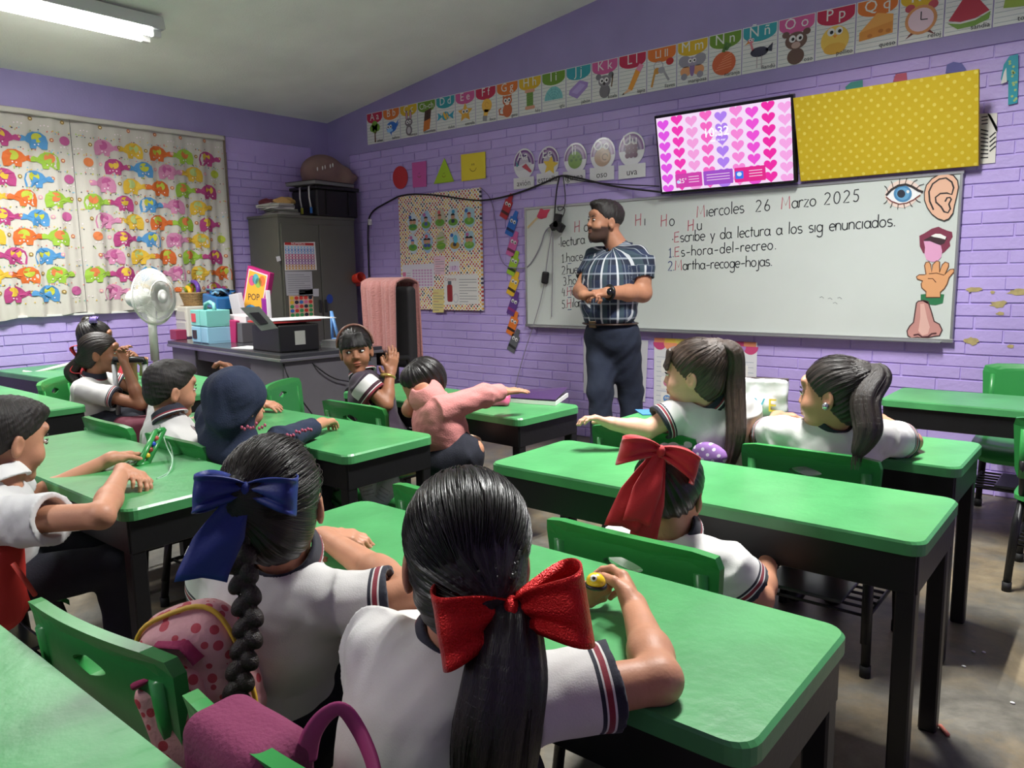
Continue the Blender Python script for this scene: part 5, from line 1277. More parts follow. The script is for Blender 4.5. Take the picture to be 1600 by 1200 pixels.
# girl with the red sequin bow, nearest the camera
M_SEQ = mat('red_sequin', (200, 20, 22), .28, metal=.55, bump=.5, bscale=420); M_REDR = mat('red_ribbon', (196, 24, 34), .7, bump=.1, bscale=300, sheen=.3); M_BLUR = mat('blue_ribbon', (22, 42, 120), .55, bump=.1, bscale=300)
M_ELAS = mat('black_elastic', (16, 14, 16), .8)
def g7x(t, L, F, SH, d):
    bow('sequin_bow', A(800, 955, D=.93), Vector(_r*.97+_u*.16), Vector(_u), .092, .105, M_SEQ, t, SH, bulge=.45, droop=.05, th=.003, wrink=.05)
    strands('loose_hair', L, F, d['hc'], d['s'], (.0, -.09, -.02), 700, HAIRS['black'], t, SH, 4, lift=.0009)
person('child at the front in a white polo and red sequin bow, holding a yellow toy', (A(728, 866, D=1.05), 138, -12, 3), A(716, 1000, D=1.06), (-.70, .60, .41), 112,
       (( A(640, 1040, D=1.2)+V3(-.0, .12, -.03), A(880, 935, Z=.645)-V3(.02, .0, 0), dict(f=(.85, .45, .1), n=(-.3, .6, .3), curl=(.5, .6, .4), s=1.0)),
        (A(1030, 1062, Z=.648), A(992, 950, Z=.655), dict(f=(-.55, .55, .25), n=(-.75, -.3, -.3), curl=((.5, .7, .5), (.6, .8, .5), (.7, .9, .5), (.8, .9, .5)), s=1.0, res=.0028, thumb=(.5, .8, .5)), .62)),
       skin='b', s=1.05, sh=.125, tie=(.02, -.092, -.03), tail=([A(795, 960, D=.95), A(790, 1050, D=.93), A(775, 1150, D=.93), A(765, 1290, D=.95)], [.03, .046, .05, .045]), res=.0038, hres=.0028, extras=g7x, seed=1, face=False)

# girl with the braid and blue bow
def g6x(t, L, F, SH, d):
    b = bow('blue_bow', A(385, 765, D=1.17), Vector(_r*.98-_u*.05+_f*.15), Vector(_u*.9-_r*.2), .075, .07, M_BLUR, t, SH, bulge=.4, droop=.1, tails=((-.75, -1.9, .1, .075),), wrink=.09)
    pts = bez([A(372, 800, D=1.2), A(378, 880, D=1.18), A(388, 980, D=1.16), A(372, 1080, D=1.14), A(375, 1170, D=1.13)], 6); P = []; n = len(pts)
    rr = nrmz(np.array(_r))
    for i in range(n-1):
        c = pts[i]; sd = 1 if i % 2 else -1; r0 = .0175-.003*i/n
        ax = nrmz(pts[i+1]-pts[i]); G = np.stack([nrmz(rr*.8-ax*sd*.6), nrmz(np.cross(ax, rr)), nrmz(ax*.8+rr*sd*.6)])
        P.append(ell(c+rr*sd*.009, (r0*.8, r0*.85, r0*1.15), G, .003))
    soft('braid', [(P, .0024, None)], HAIRS['dark'], t, SH, {'hq': lambda V: V*14})
    strands('loose_hair', L, F, d['hc'], d['s'], (-.03, -.085, .01), 700, HAIRS['dark'], t, SH, 5, lift=.004)
person('child in a white polo with a blue bow, hand on the nearest desk', (A(430, 784, D=1.28), 138, -8, -4), A(440, 866, D=1.3), (-1.17, .70, .41), 105,
       ((A(350, 960, D=1.45), A(440, 880, D=1.55), dict(f=(.3, .9, 0))),
        (A(640, 930, D=1.22)+V3(-.02, .03, -.02), A(505, 838, Z=.65), dict(f=A(575, 840, Z=.64)-A(500, 838, Z=.65), n=(0, .15, -1), curl=(.3, .55, .5), s=1.0, res=.0028, spread=.05), .7)),
       skin='b', s=.96, sh=.14, tie=(-.04, -.085, .02), res=.004, hres=.003, extras=g6x, seed=2, face=False, hair='black')

# girl with the long red bow, seen behind her chair
def g8x(t, L, F, SH, d):
    bow('red_bow', A(1032, 705, D=1.64), Vector(_r*.95-_u*.25), Vector(_u), .085, .07, M_REDR, t, SH, bulge=.35, droop=.25, tails=((-.5, -2.5, .2, .075), (.12, -2.9, .1, .06), (-.2, -2.2, .35, .06)), wrink=.08)
person('child with a long-tailed red bow sitting low behind a green chair', (A(1048, 765, D=1.75), 98, -8, 0), (-.80, 1.55, .60), (-.80, 1.50, .40), 95,
       ((V3(-.98, 1.6, .46), V3(-.95, 1.78, .5), dict()), (V3(-.62, 1.62, .46), V3(-.66, 1.78, .5), dict())), skin='b', s=.93, sh=.125, tie=(0, -.08, .06), seed=3, res=.006, hair='black', face=False, extras=g8x, nape=0)

# girl with the brown ponytail looking left
def g9x(t, L, F, SH, d):
    c = MB(); c.box(Vector(L(.0, -.098, .095)), (.03, .012, .012), mat('cream_clip', (226, 214, 176), .5), Matrix.Rotation(.6, 3, 'Z'), bev=.003); c.build('hair_clip', t, SH); strands('loose_hair', L, F, d['hc'], d['s'], (0, -.085, .075), 260, HAIRS['brown'], t, SH, 6, lift=.003)
person('child in a white polo looking left, one arm stretched over the chair back', (A(1085, 582, D=2.52), 195, -4, 0), A(1112, 622, D=2.54), (-1.12, 2.42, .41), 140,
       ((A(1010, 672, D=2.52), A(958, 662, D=2.5), dict(f=A(920, 650, D=2.5)-A(958, 662, D=2.5), n=(0, -.2, -1), curl=(.35, .5, .4), s=1.0, res=.003), .55),
        (A(1160, 690, D=2.7), A(1130, 660, D=2.85), dict())), skin='a', hair='brown', s=.97, sh=.125, tie=(0, -.085, .075), tail=([('h', 0, -.095, .085), ('h', 0, -.135, .06), A(1148, 600, D=2.48), A(1150, 680, D=2.45), A(1135, 740, D=2.45)], [.018, .024, .03, .027, .008]), seed=4, bangs=True, extras=g9x)

# girl with the dark ponytail at the right
def g10x(t, L, F, SH, d):
    e = MB(); e.ell(Vector(L(-.085, .0, -.035)), (.01, .01, .012), mat('silver_earring', (200, 200, 205), .2, metal=.9)); e.build('earring', t, SH); strands('loose_hair', L, F, d['hc'], d['s'], (0, -.095, .055), 260, HAIRS['dark'], t, SH, 7, lift=.003)
M_FLOR = mat('floral_skirt', (150, 112, 104), .8, noise=.55, nscale=38)
person('child in a white polo with a silver earring, arms folded on the desk', (A(1302, 614, D=2.3), 182, -4, 4), A(1300, 658, D=2.33), (-.72, 2.42, .41), 112,
       ((A(1188, 684, Z=.645), A(1215, 650, Z=.655), dict(f=(.8, .5, 0))), (A(1424, 690, Z=.65), A(1375, 655, Z=.66), dict(f=(-.8, .4, 0)))), skin='b', hair='dark', s=.97, sh=.145, tie=(0, -.095, .055), tail=([('h', 0, -.1, .06), ('h', 0, -.13, .05), A(1352, 625, D=2.2), A(1356, 672, D=2.17), A(1340, 708, D=2.17)], [.02, .03, .036, .034, .012]), seed=5, extras=g10x, bmat=M_FLOR)

# girl with the headband turning to look at the camera
def g11x(t, L, F, SH, d):
    h = MB(); h.tube([Vector(L(.086*cos(a), -.0+.0*a, .028+.094*sin(a))) for a in np.linspace(-.1, pi+.1, 20)], .006, mat('brown_headband', (120, 84, 70), .4, noise=.4, nscale=80), 8); h.build('headband', t, SH)
    w = np.array(A(606, 588, D=3.52)); b = MB(); ax = nrmz(A(614, 552, D=3.55)-A(600, 622, D=3.5)); e1 = nrmz(np.cross(ax, V3(0, 0, 1))); e2 = np.cross(ax, e1)
    b.tube([Vector(w+(e1*cos(a)+e2*sin(a))*.03) for a in np.linspace(0, 2*pi, 16)[:-1]], .007, mat('gold_band', (196, 170, 96), .3, metal=.7), 8, closed=True); b.ell(Vector(w+e2*.03-np.array(_f)*.015), (.015, .015, .015), mat('gold_band', (196, 170, 96))); b.build('wristwatch', t, SH)
person('child with a headband and dark vest looking back, hands raised, gold watch on the wrist', (A(556, 546, D=3.55), 318, -2, 6), A(565, 583, D=3.57), (-2.66, 2.32, .41), 40,
       ((A(575, 630, D=3.7), A(610, 590, D=3.7), dict(f=A(600, 550, D=3.7)-A(605, 590, D=3.7), n=(.5, -.3, 0), curl=(.15, .2, .2))),
        (A(603, 632, D=3.45), A(610, 583, D=3.53), dict(f=A(622, 535, D=3.56)-A(612, 583, D=3.53), n=(-.6, .2, .2), curl=(.1, .25, .2), s=1.05), .55)), skin='c', s=.95, sh=.12, top='vest', tie=(0, -.06, -.05), seed=6, bangs=True, extras=g11x, gaze=(.005, .0))

# child in the pink hooded jacket lying over the desk
M_PINKJ = mat('pink_jacket_cloth', (206, 132, 128), .85, noise=.05, nscale=20, bump=.25, bscale=200); M_SATIN = mat('pink_satin', (214, 120, 128), .25, noise=.1, nscale=30)
def pkx(t, L, F, SH, d):
    nk, u, f, l = d['neck'], d['up'], d['fwd'], d['lat']
    HPm = [ell(nk-f*.03+u*.0, (.10, .06, .075), np.stack([l, nrmz(f-u*.5), nrmz(u+f*.5)]), .03), cap(nk-l*.08-u*.01, nk+l*.08-u*.01, .05, .045, .03), ell(nk-f*.035+u*.055, (.07, .04, .05), np.stack([l, f, u]), .02, '-')]
    soft('hood', [(HPm, .005, folds(.006, 40, 4))], M_PINKJ, t, SH)
    for k, (px, py, dx) in enumerate(((577, 762, -.2), (600, 770, .5))):
        c = A(px, py, D=2.86); tz = nrmz(np.array(_u)*.8+np.array(_r)*dx); rx = nrmz(np.array(_r)-tz*(np.array(_r)@tz)); G = np.stack([rx, np.cross(tz, rx), tz])
        sh_ = soft('white_sneaker', [([ell(c+tz*.02, (.038, .04, .062), G, .01), ell(c-tz*.035, (.034, .04, .045), G, .02), ell(c-tz*.045+np.array(_f)*.02, (.024, .03, .03), G, .006, '-')], .004, None)], M_SHOE, t, SH)
        lc = MB()
        for q in range(4): z = -.02+.014*q; lc.tube([Vector(c+tz*z+rx*.02*a-np.array(_f)*(.036+.006*(1-abs(a)))) for a in (-1, -.4, .4, 1)], .0018, mat('shoelace', (216, 214, 210), .8), 5)
        lc.tube([Vector(c+rx*.038*cos(a)+tz*(.02+.062*sin(a))+np.array(_f)*.0) for a in np.linspace(0, 2*pi, 20)[:-1]], .004, mat('grey_sole', (226, 224, 220), .7), 6, closed=True); lc.build('laces', sh_, SH)
    pe = d['pel']; soft('waistband', [([cone(pe+V3(0, 0, .03), pe+V3(0, 0, .07), .142, .142, .02)], .006, None)], mat('cream_knit', (214, 184, 160), .9), t, SH)
person('child in a pink hooded jacket bending over the desk with one arm stretched out', (A(663, 597, D=3.12), 60, -60, 10), A(676, 616, D=3.05), (-2.13, 2.16, .47), 50,
       ((A(640, 640, D=3.15), A(650, 620, D=3.3), dict()), (A(758, 617, D=3.02), A(786, 612, D=3.1), dict(f=A(830, 608, D=3.14)-A(795, 611, D=3.1), n=(0, .2, -1), curl=(.1, .15, .1)), 1.9)),
       skin='b', s=.86, sh=.13, bw=1.22, shoes=False, top=M_PINKJ, style='pulled', tie=(0, -.06, .0), seed=7, collar=False, face=False, bottom='shorts', extras=pkx, legs=((V3(-2.2, 2.36, .42), V3(-2.2, 1.95, .45)), (A(740, 703, D=3.0), A(726, 775, D=3.02))), shoe=M_SHOE)

# boy in the white shirt at the left edge
person('child in a plain white shirt playing at the pale desk on the left', (A(10, 684, D=2.05), 98, -16, 0), A(2, 752, D=2.02), (-2.36, .62, .41), 72,
       ((A(30, 790, D=2.25), A(175, 716, Z=.655), dict(f=A(226, 702, Z=.65)-A(178, 714, Z=.66), n=(0, .2, -1), curl=(.15, .3, .2), s=1.05, res=.003), .5),
        (A(158, 806, Z=.645), A(192, 735, Z=.665), dict(f=A(230, 745, Z=.65)-A(190, 732, Z=.66), n=(-.3, -.3, -.8), curl=(.35, .6, .4), s=1.05, res=.003), .55)),
       skin='b', s=.99, sh=.15, top='shirt', style='short', hair='short', seed=8, bottom='pants', res=.0045, gaze=(.004, -.002))

# boy with cropped hair
person('child in a white polo with red-trimmed collar, sitting left of the navy hood', (A(266, 606, D=2.9), 82, -8, 4), A(264, 652, D=2.88), (-2.96, 1.43, .40), 70,
       ((V3(-3.12, 1.52, .55), V3(-3.0, 1.68, .645), dict()), (V3(-2.74, 1.52, .56), V3(-2.82, 1.70, .645), dict())), skin='b', s=.94, sh=.125, style='short', hair='short', seed=9, res=.005, bottom='pants')

# child in the navy hood
M_HOOD = mat('navy_hoodie_cloth', (28, 38, 62), .9, noise=.08, nscale=20, bump=.25, bscale=220); M_PRINT = mat('pink_print', (176, 84, 108), .7)
def hdx(t, L, F, SH, d):
    s = d['s']; E = lambda p, r, k=.01, op='+': ell(L(*p), np.array(r)*s, F, k, op)
    P = [E((0, -.008, .03), (.1, .112, .102)), cap(L(0, -.03, -.05), d['neck']-d['up']*.02, .078*s, .075*s, .03), ell(d['neck']-d['up']*.035-d['fwd']*.02, (.13, .085, .045), np.stack([d['lat'], d['fwd'], d['up']]), .02), E((0, .09, -.02), (.06, .06, .1), .02, '-'), cap(d['S'][0]+d['lat']*.05, d['S'][1]-d['lat']*.05, .06, .06, .04)]
    sm = lambda X: .007*np.exp(-((X-d['hc'])@F[0]-.02)**2/.0004)*-.6
    fo = folds(.008, 24, 12)
    soft('hood', [(P, .0045, lambda X: fo(X)+sm(X))], M_HOOD, t, SH)
    a, b = A(420, 690, D=2.5), A(490, 668, D=2.62); mb = MB(); rnd = random.Random(3)
    for k in range(16):
        q = a+(b-a)*(k/15)*1.0; mb.ell(Vector(q+V3(0, 0, rnd.uniform(-.008, .004)))-_f*.034, (.007, .004, .006), M_PRINT, None, 6)
    for k in range(9): q = A(378+4.5*k, 664+rnd.uniform(-3, 8), D=2.41); mb.ell(Vector(q), (.006, .004, .006), M_PRINT, None, 6)
    mb.build('sleeve_print', t, SH)
person('child in a navy hooded jacket seen from behind, right arm along the desk', (A(370, 630, D=2.55), 108, -12, 0), A(362, 672, D=2.56), (-2.5, 1.43, .40), 92,
       ((V3(-2.72, 1.56, .6), A(408, 630, Z=.655), dict(f=A(438, 634, Z=.65)-A(408, 630, Z=.655), n=(0, .2, -1), curl=(.2, .3, .2)), 1.55),
        (A(440, 690, D=2.56), A(503, 661, Z=.665), dict(f=A(545, 650, Z=.65)-A(503, 661, Z=.665), n=(0, .2, -1), curl=(.4, .6, .4)), 1.75)), skin='b', s=.94, sh=.145, top=M_HOOD, style=None, seed=10, collar=False, face=False, bottom='pants', extras=hdx)

# girl with the red ribbon drinking, and the girl behind her
def g2x(t, L, F, SH, d):
    bow('red_hair_ribbon', Vector(L(.0, -.115, -.045)), Vector(F[2]), Vector(F[0]), .075, .06, M_REDR, t, SH, bulge=.5, droop=0, wrink=.1)
person('child with a red hair ribbon holding a trolley handle up to the mouth', (A(157, 550, D=4.2), 52, -4, 0), A(146, 588, D=4.22), (-4.48, 1.76, .41), 35,
       ((A(205, 605, D=4.4), A(208, 566, D=4.35), dict(f=A(212, 548, D=4.3)-A(208, 566, D=4.35), n=(.2, -.5, 0), curl=(.9, 1.0, .7))),
        (A(220, 632, D=4.12), A(194, 566, D=4.1), dict(f=A(188, 548, D=4.1)-A(196, 566, D=4.1), n=(.5, .2, 0), curl=(.9, 1.0, .7)), .6)), skin='c', hair='dark', s=.97, sh=.125, tie=(0, -.1, -.05), tail=([('h', 0, -.105, -.05), A(112, 580, D=4.2), A(118, 595, D=4.2)], [.02, .035, .02]), seed=11, extras=g2x)
def g1x(t, L, F, SH, d):
    bow('violet_bow', Vector(L(.03, .0, .118)), Vector(F[0]), Vector(F[1]), .05, .045, mat('violet_ribbon', (120, 100, 170), .5), t, SH, bulge=.4, droop=.1, wrink=.1)
    b = MB(); b.ell(Vector(L(-.02, -.05, .11)), (.035, .035, .03), HAIRS['black']); b.build('hair_bun', t, SH)
person('child in a red top with a violet bow, mostly hidden at the far left', (A(150, 528, D=4.75), 60, -4, 0), A(150, 565, D=4.78), (-5.0, 2.02, .41), 40,
       ((V3(-4.8, 2.2, .55), V3(-4.62, 2.12, .7), dict()), (V3(-4.78, 1.92, .5), V3(-4.62, 1.98, .75), dict())), skin='c', s=.96, sh=.12, seed=12, res=.006, top=mat('red_sweater', (150, 34, 44), .9), extras=g1x, tie=(0, -.05, .08))
# hidden pupil whose hand shows above the navy hood
person('child hidden behind the navy hood, only raised fingers showing', (A(352, 618, D=3.3), 60, -30, 0), A(352, 650, D=3.3), (-3.0, 1.9, .40), 60,
       (None, (A(395, 640, D=3.15), A(372, 588, D=3.1), dict(f=A(355, 566, D=3.1)-A(374, 586, D=3.1), n=(-.3, -.4, -.6), curl=(.5, .7, .5), s=1.0))), skin='c', s=.86, sh=.11, style='short', hair='short', seed=13, res=.006, hres=.004, face=False, legs=None, top='polo')

# ------------------------------------------------------------------ the teacher
def teacher():
    D0 = 4.52; base = V3(*(at(957, 731, Z=0))); t = thing('person', 'adult in a plaid shirt and dark jeans standing with clasped hands before the whiteboard', 'person', base); SH = tuple(base); s = 1.06
    hc = A(946, 345, D=D0); F = frame(238, 2, 0); HP, L = head_prims(hc, F, s, True, 1); az = 258; T = frame(az); lat, fwd, upv = T
    neck = A(966, 388, D=D0+.02); HP += [cap(L(0, -.02, -.06), neck, .056, .064, .03), ell(L(0, .05, -.085), np.array([.05, .045, .035])*s, F, .02)]
    pel = A(957, 506, D=D0+.02)
    Sl = neck-lat*.185-upv*.055+V3(0, 0, 0); Sr = neck+lat*.185-upv*.055
    body = [(HP, .0036, None)]
    # his left arm is at the picture's right
    elL, wrL = A(1004, 458, D=D0-.12), A(948, 457, D=D0-.27); elR, wrR = A(908, 455, D=D0-.0), A(912, 461, D=D0-.24)
    hf = np.array(-_r)*.9-np.array(_u)*.1
    body.append(([cap(Sl+(elL-Sl)*.4, elL, .055, .052, .02), cap(elL, elL+(wrL-elL)*.4, .052, .047, .02), cap(elL+(wrL-elL)*.4, wrL, .047, .031, .02)] + hand_prims(wrL, hf, -np.array(_f)*-.5+np.array(-_u)*.6, 'L', (.5, .6, .4), .05, 1.15, (.3, .8, .2)), .0036, None))
    body.append(([cap(Sr+(elR-Sr)*.4, elR, .052, .048, .02), cap(elR, wrR, .045, .03, .02)] + hand_prims(wrR, np.array(_r)*.55-np.array(_f)*.3+np.array(_u)*.05, -np.array(_u)*.7+np.array(_f)*.2, 'R', (.8, .9, .5), .05, 1.15, (.4, .8, .3)), .0036, None))
    def beard(V):
        q = (V-hc)@F.T/s; x, y, z = q.T
        b = np.clip((-.03-z-.35*(np.abs(x) < .05)*np.maximum(y-.085, 0))/.012, 0, 1)*np.clip((y+.005)/.012, 0, 1)*np.clip((z+.15)/.01, 0, 1)
        mus = np.clip(1-((x/.034)**2+((z+.046)/.009)**2), 0, 1)*1.6*(y > .06)
        lip = np.clip(1.3-np.sqrt((x/.022)**2+((z+.061)/.012)**2), 0, 1)*(y > .075); cheek = np.clip((z+.052)/.014, 0, 1)*(y > .055)
        return np.clip(np.maximum(b*(1-cheek), mus)-lip*.8, 0, .92)
    soft('body', body, SKINS['t'], t, SH, {'lip': lip_attr(L, s), 'beard': beard}); eye_parts(L, F, s, t, SH, (.0, -.001))
    E = lambda p, r, k=.01, op='+': ell(L(*p), np.array(r)*s, F, k, op)
    soft('hair', [([E((0, -.014, .034), (.078, .097, .083)), E((0, .045, .088), (.05, .05, .026), .03), half(L(0, .075, .06), F[1]*.95-F[2]*.75, .006)], .004, folds(.002, 140, 3))], HAIRS['short'], t, SH, {'hq': axis_q(hc, L(0, -.09, .06))})
    # plaid shirt
    m = mat('plaid_shirt_cloth', (34, 46, 72), .85, bump=.15, bscale=250); nt, N, LK, B = nodes(m)
    def stripe(att, per, off, wd):
        a = attr_node(N, att); q = N('Math', operation='MULTIPLY_ADD'); q.inputs[1].default_value = 1/per; q.inputs[2].default_value = off; LK(a.outputs['Fac'], q.inputs[0])
        f_ = N('Math', operation='FRACT'); LK(q.outputs[0], f_.inputs[0]); l = N('Math', operation='LESS_THAN'); l.inputs[1].default_value = wd; LK(f_.outputs[0], l.inputs[0]); return l.outputs[0]
    out = None
    def over(fac, col, k):
        nonlocal out
        mx = N('MixRGB'); mx.inputs[2].default_value = lin(col)
        if out is None: mx.inputs[1].default_value = lin((36, 48, 74))
        else: LK(out, mx.inputs[1])
        mu = N('Math', operation='MULTIPLY'); mu.inputs[1].default_value = k; LK(fac, mu.inputs[0]); LK(mu.outputs[0], mx.inputs[0]); out = mx.outputs[0]
    over(stripe('pv', .085, .1, .45), (22, 28, 44), .75); over(stripe('pu', .085, .3, .4), (64, 86, 92), .55); over(stripe('pv', .085, .75, .12), (150, 160, 172), .7); over(stripe('pu', .085, .0, .13), (206, 210, 214), .85); over(stripe('pu', .085, .5, .05), (150, 160, 170), .6)
    LK(out, B.inputs['Base Color'])
    LT = np.stack([lat, fwd, upv])
    SP = [ell(pel+upv*.08+fwd*.03, (.175, .15, .14), LT, .05), ell(pel+upv*.22+fwd*.035, (.172, .15, .2), LT, .06), ell(neck-upv*.19+fwd*.02, (.195, .135, .17), LT, .06), cap(Sl+lat*.03, Sr-lat*.03, .068, .068, .07), cap(neck-upv*.06, neck-upv*.01, .085, .066, .05)]
    sl = []
    for a, e in ((Sl, elL), (Sr, elR)):
        en = a+(e-a)*.6; SP.append(cone(a, en, .074, .07, .04)); sl.append((a, en))
    for a, e in ((Sl, elL), (Sr, elR)): SP.append(cone(a+(e-a)*.5, a+(e-a)*.9, .058, .06, .004, '-'))
    SP += [half(pel+V3(0, 0, -.005), (0, 0, -1), .01), cap(neck+fwd*.01, L(0, 0, -.08), .066, .06, .01, '-'), cap(neck+fwd*.06-upv*.02, neck+fwd*.13-upv*.1, .03, .006, .01, '-')]
    def pu(V):
        q = V-pel; o = np.arctan2(q@lat, q@fwd)*.16
        for a, e in sl:
            d = e-a; Ln = np.linalg.norm(d); u = d/Ln; r = V-a; tt = r@u; p = r-tt[:, None]*u; m_ = (tt > .06) & (np.linalg.norm(p, axis=1) < .1); e1 = nrmz(np.cross(u, fwd)); e2 = np.cross(u, e1); o[m_] = np.arctan2(p[m_]@e1, p[m_]@e2)*.07
        return o+5
    soft('plaid_shirt', [(SP, .005, folds(.005, 26, 5))], m, t, SH, {'pu': pu, 'pv': lambda V: V[:, 2]+3})
    cb = MB()
    for d in (-1, 1):
        cb.add([Vector(p) for p in (neck+lat*d*.02+fwd*.075-upv*.035, neck+lat*d*.075+fwd*.05-upv*.03, neck+lat*d*.085-fwd*.03+upv*.012, neck+lat*d*.06-fwd*.06+upv*.03, neck+lat*d*.058-fwd*.0+upv*.035, neck+lat*d*.02+fwd*.07+upv*.0)], [[0, 1, 5], [1, 2, 4, 5], [2, 3, 4]], mat('shirt_collar_cloth', (34, 42, 62), .85))
    cb.build('collar', t, SH, {'solid': .004})
    M_JEAN = mat('dark_denim', (26, 34, 52), .9, noise=.12, nscale=14, bump=.25, bscale=260)
    ft = []
    JP = [ell(pel-upv*.03+fwd*.01, (.165, .135, .10), LT, .04), ell(pel-upv*.10, (.155, .13, .1), LT, .05)]
    for (kx, ky), (ax, ay), dd in (((938, 612), (940, 722), -.04), ((986, 614), (988, 716), .08)):
        k = A(kx, ky, D=D0+dd); an = A(ax, ay, D=D0+dd); an[2] = .07; hj = pel-upv*.1+lat*(-.085 if kx > 960 else .085); JP += [cap(hj, k, .098, .075, .05), cap(k, an, .07, .062, .03)]; ft.append(an)
    JP.append(half(pel+V3(0, 0, .03), (0, 0, 1), .01))
    soft('jeans', [(JP, .007, folds(.005, 24, 8))], M_JEAN, t, SH)
    for an in ft:
        f2 = nrmz(V3(fwd[0], fwd[1], 0)); soft('shoe', [([ell(an+f2*.07-V3(0, 0, .025), (.048, .135, .045), np.stack([np.cross(f2, V3(0, 0, 1)), f2, V3(0, 0, 1)]), .01), half(V3(0, 0, .005), (0, 0, -1))], .008, None)], M_SHOEB, t, SH)
    bl = MB(); bl.tube([Vector(pel+upv*.005+fwd*.02+lat*.158*cos(a)+fwd*.137*sin(a)) for a in np.linspace(0, 2*pi, 40)[:-1]], .02, mat('brown_belt', (52, 34, 26), .4), 8, closed=True, flat=.3)
    bl.build('belt', t, SH); bk = MB(); c = Vector(pel+upv*.005+fwd*.163); bk.box(c, (.055, .012, .04), mat('belt_buckle', (130, 110, 84), .3, metal=.8), Matrix.Rotation(R(az-90), 3, 'Z'), bev=.003); bk.build('buckle', t, SH)
    w = MB(); ax = nrmz(wrL-elL); e1 = nrmz(np.cross(ax, V3(0, 0, 1))); e2 = np.cross(ax, e1); c = wrL-ax*.02
    w.tube([Vector(c+(e1*cos(a)+e2*sin(a))*.036) for a in np.linspace(0, 2*pi, 18)[:-1]], .011, M_BLACKM, 8, closed=True); fc = c-np.array(_f)*.036; w.tube([Vector(fc+np.array(_f)*.006), Vector(fc-np.array(_f)*.008)], .021, mat('watch_face', (20, 20, 24), .1), 16); w.build('wristwatch', t, SH)
teacher()
# ------------------------------------------------------------------ curtains with printed elephants
M_CURT = mat('curtain_cloth', (198, 192, 182), .8, bump=.1, bscale=200, sheen=.1)
ECOL = [((205, 100, 40), (176, 186, 60)), ((146, 182, 60), (210, 118, 66)), ((170, 60, 118), (214, 178, 60)), ((76, 138, 188), (188, 188, 56)), ((200, 130, 164), (180, 86, 138)), ((212, 172, 52), (176, 192, 120))]
def CC(c): return mat('curtain_print_%d_%d_%d' % c, c, .8)
def curtain(lab, y0, y1, z0, z1, ph):
    mb = MB()
    def X(y, z):
        k = .35+.65*(z1-z)/(z1-z0)
        return XL+.034+k*(.014*sin(2*pi*y/.205+ph+.6*sin(3*y))+.007*sin(2*pi*y/.083+1.3*ph))
    def zb(y): return z0+.012*sin(5*y+ph)+.008*sin(17*y)
    mb.grid(lambda u, v: (X(y0+(y1-y0)*u, zb(y0+(y1-y0)*u)*(1-v)+z1*v), y0+(y1-y0)*u, zb(y0+(y1-y0)*u)*(1-v)+z1*v), int((y1-y0)/.012), 16, M_CURT)
    def put(pts, c, lay, rings=2):
        n = len(pts); cy = sum(p[0] for p in pts)/n; cz = sum(p[1] for p in pts)/n
        if min(p[0] for p in pts) < y0 or max(p[0] for p in pts) > y1 or max(p[1] for p in pts) > z1-.004 or min(p[1] for p in pts) < z0+.02: return
        vs = [(cy, cz)]
        for r in range(1, rings+1): vs += [(cy+(y-cy)*r/rings, cz+(z-cz)*r/rings) for y, z in pts]
        fs = [[0, 1+i, 1+(i+1) % n] for i in range(n)]
        for r in range(1, rings): fs += [[1+(r-1)*n+i, 1+r*n+i, 1+r*n+(i+1) % n, 1+(r-1)*n+(i+1) % n] for i in range(n)]
        mb.add([(X(y, z)+.003+.0008*lay, y, z) for y, z in vs], fs, CC(c))
    rnd = random.Random(int(ph*10)); row = 0; z = z1-.05
    while z > z0+.03:
        y = y0-.1+(.1 if row % 2 else 0)+.02*sin(row*2.1); k = row*2
        while y < y1+.1:
            body, ear = ECOL[(k+row) % 6]; d = 1 if (k+row//2) % 2 else -1; s = 1.22
            B_ = [(-.058, -.045), (-.03, -.045), (-.027, -.032), (-.006, -.03), (-.003, -.045), (.028, -.045), (.032, -.02), (.05, -.012), (.064, .006), (.078, .004), (.08, -.012), (.088, -.008), (.086, .012), (.068, .022), (.05, .014), (.034, .034), (.006, .048), (-.03, .046), (-.056, .026), (-.064, -.006)]
            put([(y+d*s*a, z+s*b) for a, b in B_], body, 1, 2)
            put([(y+d*(-.012+.028*cos(t)*s), z+.018+.026*sin(t)*s) for t in [2*pi*q/14 for q in range(14)]], ear, 2, 1)
            for q in range(3): put([(y+d*(-.04+.022*q)+.005*cos(t), z-.028+.004*(q % 2)+.005*sin(t)) for t in [pi*w/4 for w in range(8)]], (236, 220, 226), 2, 1)
            f = rnd.choice([(190, 110, 80), (214, 150, 170), (150, 120, 60)]); put([(y+.1+.014*cos(t), z+.012+.014*sin(t)) for t in [pi*w/6 for w in range(12)]], f, 1, 1); put([(y+.1+.006*cos(t), z+.012+.006*sin(t)) for t in [pi*w/4 for w in range(8)]], (236, 210, 160), 2, 1)
            for q in range(10):
                a, b = rnd.uniform(-.1, .1), rnd.choice([-.062, -.056, .058, .064]); c = rnd.choice([(60, 60, 74), (220, 120, 110), (120, 180, 205), (150, 190, 70), (226, 190, 60)])
                put([(y+a+.0045*cos(t), z+b+.0045*sin(t)) for t in [pi*w/3 for w in range(6)]], c, 1, 1)
            y += .2; k += 1
        z -= .13; row += 1
    return tag(mb.build('curtain'), lab, 'curtain', 'elephant print curtains')
ys = at(122, 330, X=XL+.03).y
curtain('elephant print curtain right half, ending beside the grey cabinet', ys+.002, 3.515, .958, 2.335, 1.0)
curtain('elephant print curtain left half, cut by the picture edge', .9, ys-.002, .958, 2.335, 2.4)
vb = MB(); vb.grid(lambda u, v: (XL+.062+.006*sin(60*u), .9+2.62*u, 2.352-.034*v), 200, 3, M_CURT)
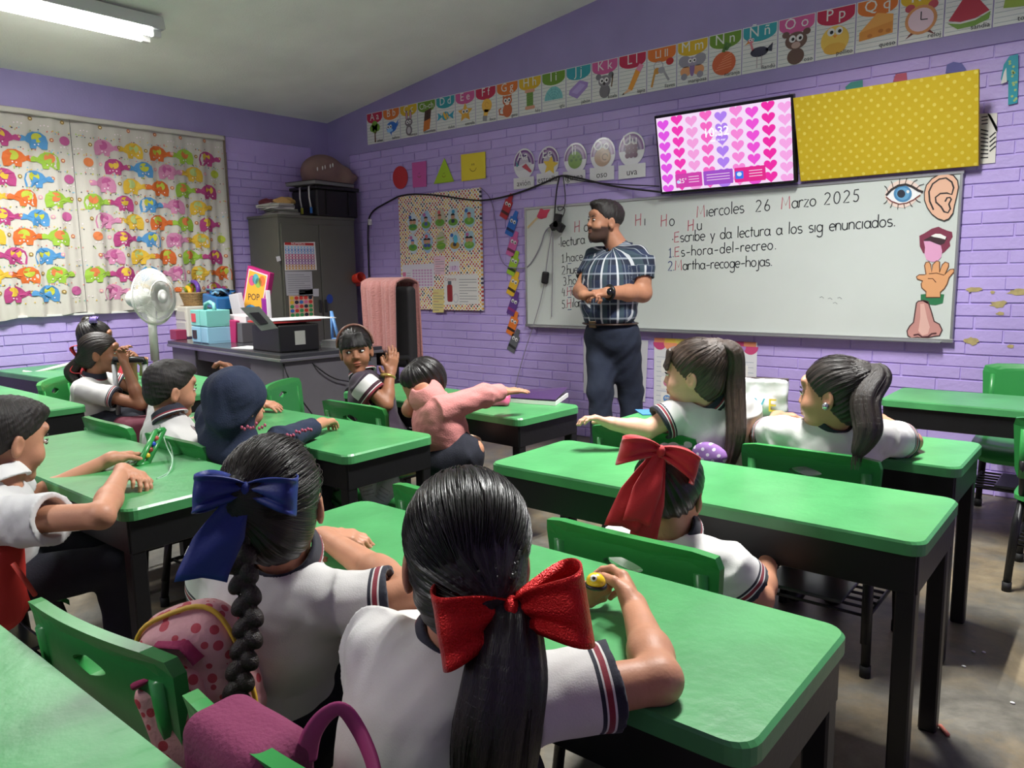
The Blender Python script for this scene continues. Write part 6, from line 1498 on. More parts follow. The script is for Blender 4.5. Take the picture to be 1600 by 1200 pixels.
tag(vb.build('curtain_valance', None, (0, 0, 0), {'solid': .003}), 'gathered strip of elephant cloth along the top of the curtains', 'valance')

# ------------------------------------------------------------------ grey cabinet and what stands on it
M_CAB2 = mat('grey_green_steel', (92, 92, 82), .42, noise=.05, nscale=6)
M_CAB3 = mat('dark_steel_gap', (30, 30, 30), .6)
cx0, cx1, cy0, cy1, cz = -5.93, -5.5, 3.70, 4.49, 1.715
cb = thing('steel_cabinet', 'tall grey-green steel cabinet in the corner with papers stuck on its doors', 'cabinet', ((cx0+cx1)/2, (cy0+cy1)/2, 0)); OC = Vector(((cx0+cx1)/2, (cy0+cy1)/2, 0))
b = MB(); b.box(((cx0+cx1)/2, (cy0+cy1)/2, cz/2+.03), (cx1-cx0, cy1-cy0, cz-.06), M_CAB2, bev=.006); b.box(((cx0+cx1)/2, (cy0+cy1)/2, .03), (cx1-cx0-.04, cy1-cy0-.04, .06), M_CAB3)
b.box(((cx0+cx1)/2, (cy0+cy1)/2, cz-.012), (cx1-cx0+.012, cy1-cy0+.012, .024), M_CAB2, bev=.004); b.build('body', cb, OC)
ym = (cy0+cy1)/2
for ya, yb_ in ((cy0+.02, ym-.003), (ym+.003, cy1-.02)):
    d = MB(); d.box((cx1+.006, (ya+yb_)/2, cz/2+.01), (.016, yb_-ya, cz-.17), M_CAB2, bev=.003); do = d.build('door', cb, OC)
    hh = MB(); hh.box((cx1+.02, ym-.03 if ya < ym-.1 else ym+.03, .95), (.016, .02, .11), M_CAB3, bev=.004); hh.build('handle', do, OC)
def cabart(x=cx1+.0145): return Art((x, 0, 0), (0, 1, 0), (0, 0, 1), (1, 0, 0))
def cq(*pts): return [(at(px, py, X=cx1+.0145).y, at(px, py, X=cx1+.0145).z) for px, py in pts]
def sticker(name, lab, pts, col, fn=None):
    a = cabart(); q = cq(*pts); a.slab(q, K(col), 0, .0015); x0, x1 = min(p[0] for p in q), max(p[0] for p in q); z0, z1 = min(p[1] for p in q), max(p[1] for p in q)
    if fn: fn(a, x0, z0, x1-x0, z1-z0)
    tag(a.build(name), lab, 'paper', 'papers on the cabinet')
def f_num(a, x, z, w, h):
    for k, c in enumerate(((214, 160, 60), (196, 130, 50), (150, 80, 160), (120, 50, 130), (180, 50, 110), (190, 60, 120), (120, 170, 215), (60, 130, 200), (130, 190, 225))):
        a.rect(x+.04*w, z+h*(.04+.09*k), x+.94*w, z+h*(.115+.09*k), K(c), .002)
        for j in range(9): a.rect(x+w*(.07+.098*j), z+h*(.055+.09*k), x+w*(.13+.098*j), z+h*(.1+.09*k), K((236, 226, 226)), .0024)
    a.rect(x+.04*w, z+.87*h, x+.94*w, z+.96*h, K((190, 46, 44)), .002); a.text('NÚMEROS', x+.45*w, z+.885*h, .03, K(WHT), .0024)
def f_stk(a, x, z, w, h):
    r = random.Random(1)
    for j in range(6):
        for k in range(5): a.poly(ellp(x+w*(.12+.19*k), z+h*(.1+.16*j), w*.085, h*.07, 10), K(r.choice([(220, 60, 50), (60, 120, 200), (240, 200, 60), (60, 160, 90), (230, 120, 160), (40, 40, 60)])), .002)
def f_txt(a, x, z, w, h):
    for k in range(9): a.rect(x+.08*w, z+h*(.12+.09*k), x+w*(.92 if k % 4 else .7), z+h*(.12+.09*k)+.0035, K((120, 120, 124)), .002)
sticker('number_chart', 'rainbow-striped number chart on the cabinet door', [(444, 379), (492, 378), (495, 422), (445, 423)], (232, 228, 220), f_num)
sticker('printed_sheet', 'grey printed sheet under the number chart on the cabinet', [(445, 424), (487, 424), (489, 460), (448, 462)], (190, 190, 192), f_txt)
sticker('sticker_sheet', 'sheet of small colourful stickers low on the cabinet', [(451, 462), (489, 461), (491, 501), (453, 501)], (226, 190, 160), f_stk)
sticker('paper_strip', 'torn white strip of paper above the sticker sheet', [(467, 452), (498, 451), (498, 463), (467, 463)], (200, 200, 202))
sticker('paper_scrap', 'small white paper scrap at the cabinet edge', [(431, 401), (437, 400), (439, 407), (433, 409)], (226, 226, 226))
a = cabart(); c = cq((515, 467))[0]; a.slab(ellp(c[0], c[1], .034, .04, 24), K((40, 72, 160)), 0, .002); tag(a.build('blue_disc'), 'dark blue paper disc on the right cabinet door', 'disc')
M_CRATE = mat('black_plastic_crate', (24, 24, 24), .4)
ct = thing('storage_crate', 'black lidded plastic crate on top of the cabinet', 'crate', (-5.68, 4.32, cz)); OQ = Vector((-5.68, 4.32, cz))
b = MB(); b.box((-5.68, 4.32, cz+.115), (.36, .44, .23), M_CRATE, bev=.015)
for y in (4.2, 4.44): b.box((-5.495, y, cz+.12), (.012, .02, .2), M_CRATE)
b.build('tub', ct, OQ)
b = MB(); b.box((-5.68, 4.32, cz+.245), (.39, .47, .03), M_CRATE, bev=.008); b.build('lid', ct, OQ)
b = MB(); b.box((-5.64, 4.25, cz+.278), (.36, .46, .03), mat('grey_folder', (120, 120, 118), .4), Matrix.Rotation(.12, 3, 'Z'), bev=.004); b.box((-5.64, 4.25, cz+.292), (.365, .465, .006), M_CRATE, Matrix.Rotation(.12, 3, 'Z')); tag(b.build('binder'), 'grey binder lying on the black crate', 'binder')
M_LAN = mat('white_lanyard', (206, 206, 204), .7)
for k, (y, c, lab) in enumerate(((4.135, (210, 206, 70), 'white hanging lanyard with yellow-green tip, left on the crate'), (4.155, (50, 110, 180), 'white hanging lanyard with blue tip, right on the crate'))):
    x = -5.70+.13*k
    lt = thing('lanyard', lab, 'lanyard', (x, 4.08, cz+.26), 0, 'lanyards hanging from the crate'); b = MB(); b.tube([(x, 4.12, cz+.27), (x, 4.075, cz+.25), (x+.01, 4.066, cz+.16), (x+.03, 4.064, cz+.07)], .011, M_LAN, 6, flat=.25); b.build('strap', lt, (x, 4.08, cz+.26))
    b = MB(); b.box((x+.033, 4.064, cz+.05), (.03, .008, .05), K(c), bev=.003); b.build('tip', lt, (x, 4.08, cz+.26))
M_CARTON = mat('brown_papier_mache', (134, 106, 98), .85, noise=.1, nscale=10)
soft_t = thing('papier_mache_head', 'brown rounded papier-mache head behind the crate in the corner', 'prop', (-5.72, 4.42, cz+.27)); OM = np.array((-5.72, 4.42, cz+.27))
soft('shell', [([ell((-5.74, 4.36, cz+.40), (.16, .21, .16), None, .05), ell((-5.62, 4.5, cz+.34), (.1, .07, .12), None, .05), ell((-5.56, 4.545, cz+.36), (.035, .05, .035), None, .02), cap((-5.8, 4.3, cz+.28), (-5.7, 4.42, cz+.28), .1, .12, .05)], .012, None)], M_CARTON, soft_t, OM)
b = MB()
for k in range(5): p = at(496+6*k+2*(k % 2), 264-1.5*k, X=-5.58); b.ell(p, (.006, .006, .018), M_WHITE, None, 8)
b.build('tooth', soft_t, Vector(OM))
rnd = random.Random(7)
for k, (col, lab) in enumerate((((150, 148, 140), 'grey paper stack on the front corner of the cabinet top'), ((206, 204, 198), 'white papers lying over the cabinet front corner'), ((190, 150, 90), 'tan paper bundle on the cabinet top'), ((110, 44, 50), 'dark red cloth bundle at the back of the cabinet top'))):
    b = MB(); z = cz+.012+(.03, .06, .075, .03)[k]; c = ((-5.62, 3.84), (-5.66, 3.80), (-5.68, 3.9), (-5.84, 3.86))[k]
    if k < 2:
        for q in range(4): b.box((c[0]+rnd.uniform(-.02, .02), c[1]+rnd.uniform(-.02, .02), cz+.004+.012*q+(.05 if k else 0)), (.24, .2, .01), K(tuple(max(0, v-12*q) for v in col)), Matrix.Rotation(rnd.uniform(-.3, .3), 3, 'Z'))
        tag(b.build('paper_stack'), lab, 'papers')
    else: tag(soft('bundle', [([ell((*c, cz+.12), (.07, .1, .035)), ell((c[0]+.03, c[1]-.03, cz+.10), (.08, .06, .04))], .008, folds(.008, 40, k))], K(col)), lab, 'bundle')
# red horn-shaped thing between cabinet and wall
ht = thing('wall_horn', 'red round-mouthed appliance sticking out beside the cabinet', 'appliance', at(560, 437, X=-5.42)); p = at(560, 437, X=-5.42); OH = p
mb = MB(); M_RED = mat('red_plastic', (206, 54, 36), .35); mb.lathe([(.0, 0), (.03, 0), (.045, .03), (.05, .11), (.046, .112), (.04, .05), (.0, .03)], M_RED, 24, Matrix.Translation(p+Vector((-.09, .02, 0))) @ Matrix.Rotation(R(80), 4, 'Y'), cap=False); mb.build('cone', ht, OH)
mb = MB(); mb.box(p+Vector((-.1, .05, -.01)), (.05, .08, .1), M_RED, bev=.012); mb.build('housing', ht, OH)
cable('coiled_lead', 'coiled black lead hanging under the red appliance', [(566, 452), (574, 448), (580, 456), (582, 470), (576, 478), (571, 468), (575, 452), (583, 462), (580, 476), (574, 474), (572, 460)], .004, M_CAB)

# ------------------------------------------------------------------ teacher's desk
M_DSIDE = mat('grey_desk_steel', (104, 101, 106), .5, noise=.06, nscale=8); M_DTOP = mat('dark_desk_top', (58, 58, 62), .2); M_DEDGE = mat('steel_edge', (150, 150, 152), .3, metal=.8)
DA, DB = Vector((-5.6, 2.76, 0)), Vector((-3.88, 2.575, 0)); ux = (DB-DA).normalized(); uy = Vector((-ux.y, ux.x, 0)); DW = (DB-DA).length; DD = .72
dk = thing('teacher_desk', 'large grey steel desk with a dark top below the curtained window', 'desk', DA+ux*DW/2+uy*DD/2, math.atan2(ux.y, ux.x))
b = MB(); b.box((0, 0, .735), (DW, DD, .028), M_DTOP, bev=.004); b.build('tabletop', dk)
b = MB(); b.box((0, 0, .716), (DW+.012, DD+.012, .02), M_DEDGE, bev=.004); b.build('edge_band', dk)
for x, nm in ((-DW/2+.22, 'pedestal'), (DW/2-.24, 'pedestal')):
    b = MB(); b.box((x, 0, .375), (.42, DD-.05, .66), M_DSIDE, bev=.006); b.box((x, 0, .025), (.36, DD-.1, .05), M_CAB3); b.build(nm, dk)
b = MB(); b.box((0, DD/2-.05, .45), (DW-.8, .02, .5), M_DSIDE); b.build('back_panel', dk); b = MB(); b.box((0, -DD/2+.05, .67), (DW-.86, .02, .075), M_DSIDE); b.build('front_rail', dk)
DZ = .749
def onD(px, py): return at(px, py, Z=DZ)
def itm(name, lab, cat, pos, rz=0, group=None): return thing(name, lab, cat, pos, rz, group)
dr = math.atan2(ux.y, ux.x)
def onY(px, Y, z=0.0): return Vector((at(px, 500, Y=Y).x, Y, DZ+z))
# printer-like black case with papers, its long side along the desk's right edge
P0, P1 = onD(438, 552), onD(497, 546); L1 = (P1-P0).dot(uy); L2 = .36
pc_ = P0+uy*L1/2-ux*L2/2; pt = itm('printer', 'black boxy printer with a raised grey panel on the teacher desk', 'printer', pc_, dr)
b = MB(); b.box((0, 0, .083), (L2, L1, .165), M_CRATE, bev=.008); b.box((-.05, 0, .17), (L2-.12, L1-.04, .012), M_CRATE, bev=.004); b.build('body', pt)
b = MB(); q_ = [at(x, y, D=4.28)-pc_ for x, y in ((376, 481), (405, 479), (434, 513), (409, 517))]; RI = Matrix.Rotation(-dr, 3, 'Z'); q_ = [RI @ v for v in q_]; nn_ = (q_[1]-q_[0]).cross(q_[3]-q_[0]).normalized()*.008
M_GPAN = mat('grey_panel', (112, 118, 110), .45)
def slabq(b, q, n, m): b.add([v-n for v in q]+[v+n for v in q], [[3, 2, 1, 0], [4, 5, 6, 7], [0, 1, 5, 4], [1, 2, 6, 5], [2, 3, 7, 6], [3, 0, 4, 7]], m)
slabq(b, q_, nn_, M_GPAN); b.build('raised_panel', pt)
b = MB(); c_ = sum(q_, Vector())/4; slabq(b, [c_+(v-c_)*.5-nn_*(1.5 if nn_.dot(RI @ _f) > 0 else -1.5) for v in q_], nn_*.6, M_CRATE); b.build('handle', pt)
b = MB(); b.box((L2/2+.002, .0, .085), (.005, .07, .085), mat('silver_label', (176, 176, 168), .4)); b.build('sticker', pt)
b = MB(); b.box((0, 0, .006), (.3, .34, .012), K((190, 50, 50)), bev=.002); o = b.build('red_folder'); o.location = pc_+Vector((0, 0, .177)); o.rotation_euler[2] = dr+.04; tag(o, 'thin red folder under white sheets on the black printer', 'folder')
b = MB(); b.box((0, 0, .002), (.3, .42, .004), M_PAPER); o = b.build('paper_sheet'); o.location = pc_+uy*.06+ux*.02+Vector((0, 0, .192)); o.rotation_euler[2] = dr-.06; tag(o, 'white sheets lying on the red folder on the printer', 'papers')
# caddies
M_TEAL, M_SKY = mat('teal_plastic', (130, 205, 196), .35), mat('sky_blue_plastic', (150, 200, 224), .35)
def caddy(p, z, m, lab, sticker_c, handle):
    t = itm('desk_caddy', lab, 'caddy', p+Vector((0, 0, z)), dr, 'stacked plastic caddies')
    b = MB()
    for x, w in ((-.05, .15), (.09, .11)):
        b.box((x, 0, .008), (w, .16, .014), m); b.box((x, -.08, .06), (w, .012, .11), m, bev=.004); b.box((x, .08, .06), (w, .012, .11), m, bev=.004)
        for d in (-1, 1): b.box((x+d*(w/2-.006), 0, .06), (.012, .16, .11), m, bev=.004)
    b.build('tub', t); b = MB(); b.box((-.07, -.088, .06), (.07, .004, .06), K(sticker_c)); b.build('label', t)
    if handle: b = MB(); b.tube([(-.07, 0, .1), (-.06, 0, .155), (.02, 0, .17), (.08, 0, .155), (.095, 0, .1)], .014, m, 8); b.build('handle', t)
    return t
p = onY(328, 2.86); caddy(p, 0, M_SKY, 'sky blue caddy at the bottom of the stack on the teacher desk', (60, 44, 50), False); caddy(p, .118, M_TEAL, 'teal caddy with a red and white label, topmost of its stack', (214, 80, 90), True)
p = onY(304, 3.14)
b = MB(); b.box((0, 0, .12), (.3, .24, .24), mat('cream_plastic', (222, 218, 204), .4), bev=.01)
for z in (.08, .17): b.box((0, -.122, z), (.26, .006, .07), mat('cream_plastic2', (206, 202, 190), .4), bev=.003)
o = b.build('drawer_box'); o.location = p; o.rotation_euler[2] = dr; tag(o, 'cream drawer box on the back left of the teacher desk', 'drawers')
M_WICK = mat('wicker', (168, 136, 88), .7, noise=.3, nscale=60, bump=.6, bscale=90)
bt_ = itm('wicker_basket', 'wicker basket with purple and yellow rings on the cream drawers', 'basket', p+Vector((0, 0, .241)), dr); b = MB()
for k in range(8): b.tube([((.085+.005*k)*1.15*cos(a), (.08+.005*k)*.8*sin(a), .008+.013*k) for a in [2*pi*q/28 for q in range(28)]], .0085, M_WICK, 6, closed=True)
b.lathe([(0, .004), (.1, .004)], M_WICK, 24, cap=False); b.build('weave', bt_)
for (dx, dz, r, c, lab) in ((-.02, .37, .075, (110, 70, 170), 'purple plastic ring standing in the wicker basket'), (-.03, .345, .05, (236, 190, 40), 'yellow plastic ring in front of the purple ring')):
    b = MB(); q = p+ux*dx+Vector((0, 0, dz)); b.tube([q+ux*r*cos(a)*1.2+uy*(.02 if r > .07 else -.03)+Vector((0, 0, r*sin(a)*.8)) for a in [2*pi*k/24 for k in range(24)]], .018, mat('ring_%d' % c[0], c, .35), 8, closed=True); tag(b.build('toy_ring'), lab, 'ring', 'rings in the basket')
bb = itm('blue_bin', 'dark blue plastic bin heaped with black cords on the teacher desk', 'bin', onY(349, 3.2), dr); b = MB()
M_BLU = mat('blue_plastic', (44, 110, 170), .3)
b.box((0, 0, .11), (.26, .2, .22), M_CRATE, bev=.01); b.build('box_below', bb); b = MB(); b.box((0, 0, .275), (.27, .2, .10), M_BLU, Matrix.Rotation(.12, 3, 'Y'), bev=.012); b.build('tub', bb)
rnd = random.Random(11); b = MB()
for k in range(9): b.tube([(rnd.uniform(-.12, .12), rnd.uniform(-.08, .08), .32+rnd.uniform(0, .05)) for q in range(5)], .011, rnd.choice([M_CRATE, M_BLU, K((120, 170, 200))]), 6)
b.build('cords', bb)
# heap of cases and books
def bk(name, lab, cat, px, Y, z, dim, col, rot, group=None, rough=.5):
    b = MB(); b.box((0, 0, dim[2]/2), dim, mat('cover_%d_%d_%d' % col, col, rough), bev=.004); o = b.build(name); o.location = onY(px, Y, z); o.rotation_euler = rot; return tag(o, lab, cat, group)
bk('book_pile', 'grey low book pile behind the printer', 'books', 386, 3.05, 0, (.24, .2, .14), (96, 92, 96), (0, 0, dr))
bk('flat_box', 'pinkish white flat box on the book pile behind the printer', 'box', 386, 3.05, .141, (.2, .17, .05), (224, 212, 214), (0, .05, dr+.2))
bk('white_tray', 'white plastic tray leaning on the heap behind the caddies', 'tray', 380, 3.2, .0, (.15, .04, .34), (230, 226, 228), (.1, -.1, dr))
bk('magenta_pouch', 'magenta zip pouch under the white tray behind the printer', 'pouch', 366, 2.97, 0, (.11, .1, .16), (170, 40, 96), (0, .1, dr+.3))
bk('small_red_box', 'small transparent red box on the left corner of the teacher desk', 'box', 277, 2.86, 0, (.12, .08, .075), (150, 50, 84), (0, 0, dr))
bk('purple_binder', 'narrow purple binder standing next to the pink picture book', 'binder', 414, 3.26, 0, (.14, .03, .3), (150, 40, 150), (0, 0, R(150)), 'upright binders')
bk('white_binder', 'narrow white binder standing right of the purple binder', 'binder', 421, 3.26, 0, (.14, .03, .36), (226, 220, 224), (0, 0, R(150)), 'upright binders')
t = itm('picture_book', 'magenta-framed picture book leaning upright behind the heap on the teacher desk', 'book', onY(394, 3.28, .10), dr); t.rotation_euler = (-.06, .25, dr+.25)
b = MB(); b.box((0, 0, .22), (.25, .045, .42), mat('magenta_cover', (196, 40, 120), .35), bev=.005); b.build('cover', t)
a = Art((0, -.0235, .22), (1, 0, 0), (0, 0, 1), (0, -1, 0)); a.rect(-.105, -.19, .105, .19, K((236, 220, 230)), .0005); a.rect(-.095, -.18, .095, .18, K((240, 180, 60)), .001)
for k, c in enumerate(((220, 90, 140), (90, 180, 190), (150, 190, 80), (230, 120, 60))): a.poly(ellp(-.05+.035*k, .11+.02*(k % 2), .035, .04, 14), K(c), .0014)
a.poly(ellp(0, -.12, .08, .05, 16), K((70, 150, 205)), .0014); a.text('POP', 0, -.03, .07, K((40, 40, 60)), .0018, rot=12); a.build('picture', t)
b = MB(); b.box((0, 0, .002), (.2, .14, .004), M_PAPER); o = b.build('note_sheet'); o.location = onD(384, 544)+uy*.03; o.rotation_euler[2] = dr+.3; tag(o, 'small white sheet in front of the printer on the desk edge', 'papers')
b = MB(); b.box((0, 0, .02), (.2, .12, .04), M_CRATE, bev=.008); b.tube([(-.04, 0, .03), (-.06, .02, .12), (-.08, .04, .22)], .012, M_CRATE, 8); o = b.build('tape_dispenser'); o.location = onD(381, 533)+uy*.05; o.rotation_euler[2] = dr; tag(o, 'black tape dispenser left of the printer', 'dispenser')
b = MB(); 
for k in range(4): b.box((.01*(k % 2), 0, .006+.012*k), (.14, .16, .011), K((214-8*k, 214-8*k, 212-8*k)))
o = b.build('paper_pile'); o.location = onD(515, 543)+uy*.06; o.rotation_euler[2] = dr+.2; tag(o, 'white paper pile at the right end of the teacher desk', 'papers')
pr_ = onD(514, 533)+uy*.05; b = MB(); M_RUL = mat('blue_ruler', (110, 160, 220), .3)
for q in (((-.035, 0, 0), (-.03, 0, .21)), ((-.03, 0, .205), (.045, 0, .015)), ((-.035, 0, .008), (.045, 0, .012))): b.tube([pr_+ux*v[0]+Vector((0, 0, v[2])) for v in q], .012, M_RUL, 6)
tag(b.build('set_square'), 'blue triangular set square standing against the cabinet', 'set square')
for lab, pts in (('black lead sagging down the side of the teacher desk', [(470, 549), (490, 570), (520, 592), (545, 596)]), ('black lead hanging straight down the desk corner', [(440, 551), (444, 575), (460, 610), (490, 650)])):
    cable('desk_lead', lab, [onD(*pts[0])+Vector((0, 0, .004))]+[at(x, y, X=-3.868+.02*k) for k, (x, y) in enumerate(pts[1:])], .004, M_CAB)

# fan
M_FANW = mat('white_fan_plastic', (222, 222, 216), .35)
fc = Vector(at(240, 464, D=5.0)); ft_ = thing('pedestal_fan', 'white pedestal fan in front of the elephant curtain', 'fan', (fc.x-.05, fc.y, 0)); OFn = Vector((fc.x-.05, fc.y, 0))
fd = Vector((cos(R(21)), sin(R(21)), .06)).normalized(); fz = Vector((0, 0, 1)); fr = fd.cross(fz).normalized(); fu = fr.cross(fd); FM = Matrix((fr, fu, fd)).transposed().to_4x4(); FM.translation = fc
mb = MB(); mb.lathe([(.0, 0), (.2, 0), (.19, .02), (.03, .05), (.0, .05)], M_FANW, 28, Matrix.Translation((OFn.x, OFn.y, 0))); mb.build('base', ft_, OFn)
mb = MB(); mb.cyl(Vector((OFn.x, OFn.y, .04)), Vector((OFn.x, OFn.y, fc.z-.32)), .016, M_FANW); mb.cyl(Vector((OFn.x, OFn.y, fc.z-.42)), Vector((OFn.x, OFn.y, fc.z-.03)), .027, M_FANW); mb.build('pole', ft_, OFn)
mb = MB(); mb.lathe([(.0, -.2), (.04, -.2), (.055, -.18), (.06, -.06), (.05, -.04), (.0, -.04)], M_FANW, 20, FM); mb.build('motor', ft_, OFn)
mb = MB()
for k in range(5):
    a0 = 2*pi*k/5; V_ = []
    for i in range(7):
        for j in (0, 1): rr, aa = .03+.12*i/6, a0+(.1+.75*j)*(.6+.4*i/6); V_.append((rr*cos(aa), rr*sin(aa), .02-.03*j))
    mb.add(V_, [[2*i, 2*i+1, 2*i+3, 2*i+2] for i in range(6)], M_FANW, FM)
mb.build('blades', ft_, OFn)
mb = MB()
for sgn in (1, -1):
    for k in range(120 if sgn > 0 else 60):
        a = 2*pi*k/(120 if sgn > 0 else 60); mb.tube([FM @ Vector((r*cos(a+sgn*r*2), r*sin(a+sgn*r*2), z*sgn)) for r, z in ((.045, .075), (.1, .068), (.15, .045), (.178, .008))], .0016, M_FANW, 4)
mb.tube([FM @ Vector((.18*cos(a), .18*sin(a), 0)) for a in [2*pi*k/36 for k in range(36)]], .007, M_FANW, 8, closed=True)
for r, z in ((.1, .069), (.15, .046)): mb.tube([FM @ Vector((r*cos(a), r*sin(a), z)) for a in [2*pi*k/30 for k in range(30)]], .0015, M_FANW, 4, closed=True)
mb.build('grille', ft_, OFn)
mb = MB(); mb.lathe([(.0, .08), (.03, .08), (.048, .074), (.05, .068), (.0, .066)], M_FANW, 24, FM); mb.build('hub', ft_, OFn)

# office chair with the knitted shawl
M_OCH = mat('black_upholstery', (40, 38, 40), .85, bump=.2, bscale=200); oc = Vector((-3.90, 3.24, 0)); orz = R(183)
ot = thing('office_chair', 'black office chair behind the child with the headband, draped with a pink shawl', 'office chair', oc, orz)
o = soft('backrest', [([rbox((0, -.22, .86), (.235, .03, .27), None, .03, .02), ell((0, -.235, .86), (.2, .05, .22))], .01, None)], M_OCH, ot)
o = soft('seat', [([rbox((0, 0, .46), (.24, .23, .045), None, .04, .02)], .012, None)], M_OCH, ot)
for d in (-1, 1):
    b = MB(); b.tube([(d*.25, -.12, .46), (d*.29, -.12, .56), (d*.29, -.08, .68), (d*.28, .12, .69)], .018, M_CRATE, 8); b.build('armrest', ot)
b = MB(); b.cyl((0, 0, .1), (0, 0, .42), .028, M_CRATE, 12); b.tube([(0, -.1, .43), (0, -.26, .5), (0, -.27, .8)], .022, M_CRATE, 8); b.build('column', ot)
for k in range(5):
    b = MB(); a = 2*pi*k/5; b.tube([(0, 0, .12), (.28*cos(a), .28*sin(a), .07)], [.025, .016], M_CRATE, 8); b.ell((.28*cos(a), .28*sin(a), .03), (.03, .03, .03), M_CRATE, None, 10); b.build('leg', ot)
M_SHAWL = mat('pink_knit', (190, 128, 122), .95, bump=.7, bscale=110, sheen=.3)
RZ = Matrix.Rotation(orz, 4, 'Z'); sm_ = MB()
def shf(u, v):
    x = (u-.5)*.34*(1-.12*v)+.035; s = v*1.0
    if s < .55: y, z = -.336-.004*sin(5*u*pi+2)*s, .60+s/.55*.555
    elif s < .68: q = (s-.55)/.13; y, z = -.336+.205*q, 1.155+.03*sin(pi*q)
    else: q = (s-.68)/.32; y, z = -.128+.008*sin(12*u), 1.15-q*.46
    y -= .004*sin(u*22+4*v+2*sin(5*u))+.003*sin(u*47); x += -.03+.05*(1-v)*(u-.3); return tuple(oc+(RZ @ Vector((x, y, z+.05*(u-.5)*(v < .55)*(1-v)))))
sm_.grid(shf, 44, 40, M_SHAWL); tag(sm_.build('knitted_shawl', None, (0, 0, 0), {'solid': .012}), 'pink knitted shawl hanging over the office chair', 'shawl')

# ------------------------------------------------------------------ small things on the pupils' desks
TZ = TH+.001
def T_(px, py, z=TZ): return np.array(at(px, py, Z=z))
ca, cb_ = T_(727, 634), T_(785, 634); cm = (ca+cb_)/2+V3(0, .03, 0); rr_ = nrmz(cb_-ca)
pc = thing('pencil_case', 'pink zipped pencil case on the desk under the stretched arm', 'pencil case', cm); G_ = np.stack([rr_, nrmz(np.cross(V3(0, 0, 1), rr_)), V3(0, 0, 1)])
M_PINKC = mat('pink_case', (222, 104, 146), .35, bump=.2, bscale=60)
soft('body', [([rbox(cm+V3(0, 0, .026), (.10, .045, .026), G_, .02, .01)], .004, folds(.003, 60, 3))], M_PINKC, pc, cm)
b = MB(); b.tube([Vector(cm+rr_*.098*cos(a)+G_[1]*.046*sin(a)+V3(0, 0, .032)) for a in [2*pi*k/26 for k in range(26)]], .004, mat('clear_vinyl', (236, 196, 206), .2), 6, closed=True); b.build('zip', pc, Vector(cm))
q = [T_(787, 628), T_(868, 634), T_(888, 620), T_(815, 617)]; nb = thing('notebook', 'purple-covered spiral notebook lying open-edged on the desk by the wall', 'notebook', Vector(sum(q)/4)); O_ = Vector(sum(q)/4)
b = MB(); n0 = [Vector(p) for p in q]; b.add([p for p in n0]+[p+Vector((0, 0, .018)) for p in n0], [[3, 2, 1, 0], [0, 1, 5, 4], [1, 2, 6, 5], [2, 3, 7, 6], [3, 0, 4, 7], [4, 5, 6, 7]], M_PAPER); b.build('pages', nb, O_)
b = MB(); up_q = [n0[0]+Vector((0, 0, .020)), n0[1]+Vector((0, 0, .024)), n0[2]+Vector((0, 0, .045)), n0[3]+Vector((0, 0, .022))]
b.add(up_q+[p+Vector((0, 0, .003)) for p in up_q], [[3, 2, 1, 0], [4, 5, 6, 7], [0, 1, 5, 4], [1, 2, 6, 5], [2, 3, 7, 6], [3, 0, 4, 7]], mat('purple_cover', (70, 44, 92), .3)); b.build('cover', nb, O_)
# pouch with letters
pa_, pb_ = T_(1140, 648), T_(1222, 653); po = thing('clear_pouch', 'whitish zip pouch with puffy coloured letters on the far desk', 'pouch', Vector((pa_+pb_)/2)); O_ = Vector((pa_+pb_)/2)
ru = nrmz(pb_-pa_); rn = np.cross(ru, V3(0, 0, 1)); W2 = np.linalg.norm(pb_-pa_)/2+.02; cc = (pa_+pb_)/2; GP = np.stack([ru, -rn, V3(0, 0, 1)])
soft('body', [([rbox(cc+V3(0, 0, .078), (W2, .022, .076), GP, .014, .01), ell(cc+V3(0, 0, .05), (W2*.85, .04, .05), GP)], .005, folds(.003, 40, 8))], mat('frosted_vinyl', (216, 216, 218), .3), po, O_)
b = MB(); b.box(Vector(cc+V3(0, 0, .152)), (2*W2, .012, .012), mat('zip_tape', (70, 60, 60), .5), Matrix(GP).transposed(), bev=.003); b.build('zip', po, O_)
a = Art(Vector(cc+rn*.036+V3(0, 0, .03)), Vector(ru), (0, 0, 1), Vector(rn))
for k, (ch, c) in enumerate((('L', (230, 120, 150)), ('O', (206, 206, 190)), ('V', (100, 190, 220)), ('E', (236, 200, 70)))):
    vs, fs = text_mesh(ch, 'CENTER'); 
    for zz_ in (0, .006): a.text(ch, -.075+.047*k, .0, .072, mat('puffy_%d_%d_%d' % c, c, .5), zz_, sx=.95)
a.build('letters', po, O_)
def flat(name, lab, cat, quad, z, th, col, group=None, fn=None):
    n0 = [Vector(T_(x, y, z)) for x, y in quad]; b = MB(); b.add(n0+[p+Vector((0, 0, th)) for p in n0], [[3, 2, 1, 0], [0, 1, 5, 4], [1, 2, 6, 5], [2, 3, 7, 6], [3, 0, 4, 7], [4, 5, 6, 7]], K(col))
    return tag(b.build(name), lab, cat, group)
flat('card', 'blue picture card on the far desk left of the ponytail child', 'card', [(992, 641), (1004, 649), (1044, 648), (1036, 641)], TZ, .004, (70, 130, 190))
flat('worksheet', 'small white paper on the far desk below the pouch', 'paper', [(1174, 661), (1196, 661), (1192, 676), (1170, 674)], TZ, .002, (226, 228, 232))
b = MB(); p0, p1 = Vector(T_(578, 874, TZ+.005)), Vector(T_(608, 882, TZ+.005)); b.tube([p0, p1], .004, mat('pale_pencil', (226, 196, 186), .4), 8); tag(b.build('pencil'), 'pale pencil under the hand of the child with the blue bow', 'pencil')
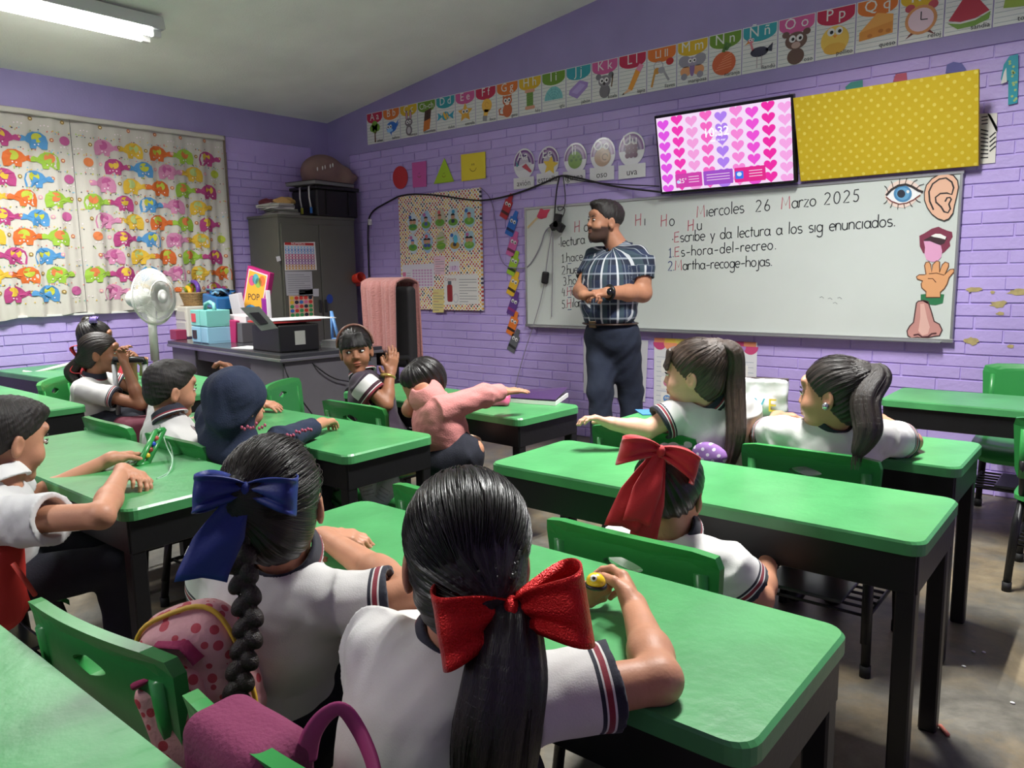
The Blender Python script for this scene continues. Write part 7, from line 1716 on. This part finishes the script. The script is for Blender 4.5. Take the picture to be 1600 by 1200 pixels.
# yellow toy in the hands
tp = A(931, 909, Z=.70); ty = thing('toy', 'small yellow and black toy with one eye held by the child at the front', 'toy', Vector(tp)); OT_ = Vector(tp)
b = MB(); b.ell(OT_, (.017, .014, .015), mat('yellow_toy', (236, 200, 30), .3)); b.build('body', ty, OT_)
b = MB(); b.tube([OT_+Vector((.0165*cos(a), .0138*sin(a), -.006)) for a in [2*pi*k/16 for k in range(16)]], .0035, M_CRATE, 6, closed=True); b.build('band', ty, OT_)
b = MB(); d = (CAM-OT_).normalized(); e = OT_+d*.012+Vector((-.004, 0, .005)); b.ell(e, (.006, .006, .006), M_EYEW, None, 10); b.ell(e+d*.005, (.003, .003, .003), M_IRIS, None, 8); b.build('eye', ty, OT_)
# green bead frame on the pale desk
bf = thing('bead_frame', 'green plastic frame with coloured beads on the pale desk', 'toy', Vector(T_(235, 725))); OB_ = Vector(T_(235, 725)); lo, hi = T_(216, 728), T_(246, 714); hi = hi+V3(0, 0, .085)
b = MB(); lo2, hi2 = lo+V3(-.012, .035, 0), hi+V3(-.012, .035, 0)
for p, q in ((lo, hi), (lo2, hi2), (hi, hi2), (lo, lo2)): b.tube([Vector(p), Vector(q)], .009, M_GPLAS, 8)
b.build('frame', bf, OB_)
for k, c in enumerate(((226, 190, 60), (150, 60, 50), (40, 80, 190), (200, 90, 80))): b = MB(); b.ell(Vector((lo+lo2)/2+(hi-lo)*(.25+.17*k)), (.01, .01, .01), mat('bead_%d' % c[0], c, .3), None, 10); b.build('bead', bf, OB_)
b = MB(); P_ = [T_(252, 690)+V3(0, 0, .06), T_(262, 715)+V3(0, 0, .04), T_(270, 728)+V3(0, 0, .02), T_(262, 741), T_(245, 748), T_(268, 735)+V3(0, 0, .006), T_(268, 712)+V3(0, 0, .03), T_(250, 692)+V3(0, 0, .05)]; b.tube([Vector(v) for v in bez(P_, 5)], .0022, mat('clear_cord', (150, 190, 160), .2), 6); b.build('clear_cord', bf, OB_)
# trolley handle
ta, tb_ = A(178, 566, D=4.12), A(225, 566, D=4.16); tk = thing('trolley_backpack', 'maroon trolley backpack whose grey telescopic handle the child with the red ribbon holds', 'backpack', (ta[0], ta[1], 0)); O_ = Vector((ta[0], ta[1], 0))
b = MB(); 
for p in (ta, tb_): b.cyl(Vector(p), Vector((p[0], p[1], .45)), .013, mat('grey_tube', (176, 178, 178), .35, metal=.3), 10)
b.build('handle_tubes', tk, O_); b = MB(); b.tube([Vector(ta-V3(0, 0, .01)), Vector(ta+V3(0, 0, .014)), Vector(tb_+V3(0, 0, .014)), Vector(tb_-V3(0, 0, .01))], .017, M_CRATE, 8); b.build('grip', tk, O_)
soft('bag', [([rbox(((ta+tb_)/2*V3(1, 1, 0)+V3(.09, .0, .27)), (.10, .13, .2), None, .05, .03)], .01, folds(.006, 20, 5))], mat('maroon_bag', (92, 30, 48), .8), tk, O_)
mb = MB(); p, q = at(54, 583, D=5.0), at(112, 568, D=5.1); mb.cyl(p, q, .012, M_WHITE, 10); mb.cyl(p, Vector((p.x-.05, p.y-.05, .62)), .01, M_WHITE, 8); tag(mb.build('white_bar'), 'white metal bar slanting between the left desk and the red-ribboned child', 'bar')

# backpacks
M_BPK = mat('pink_print_cloth', (222, 150, 160), .7, bump=.15, bscale=150)
nt, N, LK, B = nodes(M_BPK); tc = N('TexCoord'); vo = N('TexVoronoi'); vo.inputs['Scale'].default_value = 46; LK(tc.outputs['Object'], vo.inputs['Vector']); lt = N('Math', operation='LESS_THAN'); lt.inputs[1].default_value = .36; LK(vo.outputs['Distance'], lt.inputs[0]); mx = N('MixRGB'); mx.inputs[1].default_value = lin((226, 168, 172)); mx.inputs[2].default_value = lin((196, 70, 84)); LK(lt.outputs[0], mx.inputs[0]); LK(mx.outputs[0], B.inputs['Base Color'])
M_MAG, M_YTR = mat('magenta_webbing', (160, 44, 92), .75, bump=.2, bscale=200), mat('yellow_piping', (226, 180, 60), .5)
bc = A(318, 1050, D=1.2); bp_ = thing('backpack', 'pink printed backpack with yellow piping hung on the chair in the lower left', 'backpack', Vector(bc)); O_ = Vector(bc)
rx_, uz_, fn_ = nrmz(np.array(_r)), nrmz(np.array(_u)*.9+np.array(_r)*-.35), None; rx_ = nrmz(rx_-uz_*(rx_@uz_)); fn_ = np.cross(rx_, uz_); GB = np.stack([rx_, fn_, uz_])
soft('main_bag', [([rbox(bc, (.075, .045, .105), GB, .04, .02), ell(bc+uz_*.05, (.075, .045, .06), GB, .02)], .004, folds(.004, 40, 2))], M_BPK, bp_, O_)
b = MB(); fr2 = fn_ if fn_@np.array(_f) < 0 else -fn_
soft('front_pocket', [([rbox(bc-rx_*.035-uz_*.045+fr2*.045, (.05, .022, .07), GB, .02, .01)], .004, folds(.003, 40, 3))], M_BPK, bp_, O_)
for off, w_, h_, dd, m_ in ((0, .078, .108, .03, M_YTR),): b.tube([Vector(bc+rx_*w_*(abs(cos(a))**.6*np.sign(cos(a)))+uz_*h_*(abs(sin(a))**.6*np.sign(sin(a)))+fr2*dd) for a in [2*pi*k/36 for k in range(36)]], .004, m_, 6, closed=True)
b.build('piping', bp_, O_); b = MB()
b.tube([Vector(bc-rx_*.075+uz_*.03+fr2*.06), Vector(bc-rx_*.03+uz_*.035+fr2*.07), Vector(bc+rx_*.02-uz_*.03+fr2*.07), Vector(bc+rx_*.05-uz_*.1+fr2*.06)], .006, M_MAG, 6); b.build('pocket_piping', bp_, O_)
b = MB(); b.tube([Vector(bc-rx_*.02+uz_*.075+fr2*.045), Vector(bc+rx_*.02+uz_*.06+fr2*.055), Vector(bc+rx_*.03+uz_*.03+fr2*.055)], .018, M_MAG, 8, flat=.3); b.build('strap', bp_, O_)
M_WEB = mat('maroon_sleeve', (122, 44, 82), .85, bump=.3, bscale=150)
h0 = V3(-.80, .452, .592)
sb = thing('shoulder_bag', 'maroon and magenta bag straps wrapped over the bottom green chair', 'bag', Vector(h0)); O_ = Vector(h0)
soft('padded_wrap', [([rbox(h0, (.085, .048, .08), None, .03, .01)], .004, folds(.002, 40, 4))], M_WEB, sb, O_)
b = MB(); P_ = bez([A(478, 1190, D=.9), A(486, 1150, D=.9), A(508, 1118, D=.9), A(535, 1108, D=.9), A(560, 1140, D=.9), A(580, 1185, D=.88), A(590, 1230, D=.86)], 6)
b.tube([Vector(p) for p in P_], .0045, mat('magenta_strap', (176, 60, 120), .6), 8, flat=3.2); b.build('strap', sb, O_)
rb_c = A(8, 905, D=1.95); rb = thing('red_backpack', 'red and black backpack hanging behind the child in the white shirt', 'backpack', Vector(rb_c)); O_ = Vector(rb_c)
soft('bag', [([rbox(rb_c-np.array(_r)*.03, (.09, .07, .13), frame(72), .05, .02)], .007, folds(.006, 30, 3))], mat('red_cloth', (190, 44, 36), .7), rb, O_)
b = MB(); b.tube([Vector(A(20, 880, D=1.86)), Vector(A(38, 905, D=1.87)), Vector(A(55, 930, D=1.9))], .006, mat('red_cord', (190, 60, 48), .6), 6); b.build('cord', rb, O_)
lb = A(1108, 712, D=2.44); soft_o = soft('cloth_bag', [([ell(lb, (.06, .03, .04), frame(95), .02)], .004, folds(.004, 40, 2))], dots_mat('lilac_dotted_cloth', (150, 106, 176), [(226, 214, 232)], 42, .22, .8)); tag(soft_o, 'lilac polka dot cloth behind the brown ponytail child on her chair', 'cloth bag')
# seat without backrest under the middle desk, lunch box
st = dup([o for o in bpy.data.objects if o.name == 'school_chair'][0], (-2.22, 1.90, 0), R(-20), 'green seat under the right end of the middle desk with white sneakers on it')
for ch in list(st.children):
    if ch.name.startswith(('backrest', 'tray')): bpy.data.objects.remove(ch)
pk = A(682, 752, Z=.40); o = soft('lunch_box', [([rbox(pk+V3(0, .04, -.0), (.05, .035, .035), None, .015, .01)], .004, None)], mat('hot_pink_plastic', (236, 60, 110), .35)); tag(o, 'hot pink box on the seat below the pink jacket', 'box')
b = MB(); p = at(1475, 1141, Z=.006); b.tube([p+Vector((-.012, .016, 0)), p+Vector((.012, -.016, 0))], .0055, mat('crayon_stub', (206, 120, 104), .5), 8); tag(b.build('crayon_stub'), 'small reddish crayon stub on the concrete floor at bottom right', 'crayon')
rnd = random.Random(4)
for k, (px, py, lab) in enumerate(((1473, 1026, 'white paper crumb near the desk leg on the floor'), (1506, 1041, 'white paper crumb in the open floor at right'), (1582, 1098, 'pale crumb by the right picture edge'), (1521, 1018, 'white crumb above the crayon stub, far'), (1537, 1019, 'tiny white crumb right of the others'))):
    p = at(px, py, Z=.003); b = MB(); b.ell(p, (.007, .004, .003), M_PAPER, None, 6); tag(b.build('paper_crumb'), lab, 'crumb', 'paper crumbs on the floor')
